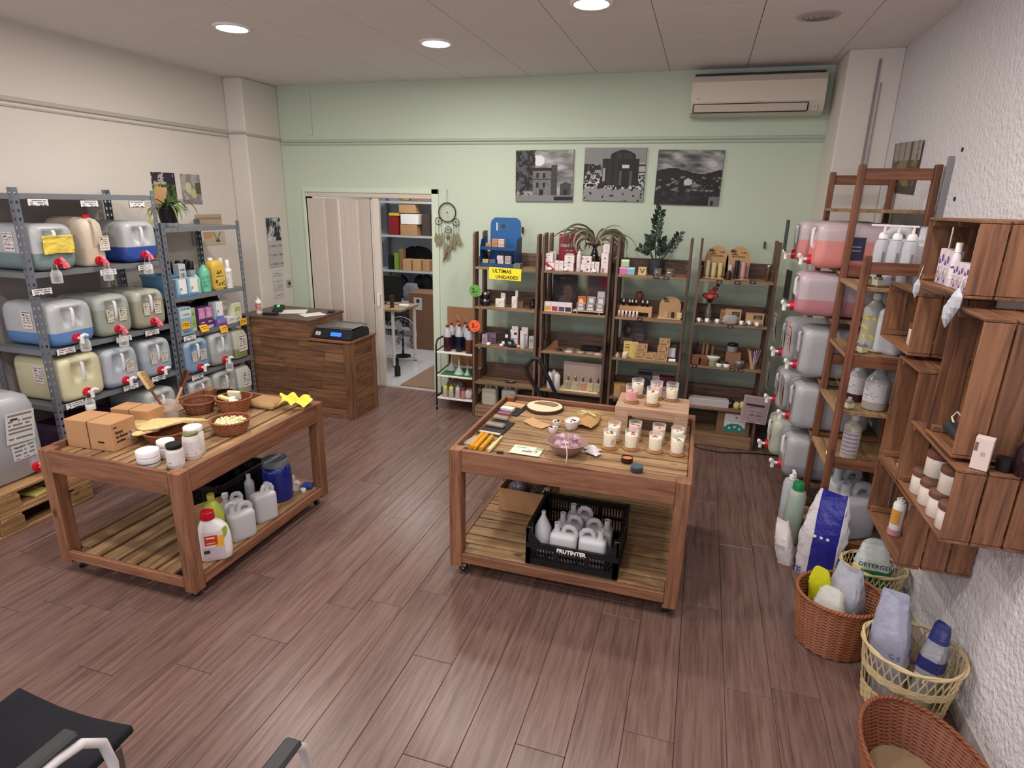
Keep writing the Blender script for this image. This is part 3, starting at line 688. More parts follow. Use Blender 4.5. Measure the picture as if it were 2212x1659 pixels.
def jerrycan(label,loc,rz,mat,Wd=0.285,Ht=0.295,Ln=0.40,tap='white',notes=1,group=None,seed=0,side=True,square=5.0):
 t=thing('jerrycan',label,'jerrycan',loc,rz,group)
 jerry_mesh(Wd,Ht,Ln,square).build('body',mat,t,smooth=50)
 hm=M['milk']; hx=Ln/2
 b=MB(); b.tube([(hx-0.012,0,Ht*0.87),(hx+0.006,0,Ht*0.82),(hx+0.006,0,Ht*0.5),(hx-0.01,0,Ht*0.42)],[0.011]*4,8); b.build('handle',hm,t,smooth=50)
 if tap: tap_parts(t,hx-0.004,Ht*0.17,tap)
 if notes >= 1: note(t,0.062,0.095,(hx+0.007,0.05,Ht*0.36),(0.06,0.0,PI/2),seed)
 if notes >= 2: note(t,0.05,0.09,(hx+0.007,-0.048,Ht*0.37),(0.04,0.0,PI/2),seed+5)
 if side: note(t,0.09,0.12,(hx-0.2,-Wd/2-0.0025,Ht*0.42),(0,0,0),seed+9,'e2d8d6','side_label')
 return t
def shelf_tag(label,p,rz=PI/2,w=0.125,h=0.04,bg='e8e6e6',ink='1e1c22',body=None,frame=True,group='price tags on the steel racks',name='price_tag',tilt=0.0):
 t=thing(name,label,'price tag',p,0,group,rot=(tilt,0,rz))
 MB().box(-w/2-0.003,w/2+0.003,0.0,0.003,-0.003,h+0.003,0.001).build('tag_frame',M['black'],t)
 fn=lines_print(bg,ink,3,seed=int(p[1]*100) % 17)
 panel('tag_face',w,h,20,6,fn,t,(0,-0.0012,0))
 if body: text(body,h*0.55,M['ink'],t,(0,-0.0018,h*0.15))
 return t
# ---- colours of what is in the cans
def fm(k,top,liq,lv): return filled('can_'+k,top,liq,lv)
XF=-3.985
def lcan(yc,zb,label,mat,L=0.42,**k):
 return jerrycan(label,(XF-L/2,yc,zb+0.002),0,mat,Ln=L,**k)
milky='b6b9bd'
G1='tap containers lying on the steel racks'
j=lcan(2.925,1.505,'pale container with grey-green liquid and a yellow cloth through its handle',fm('teal',milky,'76898b',0.115),L=0.44,tap='redclear',notes=0,group=G1,seed=1)
# yellow cloth folded through the handle
def cloth(name,label,loc,w,h,amp,col,seed=0,rot=(0,0,0),cat='cloth',nx=22,ny=16,fn=None):
 b=MB(); vs=[]; fs=[]
 for j_ in range(ny+1):
  for i in range(nx+1):
   u,v=i/nx,j_/ny; d=amp*(fbm(u*4+seed,v*4,seed)-0.5)*2
   if fn: vs.append(fn(u,v,d))
   else: vs.append(((u-0.5)*w+d*0.4,d,v*h+d*0.3))
 for j_ in range(ny):
  for i in range(nx): a=j_*(nx+1)+i; fs.append((a,a+1,a+nx+2,a+nx+1))
 b.add(vs,fs); o=b.build(name,plain('cloth_'+col,col,0.9,var=0.08,scale=40),None,loc,rot,smooth=180)
 md=o.modifiers.new('s','SOLIDIFY'); md.thickness=0.003
 return tag(o,label,cat)
cloth('cleaning_cloth','yellow cleaning cloth tucked behind the handle of the topmost rack container',(XF+0.018,2.935,1.615),0.20,0.115,0.012,'e6cf5c',3,(0.05,0.0,PI/2))
# tall cream can standing
def tall_can(label,loc,rz,mat,Wd,Dp,Ht,cap='red',tap='redclear',group=None,notes=True,seed=0,handle_front=True):
 t=thing('jerrycan',label,'jerrycan',loc,rz,group); b=MB(); rs=[]
 for z,s in ((0,0.86),(0.012,0.96),(0.03,1),(0.72*Ht,1),(0.86*Ht,0.97),(0.95*Ht,0.86),(Ht,0.6)): rs.append([(x,y,z) for x,y in sel(Dp/2*s,Wd/2*(s if s>0.9 else s*0.9),4.5,36)])
 b.rings(rs); b.build('body',mat,t,smooth=45)
 b=MB(); b.tube([(Dp*0.36,0,Ht*0.97),(Dp*0.5+0.004,0,Ht*0.92),(Dp*0.5+0.014,0,Ht*0.75),(Dp*0.5+0.012,0,Ht*0.5),(Dp*0.47,0,Ht*0.4)],[0.012,0.014,0.014,0.014,0.012],10); b.build('handle',mat,t,smooth=50)
 b=MB(); b.lathe([(0.022,0),(0.022,0.02),(0.018,0.024)],16,(Dp*0.36,0,Ht*0.985)); b.build('cap',M['red'] if cap=='red' else M['white'],t,smooth=35)
 if tap: tap_parts(t,Dp/2-0.003,Ht*0.12,tap)
 if notes: note(t,0.1,0.1,(Dp*0.5-0.13,-Wd/2-0.002,Ht*0.35),(0,0,0),seed,'cfc8b8'); note(t,0.075,0.1,(Dp*0.5+0.016,0.05,Ht*0.32),(0,0,PI/2),seed+2)
 return t
m_creamcan=plain('cream_can','d5c6b2',0.4,var=0.05)
tall_can('upright cream container with its handle towards the room, on the top rack shelf',(XF-0.2,3.215,1.507),0,m_creamcan,0.18,0.38,0.33,group=G1,seed=3)
MB_=MB(); MB_.box(-0.04,0.04,-0.02,0.02,0,0.06,0.004); tag(MB_.build('dark_box',M['black'],None,(-4.41,3.09,1.507)),'small black box behind the cream container on the rack','box')
lcan(3.575,1.505,'pale container half full of deep blue liquid, on the top rack shelf',fm('deepblue',milky,'3050a0',0.115),tap='redclear',notes=0,group=G1,seed=4)
lcan(2.945,1.003,'wide pale container half full of light blue liquid with a white tap',fm('lightblue',milky,'5c82b8',0.10),L=0.45,Wd=0.31,notes=0,group=G1,seed=5)
lcan(3.262,1.003,'grey-green container with two notes and a pink tap, middle of its shelf',fm('sage1','a9aea8','979d92',0.2),tap='redclear',notes=2,group=G1,seed=6,Wd=0.275)
lcan(3.567,1.003,'olive-grey container with two notes beside the second rack, under the deep blue one',fm('sage2','b0b1a4','9b9a88',0.22),tap='redclear',notes=2,group=G1,seed=7,Wd=0.275)
lcan(2.945,0.618,'boxy container full of pale yellow soap with a white tap',plain('can_yellow','d2cda9',0.4,var=0.06),L=0.45,Wd=0.31,Ht=0.31,notes=0,group=G1,seed=8,square=7)
lcan(3.252,0.618,'bluish white container behind the wooden brush, one note on its handle',fm('pale1','b2b8c4','929fba',0.05),notes=1,group=G1,seed=9,Wd=0.28)
lcan(3.562,0.618,'pale blue-grey container with two notes beside the dark brown brush',fm('pale2','aeb5bc','9ca6b3',0.14),notes=2,group=G1,seed=10,Wd=0.275)
lcan(3.545,0.21,'milky container on the lowest shelf of the tall rack',fm('pale3','b4b8b5','a9adaa',0.1),notes=0,group=G1,seed=11,Ht=0.30)
tag(MB().cbox((0,0,0.11),(0.36,0.5,0.22),None,0.03).build('detergent_sack',plain('purple_sack','3f2a48',0.4,var=0.3,scale=12,bump=0.5),None,(-4.23,3.05,0.212)),'dark purple sack on the lowest shelf of the tall rack','sack')
lcan(3.955,0.54,'blue-grey container of light blue liquid with two notes, first on the lower rack',fm('blue2','9fb2c0','7c99b8',0.24),notes=2,group=G1,seed=12,Wd=0.27)
lcan(4.24,0.54,'milky grey container with a white tap in the middle of the lower rack',fm('pale4','acb1b1','9fa5a2',0.12),notes=0,group=G1,seed=13,Wd=0.28)
m_olive=fm('olive','b3b6a6','7f8a62',0.1)
def boxcan(label,loc,mat,cap=False,seed=0,sz=(0.36,0.18,0.27)):
 t=thing('jerrycan',label,'jerrycan',loc,0,G1); b=MB(); rs=[]
 for z,s in ((0,0.9),(0.015,1),(sz[2]*0.85,1),(sz[2]*0.96,0.92),(sz[2],0.7)): rs.append([(x,y,z) for x,y in sel(sz[0]/2*s,sz[1]/2*s,8,32)])
 b.rings(rs); b.build('body',mat,t,smooth=40); note(t,0.11,0.15,(sz[0]/2+0.003,0.02,0.07),(0,0,PI/2),seed,'dcdad4','front_label')
 b=MB(); b.lathe([(0.03,0),(0.03,0.022),(0.025,0.026)],16,(0.08,0.02,sz[2])); b.build('cap',M['red'] if cap else M['milk'],t,smooth=35); return t
boxcan('boxy green-tinted container with a big white label beside the counter',(XF-0.19,4.478,0.542),m_olive,False,14)
lcan(3.955,0.19,'milky container at the bottom of the lower rack beside the black lid',fm('pale5','b2b6b6','a6acad',0.1),notes=0,group=G1,seed=15,Wd=0.27)
lcan(4.235,0.19,'milky container with two notes at the bottom of the lower rack',fm('pale6','a8ada8','9a9f97',0.1),notes=2,tap=None,group=G1,seed=16,Wd=0.28)
boxcan('boxy container with red cap and big label at the bottom of the lower rack',(XF-0.19,4.478,0.192),fm('pale7','bfc2bd','9a9f92',0.08),True,17)
# beakers hung under taps
def beaker(label,loc,r=0.032,h=0.065,milk=False):
 t=thing('measuring_glass',label,'glass',loc,0,'small glasses hanging from the taps'); b=MB()
 b.lathe([(r*0.85,0),(r,0.004),(r,h),(r*0.7,h+0.012),(r*0.72,h+0.02),(r*0.66,h+0.02),(r*0.64,h+0.012),(r*0.94,h),(r*0.94,0.006),(0.001,0.005)],20,cap1=False); b.build('bowl',M['clear'],t,smooth=40)
 b=MB(); b.tube([(-r*0.7,0,h+0.016),(-r*0.6,0,h+0.05),(0,0,h+0.06),(r*0.6,0,h+0.05),(r*0.7,0,h+0.016)],0.0016,6); b.build('wire',M['chrome'],t)
 if milk: MB().lathe([(r*0.9,0.007),(r*0.92,0.03)],20).build('contents',plain('white_soap','f0efe9',0.4),t)
 return t
XT=XF+0.058
for (px,py,X,mk,lb) in ((125,612,XT,0,'small clear glass hanging under the pink tap of the cloth-tied container'),(236,606,XT,0,'small clear glass hanging under the cream container'),(322,592,XT,0,'small clear glass hanging under the deep blue container'),
     (187,758,XT,0,'small clear glass hanging under the light blue container'),(269,748,XT,0,'small clear glass hanging under the middle sage container'),(197,885,XT,1,'small glass of white soap under the pale yellow container'),(497,800,XT,0,'small clear glass hanging under the milky grey container')):
 p=at(px,py,x=X); beaker(lb,(p.x,p.y,p.z),milk=mk)
# price labels on the shelf lips
TG=[((82,437),'price tag on the top bar above the cloth-tied container'),((193,440),'price tag on the top bar above the cream container'),((296,441),'price tag on the top bar above the deep blue container'),
   ((234,588),'price tag under the cream container'),((314,578),'price tag under the deep blue container'),((91,630),'price tag fixed to the first post of the tall rack'),
   ((143,758),'price tag under the wide light blue container'),((268,732),'price tag under the two-note sage container'),((329,718),'price tag under the olive-grey container'),
   ((162,874),'price tag under the pale yellow container'),((283,836),'price tag under the bluish white container'),((343,817),'price tag under the container beside the dark brush'),
   ((410,730),'price tag over the light blue container on the lower rack'),((427,814),'slim price tag under the light blue container on the lower rack')]
for (px,py),lb in TG:
 p=at(px,py,x=-3.990); shelf_tag(lb,(p.x,p.y,p.z-0.02),PI/2,tilt=0.0)
# ---- lower rack, upper shelves
def bottle(label,loc,r,h,mat,cap=None,neck=0.4,shoulder=0.72,group=None,name='bottle',cat='bottle',capname='cap',caph=0.1,lab=None,rz=0,sy=1.0,labh=(0.18,0.6),pump=False,seg=20):
 t=thing(name,label,cat,loc,rz,group); b=MB(); hb=h*(1-caph)
 b.lathe([(r*0.9,0),(r,h*0.02),(r,h*shoulder),(r*0.85,h*(shoulder+0.06)),(r*neck,hb*0.97),(r*neck,hb)],seg,sy=sy); b.build('body',mat,t,smooth=40)
 if cap is not None:
  b=MB()
  if pump:
   b.lathe([(r*neck*1.25,hb-0.002),(r*neck*1.25,hb+h*0.05),(r*0.16,hb+h*0.055),(r*0.16,hb+h*0.12)],14,cap0=True)
   b.cbox((0.0,-r*0.35,hb+h*0.125),(r*0.34,r*1.3,h*0.022),None,0.001); b.build('pump',cap,t,smooth=40)
  else:
   b.lathe([(r*neck*1.18,hb-0.002),(r*neck*1.18,h*0.985),(r*neck*1.05,h)],16); b.build(capname,cap,t,smooth=35)
 if lab is not None:
  b=MB(); sp=10; n_=12; ang=1.1; vs=[]; fs=[]
  for i in range(n_+1):
   a=-PI/2-ang+2*ang*i/n_
   for z in (h*labh[0],h*labh[1]): vs.append(((r+0.0008)*math.cos(a),(r+0.0008)*math.sin(a)*sy,z))
  for i in range(n_): fs.append((2*i,2*i+2,2*i+3,2*i+1))
  b.add(vs,fs); b.build('label',lab,t,smooth=180)
 return t
def labelmat(name,bg,ink,rows=60,thr=0.55):
 """printed label: rows of small marks"""
 if name in MATS: return MATS[name]
 m,nt,b=nodes(name); L=nt.links; tc=N(nt,'ShaderNodeTexCoord'); sp=N(nt,'ShaderNodeSeparateXYZ'); L.new(tc.outputs['Object'],sp.inputs[0])
 s1=N(nt,'ShaderNodeMath',operation='MULTIPLY'); L.new(sp.outputs[2],s1.inputs[0]); s1.inputs[1].default_value=rows*6.283*1.6
 s2=N(nt,'ShaderNodeMath',operation='SINE'); L.new(s1.outputs[0],s2.inputs[0])
 g=N(nt,'ShaderNodeMath',operation='GREATER_THAN'); L.new(s2.outputs[0],g.inputs[0]); g.inputs[1].default_value=0.2
 nz=N(nt,'ShaderNodeTexNoise'); nz.inputs['Scale'].default_value=45; L.new(tc.outputs['Object'],nz.inputs['Vector'])
 g2=N(nt,'ShaderNodeMath',operation='GREATER_THAN'); L.new(nz.outputs[0],g2.inputs[0]); g2.inputs[1].default_value=thr
 mu=N(nt,'ShaderNodeMath',operation='MULTIPLY'); L.new(g.outputs[0],mu.inputs[0]); L.new(g2.outputs[0],mu.inputs[1])
 mx=N(nt,'ShaderNodeMix',data_type='RGBA'); L.new(mu.outputs[0],mx.inputs[0]); mx.inputs[6].default_value=(*lin(bg),1); mx.inputs[7].default_value=(*lin(ink),1)
 L.new(mx.outputs[2],b.inputs['Base Color']); b.inputs['Roughness'].default_value=0.6; MATS[name]=m; return m
def pack(label,loc,w,d,h,col,print_fn=None,rz=0,group=None,name='carton',cat='box',nx=14,ny=14,side=None,rough=0.6,ch=0.001):
 """small printed carton facing -y; origin at its base centre"""
 t=thing(name,label,cat,loc,rz,group)
 MB().box(-w/2,w/2,-d/2,d/2,0,h,ch).build('carton_body',plain('board_'+col,col,rough,var=0.03),t)
 if print_fn is None: print_fn=lines_print(col,'4a4040',5,seed=len(bpy.data.objects) % 31)
 panel('printed_face',w*0.96,h*0.96,nx,ny,print_fn,t,(0,-d/2-0.0012,h*0.02))
 return t
def yrot(px,py,X,Z=None): return at(px,py,x=X)
def on2(y,x=-4.05,z=1.197): return (x,y,z)
t=thing('storage_tub','translucent blue plastic tub at the gap between the two steel racks','tub',(-4.225,3.90,1.199)); b=MB(); rs=[]
for z,s in ((0,0.82),(0.15,1.0),(0.155,1.06),(0.165,1.06),(0.165,0.98),(0.15,0.96),(0.004,0.79)): rs.append([(x,y,z) for x,y in sel(0.13*s,0.085*s,6,36)])
b.rings(rs); b.build('tub_wall',plain('blue_tub','6f9cc0',0.3),t,smooth=40)
def diag(u,v):
 if v<0.12: return hexc('4a86c8')
 if u+v*0.55>0.45 and not (u<0.2): return hexc('eceae4') if not (0.3<u<0.8 and 0.38<v<0.5 and int(u*30) % 2) else hexc('8a8f95')
 return hexc('8fbcd0')
for i,y in enumerate((3.90,4.015)):
 pack(['white and blue tablet box nearer the tub on the lower rack','white and blue tablet box beside the grey refill bottles'][i],(-4.03,y,1.197),0.1,0.05,0.145,'9fc4d8',diag,PI/2,'blue and white tablet boxes')
pack('tall white carton with grey rims behind the tablet boxes on the lower rack',(-4.13,4.02,1.197),0.07,0.06,0.25,'c9cbcd',None,PI/2)
m_greyb=plain('grey_bottle','8d959c',0.35,var=0.06); m_dark=plain('near_black_cap','16141c',0.35)
for i,(y,x) in enumerate(((4.08,-4.17),(4.165,-4.15))):
 bottle(['grey refill bottle with black trigger head, nearer the tablet boxes','grey refill bottle with black trigger head, beside the mint bottle'][i],(x,y,1.197),0.04,0.26,m_greyb,m_dark,0.5,0.66,'grey refill bottles',caph=0.26,capname='trigger_head',lab=labelmat('grey_label','9aa3a8','40464c'),rz=PI/2)
for i in range(3):
 b=MB(); b.lathe([(0.03,0),(0.034,0.02),(0.03,0.2),(0.026,0.235),(0.018,0.26)],16); tag(b.build('dark_bottle',m_dark,None,(-4.27,4.06+i*0.09,1.197),smooth=40),['black bottle behind the grey ones, nearest the tub','black bottle behind the grey ones, middle of three','black bottle behind the mint bottle'][i],'bottle','black bottles at the back of the lower rack')
bottle('mint green round-shouldered bottle on the lower rack',(-4.06,4.205,1.197),0.045,0.235,plain('mint_plastic','6fc0a0',0.3),None,0.35,0.75,caph=0.02,lab=labelmat('mint_label','66b898','1c4a3c'),rz=PI/2)
bottle('second mint bottle, translucent, half hidden behind the tablet boxes',(-4.07,4.118,1.197),0.033,0.16,plain('mint_clear','9cc8bc',0.2),None,0.35,0.75,caph=0.02)
def yel(u,v):
 if 0.2<u<0.8 and 0.62<v<0.78: return hexc('4a3a20') if fbm(u*12,v*12)>0.45 else hexc('dcb548')
 if 0.15<u<0.85 and 0.5<v<0.54: return hexc('5c4a24')
 if v<0.36 and v>0.1: return hexc('5a4420') if fbm(u*10,v*16,3)>0.56 else hexc('e0bc54')
 return hexc('e0bc54')
t=tall_can('yellow canister with dark print between the mint and white bottles',(-4.08,4.35,1.197),PI,plain('yellow_can','e2bd55',0.4),0.13,0.1,0.255,cap='white',tap=None,notes=False)
t.rotation_euler=(0,0,PI); panel('printed_face',0.115,0.19,16,24,yel,t,(-0.0525,0,0.02),(0,0,-PI/2))
for i in range(2):
 bottle(['white spray bottle in front at the end of the lower rack','white spray bottle standing behind its twin'][i],(-4.05-i*0.1,4.475+i*0.03,1.197),0.034,0.25+0.01*i,M['white'],M['white'],0.45,0.62,'white spray bottles',caph=0.25,capname='spray_head',lab=labelmat('white_label_g','d8d2ca','6a5c58'),rz=PI/2)
# boxes on the 0.885 shelf
def bands(cols):
 def fn(u,v):
  for (v0,v1,c) in cols:
   if v0 <= v<v1:
    return hexc(c) if not (0.15<u<0.85 and abs(v-(v0+v1)/2)<(v1-v0)*0.15 and noise1(int(u*18),int(v*20))>0.4) else tuple(x*0.7 for x in hexc(c))
  return hexc(cols[0][2])
 return fn
pack('tall box banded pale blue and teal with an orange sticky note',(-4.05,3.885,0.887),0.12,0.12,0.225,'9fb6c6',bands([(0,.2,'7aa0bc'),(.2,.62,'88b0c4'),(.62,.92,'cdd8de'),(.92,1,'8cb0c4')]),PI/2)
pack('pale box with a bright green band behind the first orange note',(-4.085,3.99,0.887),0.08,0.1,0.2,'b9c9a8',bands([(0,.15,'c8ccc0'),(.15,.5,'9ab84c'),(.5,1,'a8c08c')]),PI/2)
def purp(u,v):
 if v<0.16: return hexc('d8c0d4') if fbm(u*9,v*9)>0.5 else hexc('a8689c')
 if v<0.5: return hexc('5c2a60') if not (0.2<u<0.8 and 0.32<v<0.38) else hexc('c8a8cc')
 return hexc('c07cac') if fbm(u*7,v*7,2)>0.45 else hexc('d8a4c4')
for i,(y,lb) in enumerate(((4.085,'purple and pink sachet box nearer the green-banded box'),(4.165,'purple and pink sachet box nearer the white tablet boxes'))):
 pack(lb,(-4.07,y,0.887),0.074,0.1,0.19,'6a3c70',purp,PI/2,'purple sachet boxes')
tag(MB().cbox((0,0,0.1),(0.16,0.42,0.2),None,0.03).build('dark_sack',plain('plum_sack','3c2340',0.4,var=0.3,bump=0.5),None,(-4.28,4.02,0.887)),'plum-coloured sack lying behind the boxes on the lower rack','sack')
pack('white and pale blue tablet box standing on a violet box',(-4.06,4.29,0.887+0.062),0.1,0.06,0.15,'dcdce0',diag,PI/2)
pack('low violet box under the tilted white tablet box',(-4.05,4.29,0.887),0.12,0.09,0.06,'7a5aa8',bands([(0,.5,'7a58a6'),(.5,1,'9c84c0')]),PI/2)
pack('white lying carton with small print on the lower rack',(-4.07,4.405,0.887),0.11,0.13,0.055,'e2dcd8',None,PI/2)
pack('white and lime box at the counter end of the lower rack',(-4.06,4.515,0.887),0.1,0.06,0.165,'dfe0d2',bands([(0,.3,'ded8d4'),(.3,1,'ccd29a')]),PI/2)
tag(MB().cbox((0,0,0.1),(0.14,0.2,0.2),Matrix.Rotation(0.35,3,'X'),0.01).build('black_case',M['black'],None,(-4.28,4.43,0.91)),'tilted black case at the back corner of the lower rack','case')
b=MB(); b.cbox((0,0,0.1),(0.004,0.13,0.17),Matrix.Rotation(-0.5,3,'X')); tag(b.build('leaflet',M['paper'],None,(-4.16,4.49,0.925)),'white leaflet leaning against the black case','leaflet')
for i,((px,py),lb,curl) in enumerate((((402,703),'orange sticky price note on the pale blue box',0.0),((442,709),'orange sticky price note curling up below the purple boxes',0.25),((484,711),'orange sticky price note curling under the violet box',0.2),((526,695),'orange sticky price note at the last post of the lower rack',0.0))):
 p=at(px,py,x=-3.983); fn=lines_print('f0b428','3c2c10',3,seed=i+3)
 o=panel('price_note',0.085,0.062,16,8,fn,None,(p.x+curl*0.03,p.y,p.z-0.03),(-curl*1.6,0,PI/2),bend=-curl*0.25); tag(o,lb,'price note','orange price notes')
# top of lower rack: potted spider plant, card behind
t=thing('potted_plant','spider plant with arching striped leaves in a black pot on the lower rack','plant',(-4.12,3.975,1.747))
b=MB(); b.lathe([(0.062,0),(0.066,0.004),(0.07,0.03),(0.066,0.031)],24); b.build('saucer',plain('grey_saucer','9aa0a6',0.4),t,smooth=40)
b=MB(); b.lathe([(0.058,0.01),(0.075,0.135),(0.08,0.137),(0.08,0.15),(0.07,0.15),(0.068,0.12),(0.001,0.12)],26,cap1=False); b.build('pot',M['black'],t,smooth=40)
def leaf_strip(name,parent,mat,p0,az,length,w,up,droop,nseg=9,fold=0.25):
 b=MB(); vs=[]; fs=[]; px_,pz=0.0,0.0; ang=up
 for i in range(nseg+1):
  s=i/nseg; ww=w*(0.55+0.45*math.sin(min(1,s*2.2)*PI/2))*(1-s**3)
  for q in (-1,0,1): vs.append((px_,q*ww,pz+abs(q)*ww*fold))
  px_+=math.cos(ang)*length/nseg; pz+=math.sin(ang)*length/nseg; ang -= droop/nseg
 for i in range(nseg):
  for q in range(2): a=i*3+q; fs.append((a,a+1,a+4,a+3))
 b.add(vs,fs); o=b.build(name,mat,parent,p0,(0,0,az),smooth=180); return o
mgl=plain('spider_leaf','4c6a34',0.45,var=0.4,scale=30); mgl2=plain('spider_leaf_dry','6c6a48',0.6,var=0.3,scale=30)
for i in range(24):
 az=i*2.399+0.3; leaf_strip('leaf',t,mgl if i % 3 else mgl2,(0.01*math.cos(az),0.01*math.sin(az),0.13),az,random.uniform(0.16,0.30),random.uniform(0.007,0.012),random.uniform(0.5,1.3),random.uniform(1.3,2.8))
leaf_strip('leaf',t,plain('broad_leaf','5f8038',0.4,var=0.3,scale=30),(0.03,-0.01,0.14),-0.25,0.24,0.016,0.6,2.6)
for (az,ln,dr) in ((0.1,0.27,2.5),(1.35,0.36,2.6),(1.7,0.3,2.4),(-1.6,0.3,1.8)): leaf_strip('leaf',t,mgl,(0,0,0.14),az,ln,0.012,0.9,dr)
t=thing('greeting_card','brown paper card standing in the spider plant pot','card',(-4.13,3.93,1.965),0,None,rot=(0.3,0.12,PI/2-0.5))
MB().box(-0.042,0.042,0,0.002,-0.06,0.09).build('card_sheet',M['kraft'],t)
# posters on left wall
def photo1(u,v):
 if v>0.62: return hexc('2c2430') if fbm(u*6,v*6,4)<0.6 else hexc('b8a8a8')
 if u<0.35 and v>0.3: return hexc('9aa240') if fbm(u*7,v*5,6)>0.45 else hexc('4a6020')
 if v<0.36 and u<0.55: return hexc('1c2030')
 return hexc('4c6430') if fbm(u*8,v*6,7)>0.45 else hexc('222a1c')
def photo2(u,v):
 if (u-0.35)**2*1.4+(v-0.55)**2<0.035: return hexc('c9c79a')
 if u>0.7 and 0.35<v<0.72: return hexc('54583c')
 if (u-0.6)**2+(v-0.35)**2<0.025: return hexc('bcc090')
 return hexc('8c8684') if fbm(u*5,v*5,9)>0.45 else hexc('aca49c')
def wallposter(label,px0,px1,pyt,pyb,fn,name='wall_print',nx=28,ny=40,X=XL+0.004):
 a=at(px0,pyb,x=X); b_=at(px1,pyb,x=X); c=at((px0+px1)/2,pyt,x=X); z0=(a.z+b_.z)/2
 o=panel(name,abs(b_.y-a.y),c.z-z0,nx,ny,fn,None,(X,(a.y+b_.y)/2,z0),(0,0,PI/2),0.002); return tag(o,label,'picture')
wallposter('colour photo print with dark top and green lower half, behind the spider plant',335,385,373,441,photo1)
wallposter('faded grey and pale yellow photo print beside the green one',397,438,377,441,photo2)
wallposter('pale landscape print partly behind the potted plant',424,481,463,494,lambda u,v: hexc('b4a088') if v<0.4 or int(v*9) % 3 else hexc('9c7c6c'),ny=14)
wallposter('print of a necklace seen through the top of the lower rack',443,488,500,529,lambda u,v: hexc('5c5040') if ((u-0.65)**2+(v-0.3)**2<0.012 or abs(abs(u-0.62)-(v-0.3)*0.25)<0.02 and v>0.35) else (hexc('c89a70') if (u<0.4 and v>0.5) else hexc('c2b8a0')),ny=20)
wallposter('grey print with orange spots between the rack posts',417,437,500,531,lambda u,v: hexc('a86a50') if (u-0.6)**2+(v-0.3)**2<0.04 else hexc('a0a0a4'),ny=14)
o=panel('leaflet_stack',0.085,0.14,10,14,lambda u,v: hexc('e4e2cc') if u>0.3 else hexc('c9c37c'),None,(-4.16,3.87,1.748),(0.0,0,PI/2+0.1),0.004); tag(o,'small stack of pale leaflets beside the plant pot','leaflets')
# things on and around the counter
px=thing('calendar','hanging wall calendar with a cat photo over month tables','calendar',(-4.306,5.47,1.22),PI/2)
pm_=mpp((-4.3,5.47,1.5));
def cal(u,v):
 if v>0.55: n=fbm(u*6,v*9,3); return hexc('2a2a30') if n<0.5 else (hexc('8aa0a4') if n<0.62 else hexc('d4c6bc'))
 if int(v*22) % 4==1 and int(u*16) % 2: return hexc('6a6a6c')
 return hexc('b8b6b4')
panel('calendar_sheet',0.22,0.5,26,48,cal,px,(0,-0.004,0.06)); b=MB(); b.tube([(-0.1,-0.003,0.563),(0.1,-0.003,0.563)],0.004,6); b.build('spiral_binding',M['chrome'],px)
o=panel('notice_sheet',0.17,0.3,18,26,lines_print('cbc8c6','77767a',14,seed=4),None,(-4.306,5.47,0.95),(0,0,PI/2)); tag(o,'sheet of small print taped under the calendar','notice')
t=thing('wall_socket','small grey socket on the pillar beside the notice sheet','socket',(-4.308,5.645,1.045),PI/2); MB().box(-0.035,0.035,-0.01,0.0,0,0.08,0.003).build('plate',plain('socket_grey','9fa3a6',0.4),t); MB().lathe([(0.018,-0.0125),(0.018,-0.009)],16,(0,0,0.04),'y').build('outlet',M['black'],t)
# scale
t=thing('weighing_scale','black shop scale with lit blue display and steel tray on the counter','scale',(-3.15,4.83,0.7545),0.0)
b=MB(); xprism(b,[(-0.155,0.0),(-0.165,0.012),(-0.12,0.085),(0.13,0.085),(0.16,0.06),(0.165,0.0)],-0.2,0.2); bl=plain('scale_black','1d1f26',0.35); b.build('housing',bl,t,smooth=30)
b=MB(); b.box(-0.185,0.185,-0.115,0.15,0.098,0.102,0.001); b.box(-0.188,0.188,-0.119,-0.115,0.09,0.112,0.001); b.box(-0.188,0.188,0.15,0.154,0.09,0.112,0.001); b.box(-0.1,0.1,-0.08,0.1,0.086,0.0975); b.build('tray',plain('brushed_steel','a9a9ac',0.3,0.9),t)
a_=math.atan2(0.073,0.045); tilt=-(PI/2-a_)
b=MB(); b.box(-0.075,0.075,-0.004,0.002,-0.026,0.026,0.002); b.build('display_bezel',M['black'],t,(0.04,-0.145,0.045),(tilt,0,0))
b=MB(); b.box(-0.055,0.055,-0.0065,-0.004,-0.018,0.018); b.build('display',plain('lit_blue_display','2f63f5',0.4,emit=1.6),t,(0.04,-0.145,0.045),(tilt,0,0))
text('0.000',0.022,plain('display_digit','9cc0ff',0.5,emit=1.6),t,(0.04,-0.1525,0.0355),(PI/2+tilt,0,0),'display_digits')
o=panel('rating_sticker',0.05,0.035,8,6,lines_print('c8c8c8','333333',3),t,(-0.15,-0.156,0.03),(tilt,0,0))
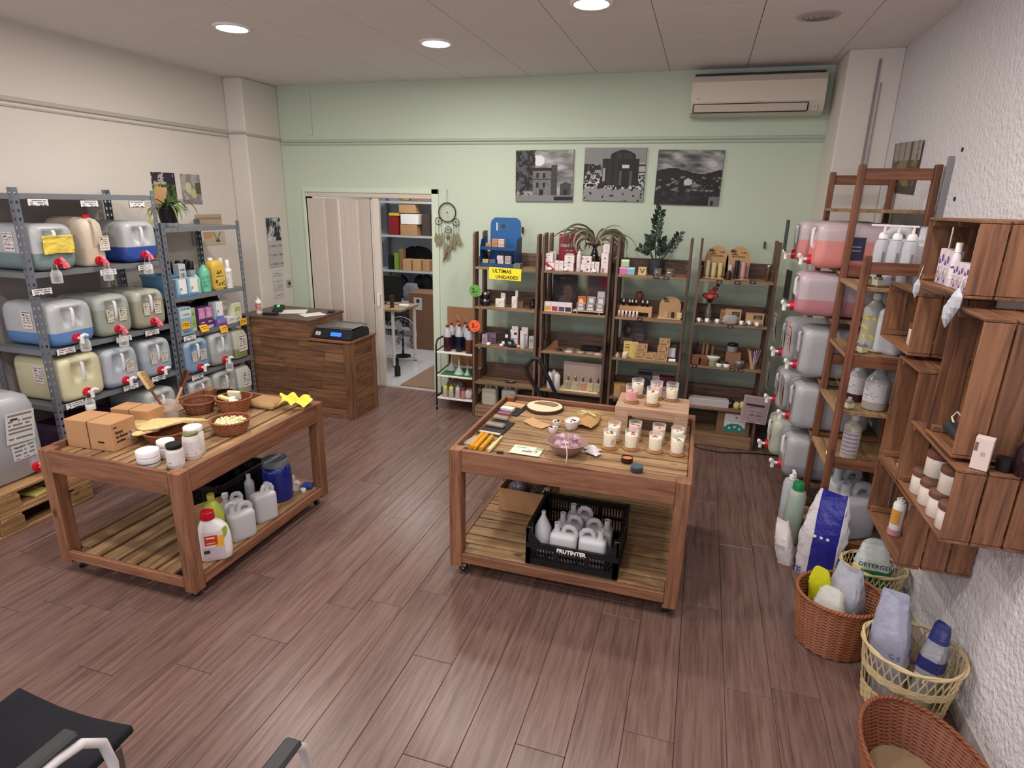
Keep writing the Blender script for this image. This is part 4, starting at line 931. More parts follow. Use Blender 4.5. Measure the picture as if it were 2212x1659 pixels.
# items on the high counter
def flat_sheet(name,label,loc,w,d,rz,col='e6e2dc',cat='paper',th=0.002,seed=None):
 t=MB().box(-w/2,w/2,-d/2,d/2,0,th).build(name,plain('sheet_'+col,col,0.8),None,loc,(0,0,rz)); return tag(t,label,cat)
flat_sheet('paper_sheet','white sheets lying on the counter behind the rack',(-3.78,4.95,0.9215),0.3,0.21,0.5)
flat_sheet('paper_sheet','white sheet under the edge of the scale on the high counter',(-3.50,4.90,0.9215),0.16,0.21,-0.6)
MBx=MB(); MBx.box(-0.03,0.03,-0.025,0.025,0,0.018,0.003); tag(MBx.build('stapler',M['black'],None,(-3.40,5.06,0.9215),(0,0,0.3)),'small black object at the edge of the high counter','stapler')
bottle('small pink-labelled pump bottle on the counter beside the rack',(-3.985,4.75,0.9215),0.028,0.17,M['white'],M['white'],0.4,0.7,pump=True,caph=0.2,lab=labelmat('pink_label','b86a6c','e8dcd8'),rz=0.4)
t=thing('card_terminal','black card terminal with a green light on the counter','terminal',(-3.90,4.92,0.9215),0.5); b=MB(); xprism(b,[(-0.09,0),(-0.09,0.02),(0.06,0.055),(0.09,0.05),(0.09,0)],-0.045,0.045); b.build('housing',M['black'],t,smooth=30)
MB().box(-0.012,0.012,-0.02,0.02,0,0.004).build('status_light',plain('green_light','35d67c',0.4,emit=1.2),t,(0,0.02,0.048),(0.23,0,0))
tag(MB().box(-0.07,0.07,-0.03,0.03,0,0.02,0.005).build('keypad',M['black'],None,(-3.85,4.74,0.9215+0.0),(0,0,0.2)),'flat black keypad in front of the card terminal','keypad')
ZT=T1T+0.001
def carton_box(label,p,w,d,h,rz,flaps=True,print_lines=None,group=None):
 t=thing('cardboard_box',label,'box',p,rz,group); b=MB(); b.box(-w/2,w/2,-d/2,d/2,0,h,0.003); b.build('carton_body',M['card'],t)
 b=MB(); b.box(-0.0015,0.0015,-d/2-0.001,d/2+0.001,-0.0,h+0.0012); b.build('seam',plain('seam_dark','5a3a24',0.9),t); return t
bx=carton_box('closed cardboard box printed with black words, at the table corner',(-2.985,2.245,ZT),0.30,0.155,0.155,0.06)
for i,(s_,z) in enumerate((('Estoy',0.092),('en busca de',0.068),('cocina.',0.044))): text(s_,0.021,M['ink'],bx,(0.1515,-0.055,z),(PI/2,0,PI/2),'lettering','LEFT',bold=0.0006)
text('hola',0.012,M['ink'],bx,(0.1515,-0.062,0.125),(PI/2,0,PI/2),'lettering','LEFT',bold=0.0004)
o=MB(); o.lathe([(0.027,0),(0.027,0.0012)],24,axis='x'); o.build('round_sticker',plain('sticker_grey','b9a494',0.7),bx,(0.1505,0.045,0.055))
MB().box(0.055,0.095,-0.0795,-0.0778,0.045,0.053).build('slot_hole',M['ink'],bx)
MB().box(-0.002,0.003,-0.0795,-0.0778,0.0,0.155).build('gap',plain('seam_dark','5a3a24',0.9),bx)
bx2=carton_box('second cardboard box with black print, behind the first by the rack',(-2.985,2.475,ZT),0.24,0.12,0.14,0.12)
text('hola',0.014,M['ink'],bx2,(0.0,-0.0612,0.105),(PI/2,0,0),'lettering','LEFT',bold=0.0004); text('Gracias',0.02,M['ink'],bx2,(0.0,-0.0612,0.06),(PI/2,0,0),'lettering','LEFT',bold=0.0006)
def weave(b,prof,rows,n,amp,th,seg=None,sy=1.0,cx=0,cy=0,nexp=2.0):
 """rows of strands alternately in and out of n stakes; prof(t)->(radius_x, radius_y, z)"""
 seg=seg or n*3
 for k in range(rows):
  t_=(k+0.5)/rows; rx,ry,z=prof(t_); rx0,ry0,z0=prof(max(0,t_-0.5/rows)); rx1,ry1,z1=prof(min(1,t_+0.5/rows)); hz=(z1-z0)/2*1.04; rs=[]
  for i in range(seg):
   a=2*PI*i/seg; o_=amp*(math.cos(n*a/2+PI*k)*0.6+0.55*math.cos(n*a/2)); c,s=math.cos(a),math.sin(a)
   def P(r_,z_): return (cx+(rx+r_)*c,cy+(ry+r_)*s,z_)
   rs.append([P(o_-th,z),P(o_,z-hz),P(o_+th,z),P(o_,z+hz)])
  rs.append(rs[0]); b.rings(rs,True,False,False)
 return b
def liner(b,prof,seg=40,off=-0.001,floor=True):
 rs=[]
 for k in range(7):
  rx,ry,z=prof(k/6); rs.append([((rx+off)*math.cos(2*PI*i/seg),(ry+off)*math.sin(2*PI*i/seg),z+0.001) for i in range(seg)])
 b.rings(rs,True,floor,False); return b
def rim(b,rx,ry,z,r,twist=40,seg=96,strands=2):
 for q in range(strands):
  b.tube([((rx+r*0.55*math.cos(twist*2*PI*i/seg/2+q*PI))*math.cos(2*PI*i/seg),(ry+r*0.55*math.cos(twist*2*PI*i/seg/2+q*PI))*math.sin(2*PI*i/seg),z+r*0.55*math.sin(twist*2*PI*i/seg/2+q*PI)) for i in range(seg)],r*0.7,6,True)
def wbasket(label,p,R,H,rz=0,sy=1.0,mat='wicker',R0=0.72,rows=9,n=30,group=None,rot=None,cat='basket',amp=0.0028,th=0.0028,rr=0.006,rows_stuff=True):
 t=thing('wicker_basket',label,cat,p,rz,group,rot=rot)
 prof=lambda s: (R*(R0+(1-R0)*s**0.7),R*(R0+(1-R0)*s**0.7)*sy,0.003+s*H)
 b=MB(); weave(b,prof,rows,n,amp,th,sy=sy); b.build('woven_side',M[mat],t,smooth=60)
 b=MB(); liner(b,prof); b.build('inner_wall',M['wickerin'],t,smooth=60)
 b=MB(); rim(b,R,R*sy,0.003+H,rr,36,108); b.build('braided_rim',M[mat],t,smooth=60)
 return t,prof
pt=at(510,937,z=ZT)
T,prf=wbasket('round wicker basket of pale soap pieces near the outer table edge',(-2.475,2.62,ZT),0.105,0.075,mat='wicker2',group='wicker baskets on the first table')
b=MB(); random.seed(3)
def pieces(b,n,R,z,s,seed=1,zr=0.02):
 rnd=random.Random(seed)
 for i in range(n):
  r_=R*math.sqrt(rnd.random()); a=rnd.random()*6.28; R3=Euler((rnd.random()*3,rnd.random()*3,rnd.random()*3)).to_matrix()
  b.cbox((r_*math.cos(a),r_*math.sin(a),z+rnd.random()*zr),(s*(0.6+rnd.random()),s*(0.5+rnd.random()*0.6),s*0.6),R3,s*0.15)
pieces(b,230,0.08,0.05,0.017); stuff(tag(b.build('soap_chips',plain('soap_chip','dcdcae',0.6,var=0.15,scale=50),None,(-2.475,2.62,ZT)),'heap of pale green soap pieces filling the outer wicker basket','soap'))
# lathe bottom so chips rest on something
T,_=wbasket('empty dark round wicker basket between jar and soap basket',(-2.90,2.83,ZT),0.093,0.07,group='wicker baskets on the first table')
T,_=wbasket('wicker basket holding soap bars, at the rack side of the table',(-2.72,2.93,ZT),0.105,0.085,mat='wicker2',group='wicker baskets on the first table')
def soapbar(label,p,s,rot,col='e8dfb8',cat='soap'):
 t=MB().cbox((0,0,0),s,None,0.004).build('soap_bar',plain('soap_'+col,col,0.5,var=0.05),None,p,rot); return tag(t,label,cat)
soapbar('pale rectangular soap standing upright in the basket',(-2.735,2.955,ZT+0.092),(0.085,0.022,0.055),(0.1,0.0,0.1),'d9d2b4')
soapbar('yellow soap bar lying across the basket',(-2.765,2.90,ZT+0.085),(0.085,0.028,0.022),(0,0.1,-0.15),'e6d68a')
soapbar('small round white soap in the basket',(-2.70,2.895,ZT+0.088),(0.036,0.036,0.024),(0.3,0,0),'ece8d2'); soapbar('flat white soap at the basket edge',(-2.672,2.875,ZT+0.086),(0.05,0.04,0.012),(0,0.2,0.5),'efeada')
T,_=wbasket('shallow red-brown basket under the loofah slices',(-2.715,2.405,ZT),0.112,0.055,group='wicker baskets on the first table',rows=7)
# loofah
def slab(name,label,pts,th,mat,cat,z0,group=None,wav=0.006):
 """flat irregular outline with some thickness"""
 n=len(pts); cx=sum(p[0] for p in pts)/n; cy=sum(p[1] for p in pts)/n; b=MB(); rs=[]
 for s,dz in ((0.5,0),(0.94,0.0),(1.0,th*0.4),(0.95,th*0.9),(0.5,th)):
  rs.append([((x-cx)*s,(y-cy)*s,dz+wav*math.sin(x*60)*math.cos(y*50)) for x,y in pts])
 b.rings(rs); o=b.build(name,mat,None,(cx,cy,z0),smooth=60); return tag(o,label,cat,group)
m_lf=plain('loofah','d6bd86',0.95,var=0.2,scale=45,bump=0.8)
def pix(pl,z): return [tuple(at(x,y,z=z))[:2] for x,y in pl]
slab('loofah','long pale loofah sheet laid over the shallow basket',pix([(283,915),(300,905),(350,903),(400,904),(440,906),(452,909),(430,911),(400,912),(370,918),(340,926),(312,932),(296,928)],ZT+0.075),0.012,m_lf,'loofah',ZT+0.072)
slab('loofah','second loofah slice with a curled end below the long one',pix([(284,940),(300,932),(330,926),(352,920),(345,930),(318,940),(298,944),(286,946)],ZT+0.055),0.012,m_lf,'loofah',ZT+0.057)
# plastic tub with brushes
t=thing('plastic_tub','clear square tub with pinkish salt at the rack side of the table','tub',(-2.985,2.665,ZT)); b=MB(); rs=[]
for z,s in ((0.0,0.82),(0.1,1),(0.104,1.03),(0.104,0.97),(0.1,0.95),(0.004,0.78)): rs.append([(x,y,z) for x,y in sel(0.06*s,0.06*s,5,28)])
b.rings(rs); b.build('tub_wall',glass('tub_plastic',(0.95,0.93,0.92),0.2,0.25),t,smooth=40)
b=MB(); b.rings([[(x,y,z) for x,y in sel(0.058*s,0.058*s,5,28)] for z,s in ((0.005,0.76),(0.065,0.9))]); b.build('salt',plain('pink_salt','b88e78',0.9,var=0.1,scale=60),t)
def brush(label,p0,p1,mat,hd,w=0.03,bristle=None):
 t=thing('bath_brush',label,'brush',p0); d=Vector(p1)-Vector(p0); b=MB(); b.tube([(0,0,0),tuple(d*0.6)],0.008,8); b.build('handle',WI['z'] if hd else M['kraft'],t,smooth=50)
 q=d.to_track_quat('Z','Y').to_matrix(); b=MB(); b.cbox(tuple(d*0.78),(w,0.018,d.length*0.45),q,0.006); b.build('brush_head',mat,t)
 b=MB(); rnd=random.Random(5)
 for i in range(150):
  o_=Vector((rnd.uniform(-w/2,w/2)*0.9,0,rnd.uniform(-0.5,0.5)*d.length*0.42)); a_=d*0.78+q@(o_+Vector((0,0.009,0))); c_=d*0.78+q@(o_+Vector((rnd.uniform(-.003,.003),0.026,rnd.uniform(-.003,.003)))); b.tube([tuple(a_),tuple(c_)],0.0012,4)
 stuff(b.build('bristles',bristle or plain('straw_bristle','c9a76a',0.9),t)); return t
brush('straw-coloured bath brush standing in the salt tub, leaning left',(-2.985,2.65,ZT+0.07),(-3.075,2.60,ZT+0.30),plain('pale_wood','d2b483',0.6),True,0.045)
brush('dark brown brush leaning right behind the salt tub',(-2.945,2.685,ZT+0.07),(-2.90,2.79,ZT+0.28),plain('dark_brush','6b3c26',0.8),False,0.03,plain('dark_bristle','5c3222',0.9))
t=MB().box(-0.045,0.045,-0.03,0.03,0,0.03,0.004).build('plastic_case',plain('lilac_box','b49fb4',0.4),None,(-3.02,2.60,ZT)); tag(t,'small lilac plastic case beside the salt tub','case')
# jars at the near corner
def jar(label,p,r,h,body,lid,lidh=0.018,lidr=1.02,lab=None,group=None,name='jar'):
 t=thing(name,label,'jar',p,0,group); b=MB(); hb=h-lidh; b.lathe([(r*0.92,0),(r,0.005),(r,hb*0.86),(r*0.88,hb*0.95),(r*0.86,hb)],28); b.build('body',body,t,smooth=40)
 b=MB(); b.lathe([(r*lidr*0.9,hb),(r*lidr*0.93,hb+0.002),(r*lidr*0.93,h-0.003),(r*lidr*0.9,h)],28); b.build('lid',lid,t,smooth=35)
 if lab:
  b=MB(); b.lathe([(r+0.0006,h*0.15),(r+0.0006,h*0.7)],28,cap0=False,cap1=False); b.build('label',lab,t,smooth=60)
 return t
wj=plain('white_jar','e6e2e2',0.35); pk=plain('pinkish_white','ddd2ce',0.3,var=0.04)
t=jar('low white tub with a blue stripe near the table corner',tuple(at(323,1004,z=ZT)),0.052,0.082,wj,wj,0.03,1.1); b=MB(); b.lathe([(0.0526,0.018),(0.0526,0.023)],30,cap0=False,cap1=False); b.build('stripe',plain('teal_stripe','2c5a78',0.5),t)
jar('white tub partly behind the black-lidded jar',tuple(at(362,985,z=ZT)),0.042,0.09,wj,wj,0.03,1.1)
jar('tall jar of white powder with a black lid',tuple(at(382,1008,z=ZT)),0.04,0.125,pk,M['black'],0.022,1.0,labelmat('tall_label','dcd4d2','9c9694',40,0.6))
jar('tall jar of white powder with a gold-green lid',tuple(at(418,988,z=ZT)),0.042,0.14,pk,plain('gold_lid','8c8a60',0.3,0.6),0.012,0.95,labelmat('tall_label','dcd4d2','9c9694',40,0.6))
jar('wide white container standing behind the gold-lidded jar',(-2.435,2.315,ZT),0.048,0.15,wj,wj,0.02,1.04)
# yellow cloth + paper bags
def drape(u,v,d): x=(u-0.5)*0.2; y=(v-0.5)*0.12; return (x+0.02*math.sin(v*5),y+0.02*math.sin(u*6),0.012+0.03*abs(math.sin(u*7+v*2))+d*0.5+0.02*v)
cloth('cleaning_cloth','crumpled yellow cloth on the far corner of the first table',(-2.36,3.06,ZT+0.036),0.2,0.12,0.02,'e8d352',5,(0,0,0.25),fn=drape)
b=MB(); b.cbox((0,0,0.018),(0.22,0.17,0.036),None,0.012); tag(b.build('paper_bag',plain('brown_paper','a58358',0.85,var=0.15,bump=0.4),None,(-2.60,3.085,ZT),(0.0,0,-0.05)),'stack of folded brown paper bags at the far end of the first table','paper bags')
b=MB(); b.lathe([(0.05,0),(0.052,0.085),(0.047,0.085),(0.045,0.005)],24); tag(b.build('cup',M['black'],None,(-2.87,3.02,ZT),smooth=40),'black cup between two wicker baskets','cup')
# ---- lower shelf of the first table
ZL=T1L+0.001
m_hdpe=plain('natural_plastic','c4c3c8',0.35,var=0.05)
def canister(label,p,w,d,h,rz,mat=m_hdpe,cap=None,group=None,neck_x=-0.27,name='canister'):
 t=thing(name,label,'canister',p,rz,group); b=MB(); rs=[]
 for z,sx,ox in ((0,0.9,0),(0.01,0.98,0),(0.02,1,0),(h*0.66,1,0),(h*0.72,0.97,0),(h*0.76,0.86,0.0),(h*0.785,0.6,0.0)): rs.append([(x+ox,y,z) for x,y in sel(w/2*sx,d/2*(sx if sx>0.9 else sx*0.95),5,32)])
 b.rings(rs); b.build('body',mat,t,smooth=45)
 b=MB(); b.tube([(-0.03*w,0,h*0.73),(0.0*w,0,h*0.86),(0.07*w,0,h*0.925),(0.2*w,0,h*0.935),(0.34*w,0,h*0.91),(0.43*w,0,h*0.82),(0.45*w,0,h*0.64)],[0.075*w,0.075*w,0.08*w,0.085*w,0.085*w,0.08*w,0.05*w],10,flat=1.25); b.build('handle',mat,t,smooth=60)
 b=MB(); b.lathe([(0.16*w,h*0.74),(0.11*w,h*0.83),(0.1*w,h*0.985),(0.115*w,h*0.99),(0.115*w,h),(0.08*w,h),(0.08*w,h*0.9)],16,(neck_x*w,0,0),cap1=False); b.build('neck',mat,t,smooth=40)
 if cap: b=MB(); b.lathe([(0.14*w,h*0.94),(0.14*w,h*1.04)],14,(neck_x*w,0,0)); b.build('cap',cap,t,smooth=35)
 return t
rw=math.radians(68)
canister('empty white canister next to the big detergent bottle',(-2.335,2.455,ZL),0.15,0.095,0.215,rw,group='empty canisters under the first table')
canister('empty white capped canister just behind the others, in a row',(-2.45,2.53,ZL),0.13,0.08,0.22,rw,cap=M['milk'],group='empty canisters under the first table')
canister('empty white canister nearest the blue keg',(-2.345,2.665,ZL),0.14,0.09,0.23,rw,neck_x=0.2,group='empty canisters under the first table')
# detergent bottle
def detergent(label,p,rz,body,cap,front=True):
 t=thing('detergent_bottle',label,'bottle',p,rz); b=MB(); rs=[]
 for z,w,d,ox in ((0,.07,.035,0),(.01,.08,.042,0),(.05,.083,.045,0),(.13,.08,.045,0),(.18,.072,.042,-.004),(.21,.055,.036,-.012),(.23,.036,.03,-.02),(.24,.03,.028,-.02)): rs.append([(x+ox,y,z) for x,y in sel(w,d,3.2,32)])
 b.rings(rs); b.build('body',body,t,smooth=45)
 b=MB(); b.lathe([(0.036,.238),(.037,.245),(.033,.275),(.028,.28)],20,(-.02,0,0)); b.build('cap',cap,t,smooth=35)
 if front:
  b=MB(); b.lathe([(0.024,-0.0452),(0.024,-0.0435)],20,(0,0,0),'y'); o=b.build('handle_opening',plain('lime_liquid','9fb332',0.4),t,(0.052,0,0.165),(0,0.3,0)); o.scale=(0.6,1,1.5)
  def lab(u,v):
   if 0.08<u<0.72 and 0.5<v<0.86: return hexc('c8401c') if not (0.15<u<0.6 and (abs(v-0.78)<0.02 or abs(v-0.57)<0.02)) else hexc('f0d8c8')
   if u>0.6 and 0.42<v<0.85: return hexc('f0b43c')
   if v<0.42: return hexc('cdbfca') if not (u<0.3 and 0.18<v<0.3) else hexc('3a3230')
   return hexc('e8dcdc')
  panel('label',0.1,0.15,24,32,lab,t,(-0.004,-0.047,0.025))
 return t
detergent('white detergent bottle with red cap and orange-red label',(-2.318,2.245,ZL),math.radians(40),plain('glossy_white','ece8ea',0.2,coat=0.4),M['red'])
t=thing('detergent_bottle','lime green bottle half hidden behind the white detergent bottle','bottle',(-2.40,2.335,ZL),0.6); b=MB(); b.lathe([(0.05,0),(0.055,0.01),(0.055,0.2),(0.035,0.255),(0.018,0.275),(0.018,0.3)],20); b.build('body',plain('lime_plastic','b5c04c',0.3),t,smooth=40)
b=MB(); b.lathe([(0.0195,0.292),(0.0195,0.315)],16); b.build('cap',plain('lime_cap','c8cc50',0.4),t)
# blue keg
t=thing('plastic_keg','deep blue plastic keg with a grey screw lid on the lower shelf','keg',(-2.45,2.925,ZL)); b=MB(); b.lathe([(0.085,0),(0.092,0.008),(0.094,0.12),(0.092,0.2),(0.084,0.225),(0.074,0.232)],30); b.build('body',plain('cobalt_plastic','15267c',0.25,coat=0.3),t,smooth=40)
b=MB(); b.lathe([(0.08,0.23),(0.082,0.235),(0.08,0.27),(0.07,0.275),(0.068,0.268)],30); b.build('lid',plain('grey_lid','777a82',0.5),t,smooth=35)
b=MB(); b.box(0.075,0.1,-0.015,0.015,0.18,0.235,0.006); b.build('lug',plain('cobalt_plastic','15267c',0.25),t)
def vcrate(name,label,p,w,d,h,rz,mat,group=None,logo=None,low_front=False):
 """ventilated plastic crate: pierced walls built as bars"""
 t=thing(name,label,'crate',p,rz,group); th=0.012
 MB().box(-w/2,w/2,-d/2,d/2,0,0.008,0.002).build('bottom',mat,t)
 def wall(nm,L,yy,hh,axis,notch=0.0):
  b=MB()
  def bx(a0,a1,z0,z1,t0=-th/2,t1=th/2):
   if axis==0: b.box(a0,a1,yy+t0,yy+t1,z0,z1)
   else: b.box(yy+t0,yy+t1,a0,a1,z0,z1)
  bx(-L/2,L/2,0.008,0.04); bx(-L/2,L/2,hh-0.03,hh,-th/2-0.003,th/2+0.003); bx(-L/2,-L/2+0.03,0.04,hh-0.03); bx(L/2-0.03,L/2,0.04,hh-0.03)
  bx(-L/2,L/2,hh*0.52,hh*0.52+0.012)
  n=int((L-0.06)/0.016)
  for i in range(n):
   a=-L/2+0.03+(i+0.5)*(L-0.06)/n; bx(a-0.0035,a+0.0035,0.04,hh-0.03)
  for q in (-1/6,1/6): bx(q*L-0.012,q*L+0.012,0.04,hh-0.03,-th/2-0.002,th/2)
  b.build(nm,mat,t)
 hf=h*0.62 if low_front else h
 wall('front_wall',w,-d/2+th/2,hf,0); wall('back_wall',w,d/2-th/2,h,0); wall('side_wall',d,-w/2+th/2,h,1); wall('side_wall',d,w/2-th/2,h,1)
 for sx in (-1,1):
  for sy in (-1,1): MB().box(*sorted((sx*w/2,sx*(w/2-0.03))),*sorted((sy*d/2,sy*(d/2-0.03))),0,h+0.008,0.003).build('corner_post',mat,t)
 if low_front:
  for sx in (-1,1): MB().add([(sx*w/2,-d/2,hf),(sx*w/2,-d/2+0.002,h),(sx*(w/2-0.08),-d/2+0.002,hf),(sx*w/2,-d/2+th,hf),(sx*w/2,-d/2+th,h),(sx*(w/2-0.08),-d/2+th,hf)],[(0,1,2),(5,4,3),(0,2,5,3),(1,0,3,4),(2,1,4,5)]).build('corner_gusset',mat,t)
 if logo: text(logo,0.03,M['white'],t,(0,-d/2-0.0045,hf-0.027),name='lettering',bold=0.0012)
 return t
m_crate=plain('black_crate','0c0c10',0.4)
vcrate('plastic_crate','black ventilated crate at the back of the lower shelf of the first table',(-2.745,2.80,ZL),0.32,0.46,0.2,0,m_crate)
for (x,y,rot,lb) in ((-2.42,3.08,(PI/2,0,0.4),'empty clear cup lying beside the blue keg'),(-2.49,3.14,(PI/2,0,-0.3),'second clear cup lying behind the first')):
 b=MB(); b.lathe([(0.022,0),(0.03,0.06),(0.032,0.062),(0.028,0.06),(0.02,0.003)],20); tag(b.build('plastic_cup',M['clear'],None,(x,y,ZL+0.032),rot,smooth=40),lb,'cup','clear cups under the first table')
tag(MB().lathe([(0.016,0),(0.017,0.002),(0.017,0.022),(0.014,0.024)],16).build('stopper',M['white'],None,(-2.345,3.04,ZL),smooth=35),'white cap at the far end of the lower shelf','cap');
tag(MB().lathe([(0.02,-0.03),(0.022,-0.028),(0.022,0.028),(0.02,0.03)],18,(0,0,0),'x').build('stopper',plain('blue_cap','2c4c9c',0.4),None,(-2.345,3.09,ZL+0.023),(0,0,0.3),smooth=35),'blue cap lying beside the white one on the lower shelf','cap')
bottle('white bottle standing between keg and canisters',(-2.56,2.80,ZL),0.03,0.2,M['milk'],M['milk'],0.4,0.7,caph=0.1)
t=thing('plastic_cup','translucent tumbler under the near corner of the first table','cup',(-2.62,2.36,ZL)); b=MB(); b.lathe([(0.04,0),(0.05,0.1),(0.046,0.1),(0.037,0.004)],22); b.build('cup_wall',M['milk'],t,smooth=40)
tag(MB().box(-0.1,0.1,-0.004,0.004,0,0.2,0.001).build('board_offcut',M['kraft'],None,(-2.53,2.44,ZL),(0,0,1.2)),'pale board standing on the lower shelf behind the detergent','board')
ZB=T2T+0.001
def tumbler(label,p,wax,r=0.037,h=0.098,coaster=True,fill=0.075,decor=('8a5a30','c23020'),seed=0,group=None,z0=0):
 t=thing('candle',label,'candle',p,seed*0.7,group); c0=0.008 if coaster else 0
 if coaster: b=MB(); b.lathe([(r*1.15,0),(r*1.22,0.002),(r*1.22,0.0075),(r*1.15,0.008)],28); b.build('cork_coaster',M['cork'],t,smooth=35)
 b=MB(); b.lathe([(r*0.86,c0+0.0005),(r*0.9,c0+0.002),(r,c0+h),(r-0.0018,c0+h),(r*0.87,c0+0.006)],28,cap1=False); b.build('glass_tumbler',M['clear'],t,smooth=40)
 b=MB(); b.lathe([(r*0.84,c0+0.0065),(r*0.86,c0+0.01),(r*0.93,c0+fill-0.002),(r*0.9,c0+fill)],28); b.build('wax',wax,t,smooth=40)
 b=MB(); b.lathe([(r*0.93*0.45,-r-0.0005),(r*0.93*0.45,-r-0.0001)],20,(0,0,0),'y'); o=b.build('round_sticker',plain('kraft_sticker','c9b394',0.7),t,(0,0,c0+0.04));
 rnd=random.Random(seed); b=MB()
 for i in range(5):
  a=rnd.random()*6.28; q=r*0.6*rnd.random(); b.mi=i % 2; b.cbox((q*math.cos(a),q*math.sin(a),c0+fill+0.003),(0.02*rnd.uniform(.4,1),0.008,0.006),Euler((rnd.uniform(-.4,.4),rnd.uniform(-.4,.4),a)).to_matrix(),0.002)
 b.build('botanicals',[plain('bot_'+decor[0],decor[0],0.7),plain('bot_'+decor[1],decor[1],0.6)],t)
 b=MB(); b.tube([(0,0,c0+fill-0.002),(0.002,0,c0+fill+0.012)],0.0012,5); b.build('wick',M['ink'],t); return t
crm,pnk,blush=M['cream'],plain('pink_wax','e08c8c',0.5,sss=0.2),plain('blush_wax','e2b8a8',0.5,sss=0.2)
CG='candle tumblers on the second table'
for i,(px,py,wx,lb,dc) in enumerate([(1316,967,crm,'cream candle with orange slice and star decoration, front row beside the sachets',('3a2416','c87828')),(1362,969,crm,'cream candle with a ring of red berries, front row',('b02c20','7a2a1c')),(1414,975,crm,'cream candle with a bright red petal on top, front row',('c02430','a05040')),(1461,981,crm,'cream candle with a green leaf, front row at the table edge',('6a7a58','8c9474')),
   (1325,950,crm,'cream candle with orange peel, second row near the paper bag',('c87828','8a8a60')),(1370,948,blush,'blush pink candle in the second row before the riser opening',('5a2c24','b07860')),(1421,955,blush,'candle with dark red petals and a pink crystal, second row',('7c1c24','e0a8b0')),(1461,962,crm,'pale candle with green leaves, second row by the riser leg',('7a8a68','a8a080'))]):
 p=at(px,py,z=ZB); tumbler(lb,(p.x,p.y,ZB),wx,seed=i+1,decor=dc,group=CG)
# riser
t=thing('display_riser','pale wooden bridge-shaped riser carrying candles at the table corner','riser',(-0.178,3.47,ZB)); wr=plain('riser_wood_base','b08c72',0.6); WR=wood('riser_wood','b99a80','a98870','8a6a54','x',0.8,vary=0.03,knots=False)
HR=0.155; MB().box(-0.205,0.205,-0.14,0.14,HR-0.022,HR,0.002).build('top_board',WR,t)
for sx in (-1,1): MB().box(*sorted((sx*0.205,sx*0.128)),-0.14,0.14,0,HR-0.0225,0.002).build('leg_block',WR,t)
MB().box(-0.1275,0.1275,-0.14,-0.128,HR-0.05,HR-0.0225,0.001).build('apron',WR,t)
for i,(px,py,wx,lb,dc,fl_) in enumerate([(1363,868,pnk,'pink candle with white petals on the riser',('e6d4d0','5a3a30'),0.06),(1376,855,crm,'cream candle behind the pink one on the riser',('8a8a60','c8a880'),0.07),(1408,874,crm,'cream candle with a red bud in the middle of the riser',('b03028','3c3028'),0.07),(1416,860,blush,'blush candle behind the middle one on the riser',('6a5040','a88c70'),0.07),(1450,864,crm,'cream candle with a round sticker at the shelf end of the riser',('c8b890','a8b080'),0.06)]):
 p=at(px,py,z=ZB+HR+0.001); tumbler(lb,(max(-0.34,p.x),min(3.575,p.y),ZB+HR+0.001),wx,seed=i+11,decor=dc,fill=fl_,group='candle tumblers on the riser')
# wood slice with soap bar
p=at(1176,884,z=ZB); t=thing('wood_slice','round bark-edged wood slice with a pale top on the second table','wood slice',(p.x,p.y,ZB)); b=MB()
rs=[]
for r_,z in ((0.112,0),(0.12,0.004),(0.122,0.018),(0.117,0.022)): rs.append([(r_*(1+0.02*math.sin(3*a)+0.008*math.sin(17*a))*math.cos(a),r_*0.95*(1+0.02*math.sin(3*a)+0.008*math.sin(17*a))*math.sin(a),z) for a in [2*PI*i/64 for i in range(64)]])
b.rings(rs,True,True,False); b.build('bark',plain('bark','4a3426',0.9,var=0.4,scale=60,bump=0.6),t,smooth=40)
b=MB(); b.rings([[(x*0.975,y*0.975,z) for x,y,_ in rs[3]] for z in (0.02,0.0228)]); b.build('cut_face',plain('pale_cut_wood','dccdb0',0.7,var=0.06,scale=20),t)
slab('bark_piece','flat strip of brown bark on the wood slice',[(p.x-0.075,p.y+0.02),(p.x-0.05,p.y+0.05),(p.x+0.0,p.y+0.065),(p.x+0.06,p.y+0.055),(p.x+0.085,p.y+0.03),(p.x+0.06,p.y-0.0),(p.x+0.0,p.y+0.012)],0.01,plain('tan_bark','8e6c50',0.9,var=0.2,scale=30),'bark',ZB+0.0235,wav=0.001)
# slates and soaps along the left edge
m_sl=plain('black_slate','1a1c24',0.5,var=0.2,scale=30)
for i,((px,py),rz,lb) in enumerate((((1109,884),-0.10,'black slate plate under the white and pink soaps'),((1072,925),-0.06,'black slate plate under the wrapped soaps'))):
 p=at(px,py,z=ZB); tag(MB().box(-0.075,0.075,-0.12,0.12,0,0.006,0.002).build('slate',m_sl,None,(p.x+0.0,p.y,ZB),(0,0,rz)),lb,'slate')
def obx(name,label,px,py,z,s,rz,mat,cat,ch=0.002,group=None): p=at(px,py,z=z); return tag(MB().box(-s[0]/2,s[0]/2,-s[1]/2,s[1]/2,0,s[2],ch).build(name,mat,None,(p.x,p.y,z),(0,0,rz)),label,cat,group)
ZS=ZB+0.0065
obx('soap_wrap','curved strip of brown paper on the first slate',1112,877,ZS,(0.13,0.07,0.012),-0.12,M['kraft'],'paper')
obx('soap_bar','white soap bar on the first slate',1097,886,ZS,(0.085,0.045,0.02),-0.15,plain('soap_white','e2dcd8',0.5),'soap')
obx('soap_bar','plum-coloured soap bar in front of the white one',1090,897,ZS,(0.085,0.035,0.02),-0.15,plain('soap_plum','8a5860',0.5),'soap')
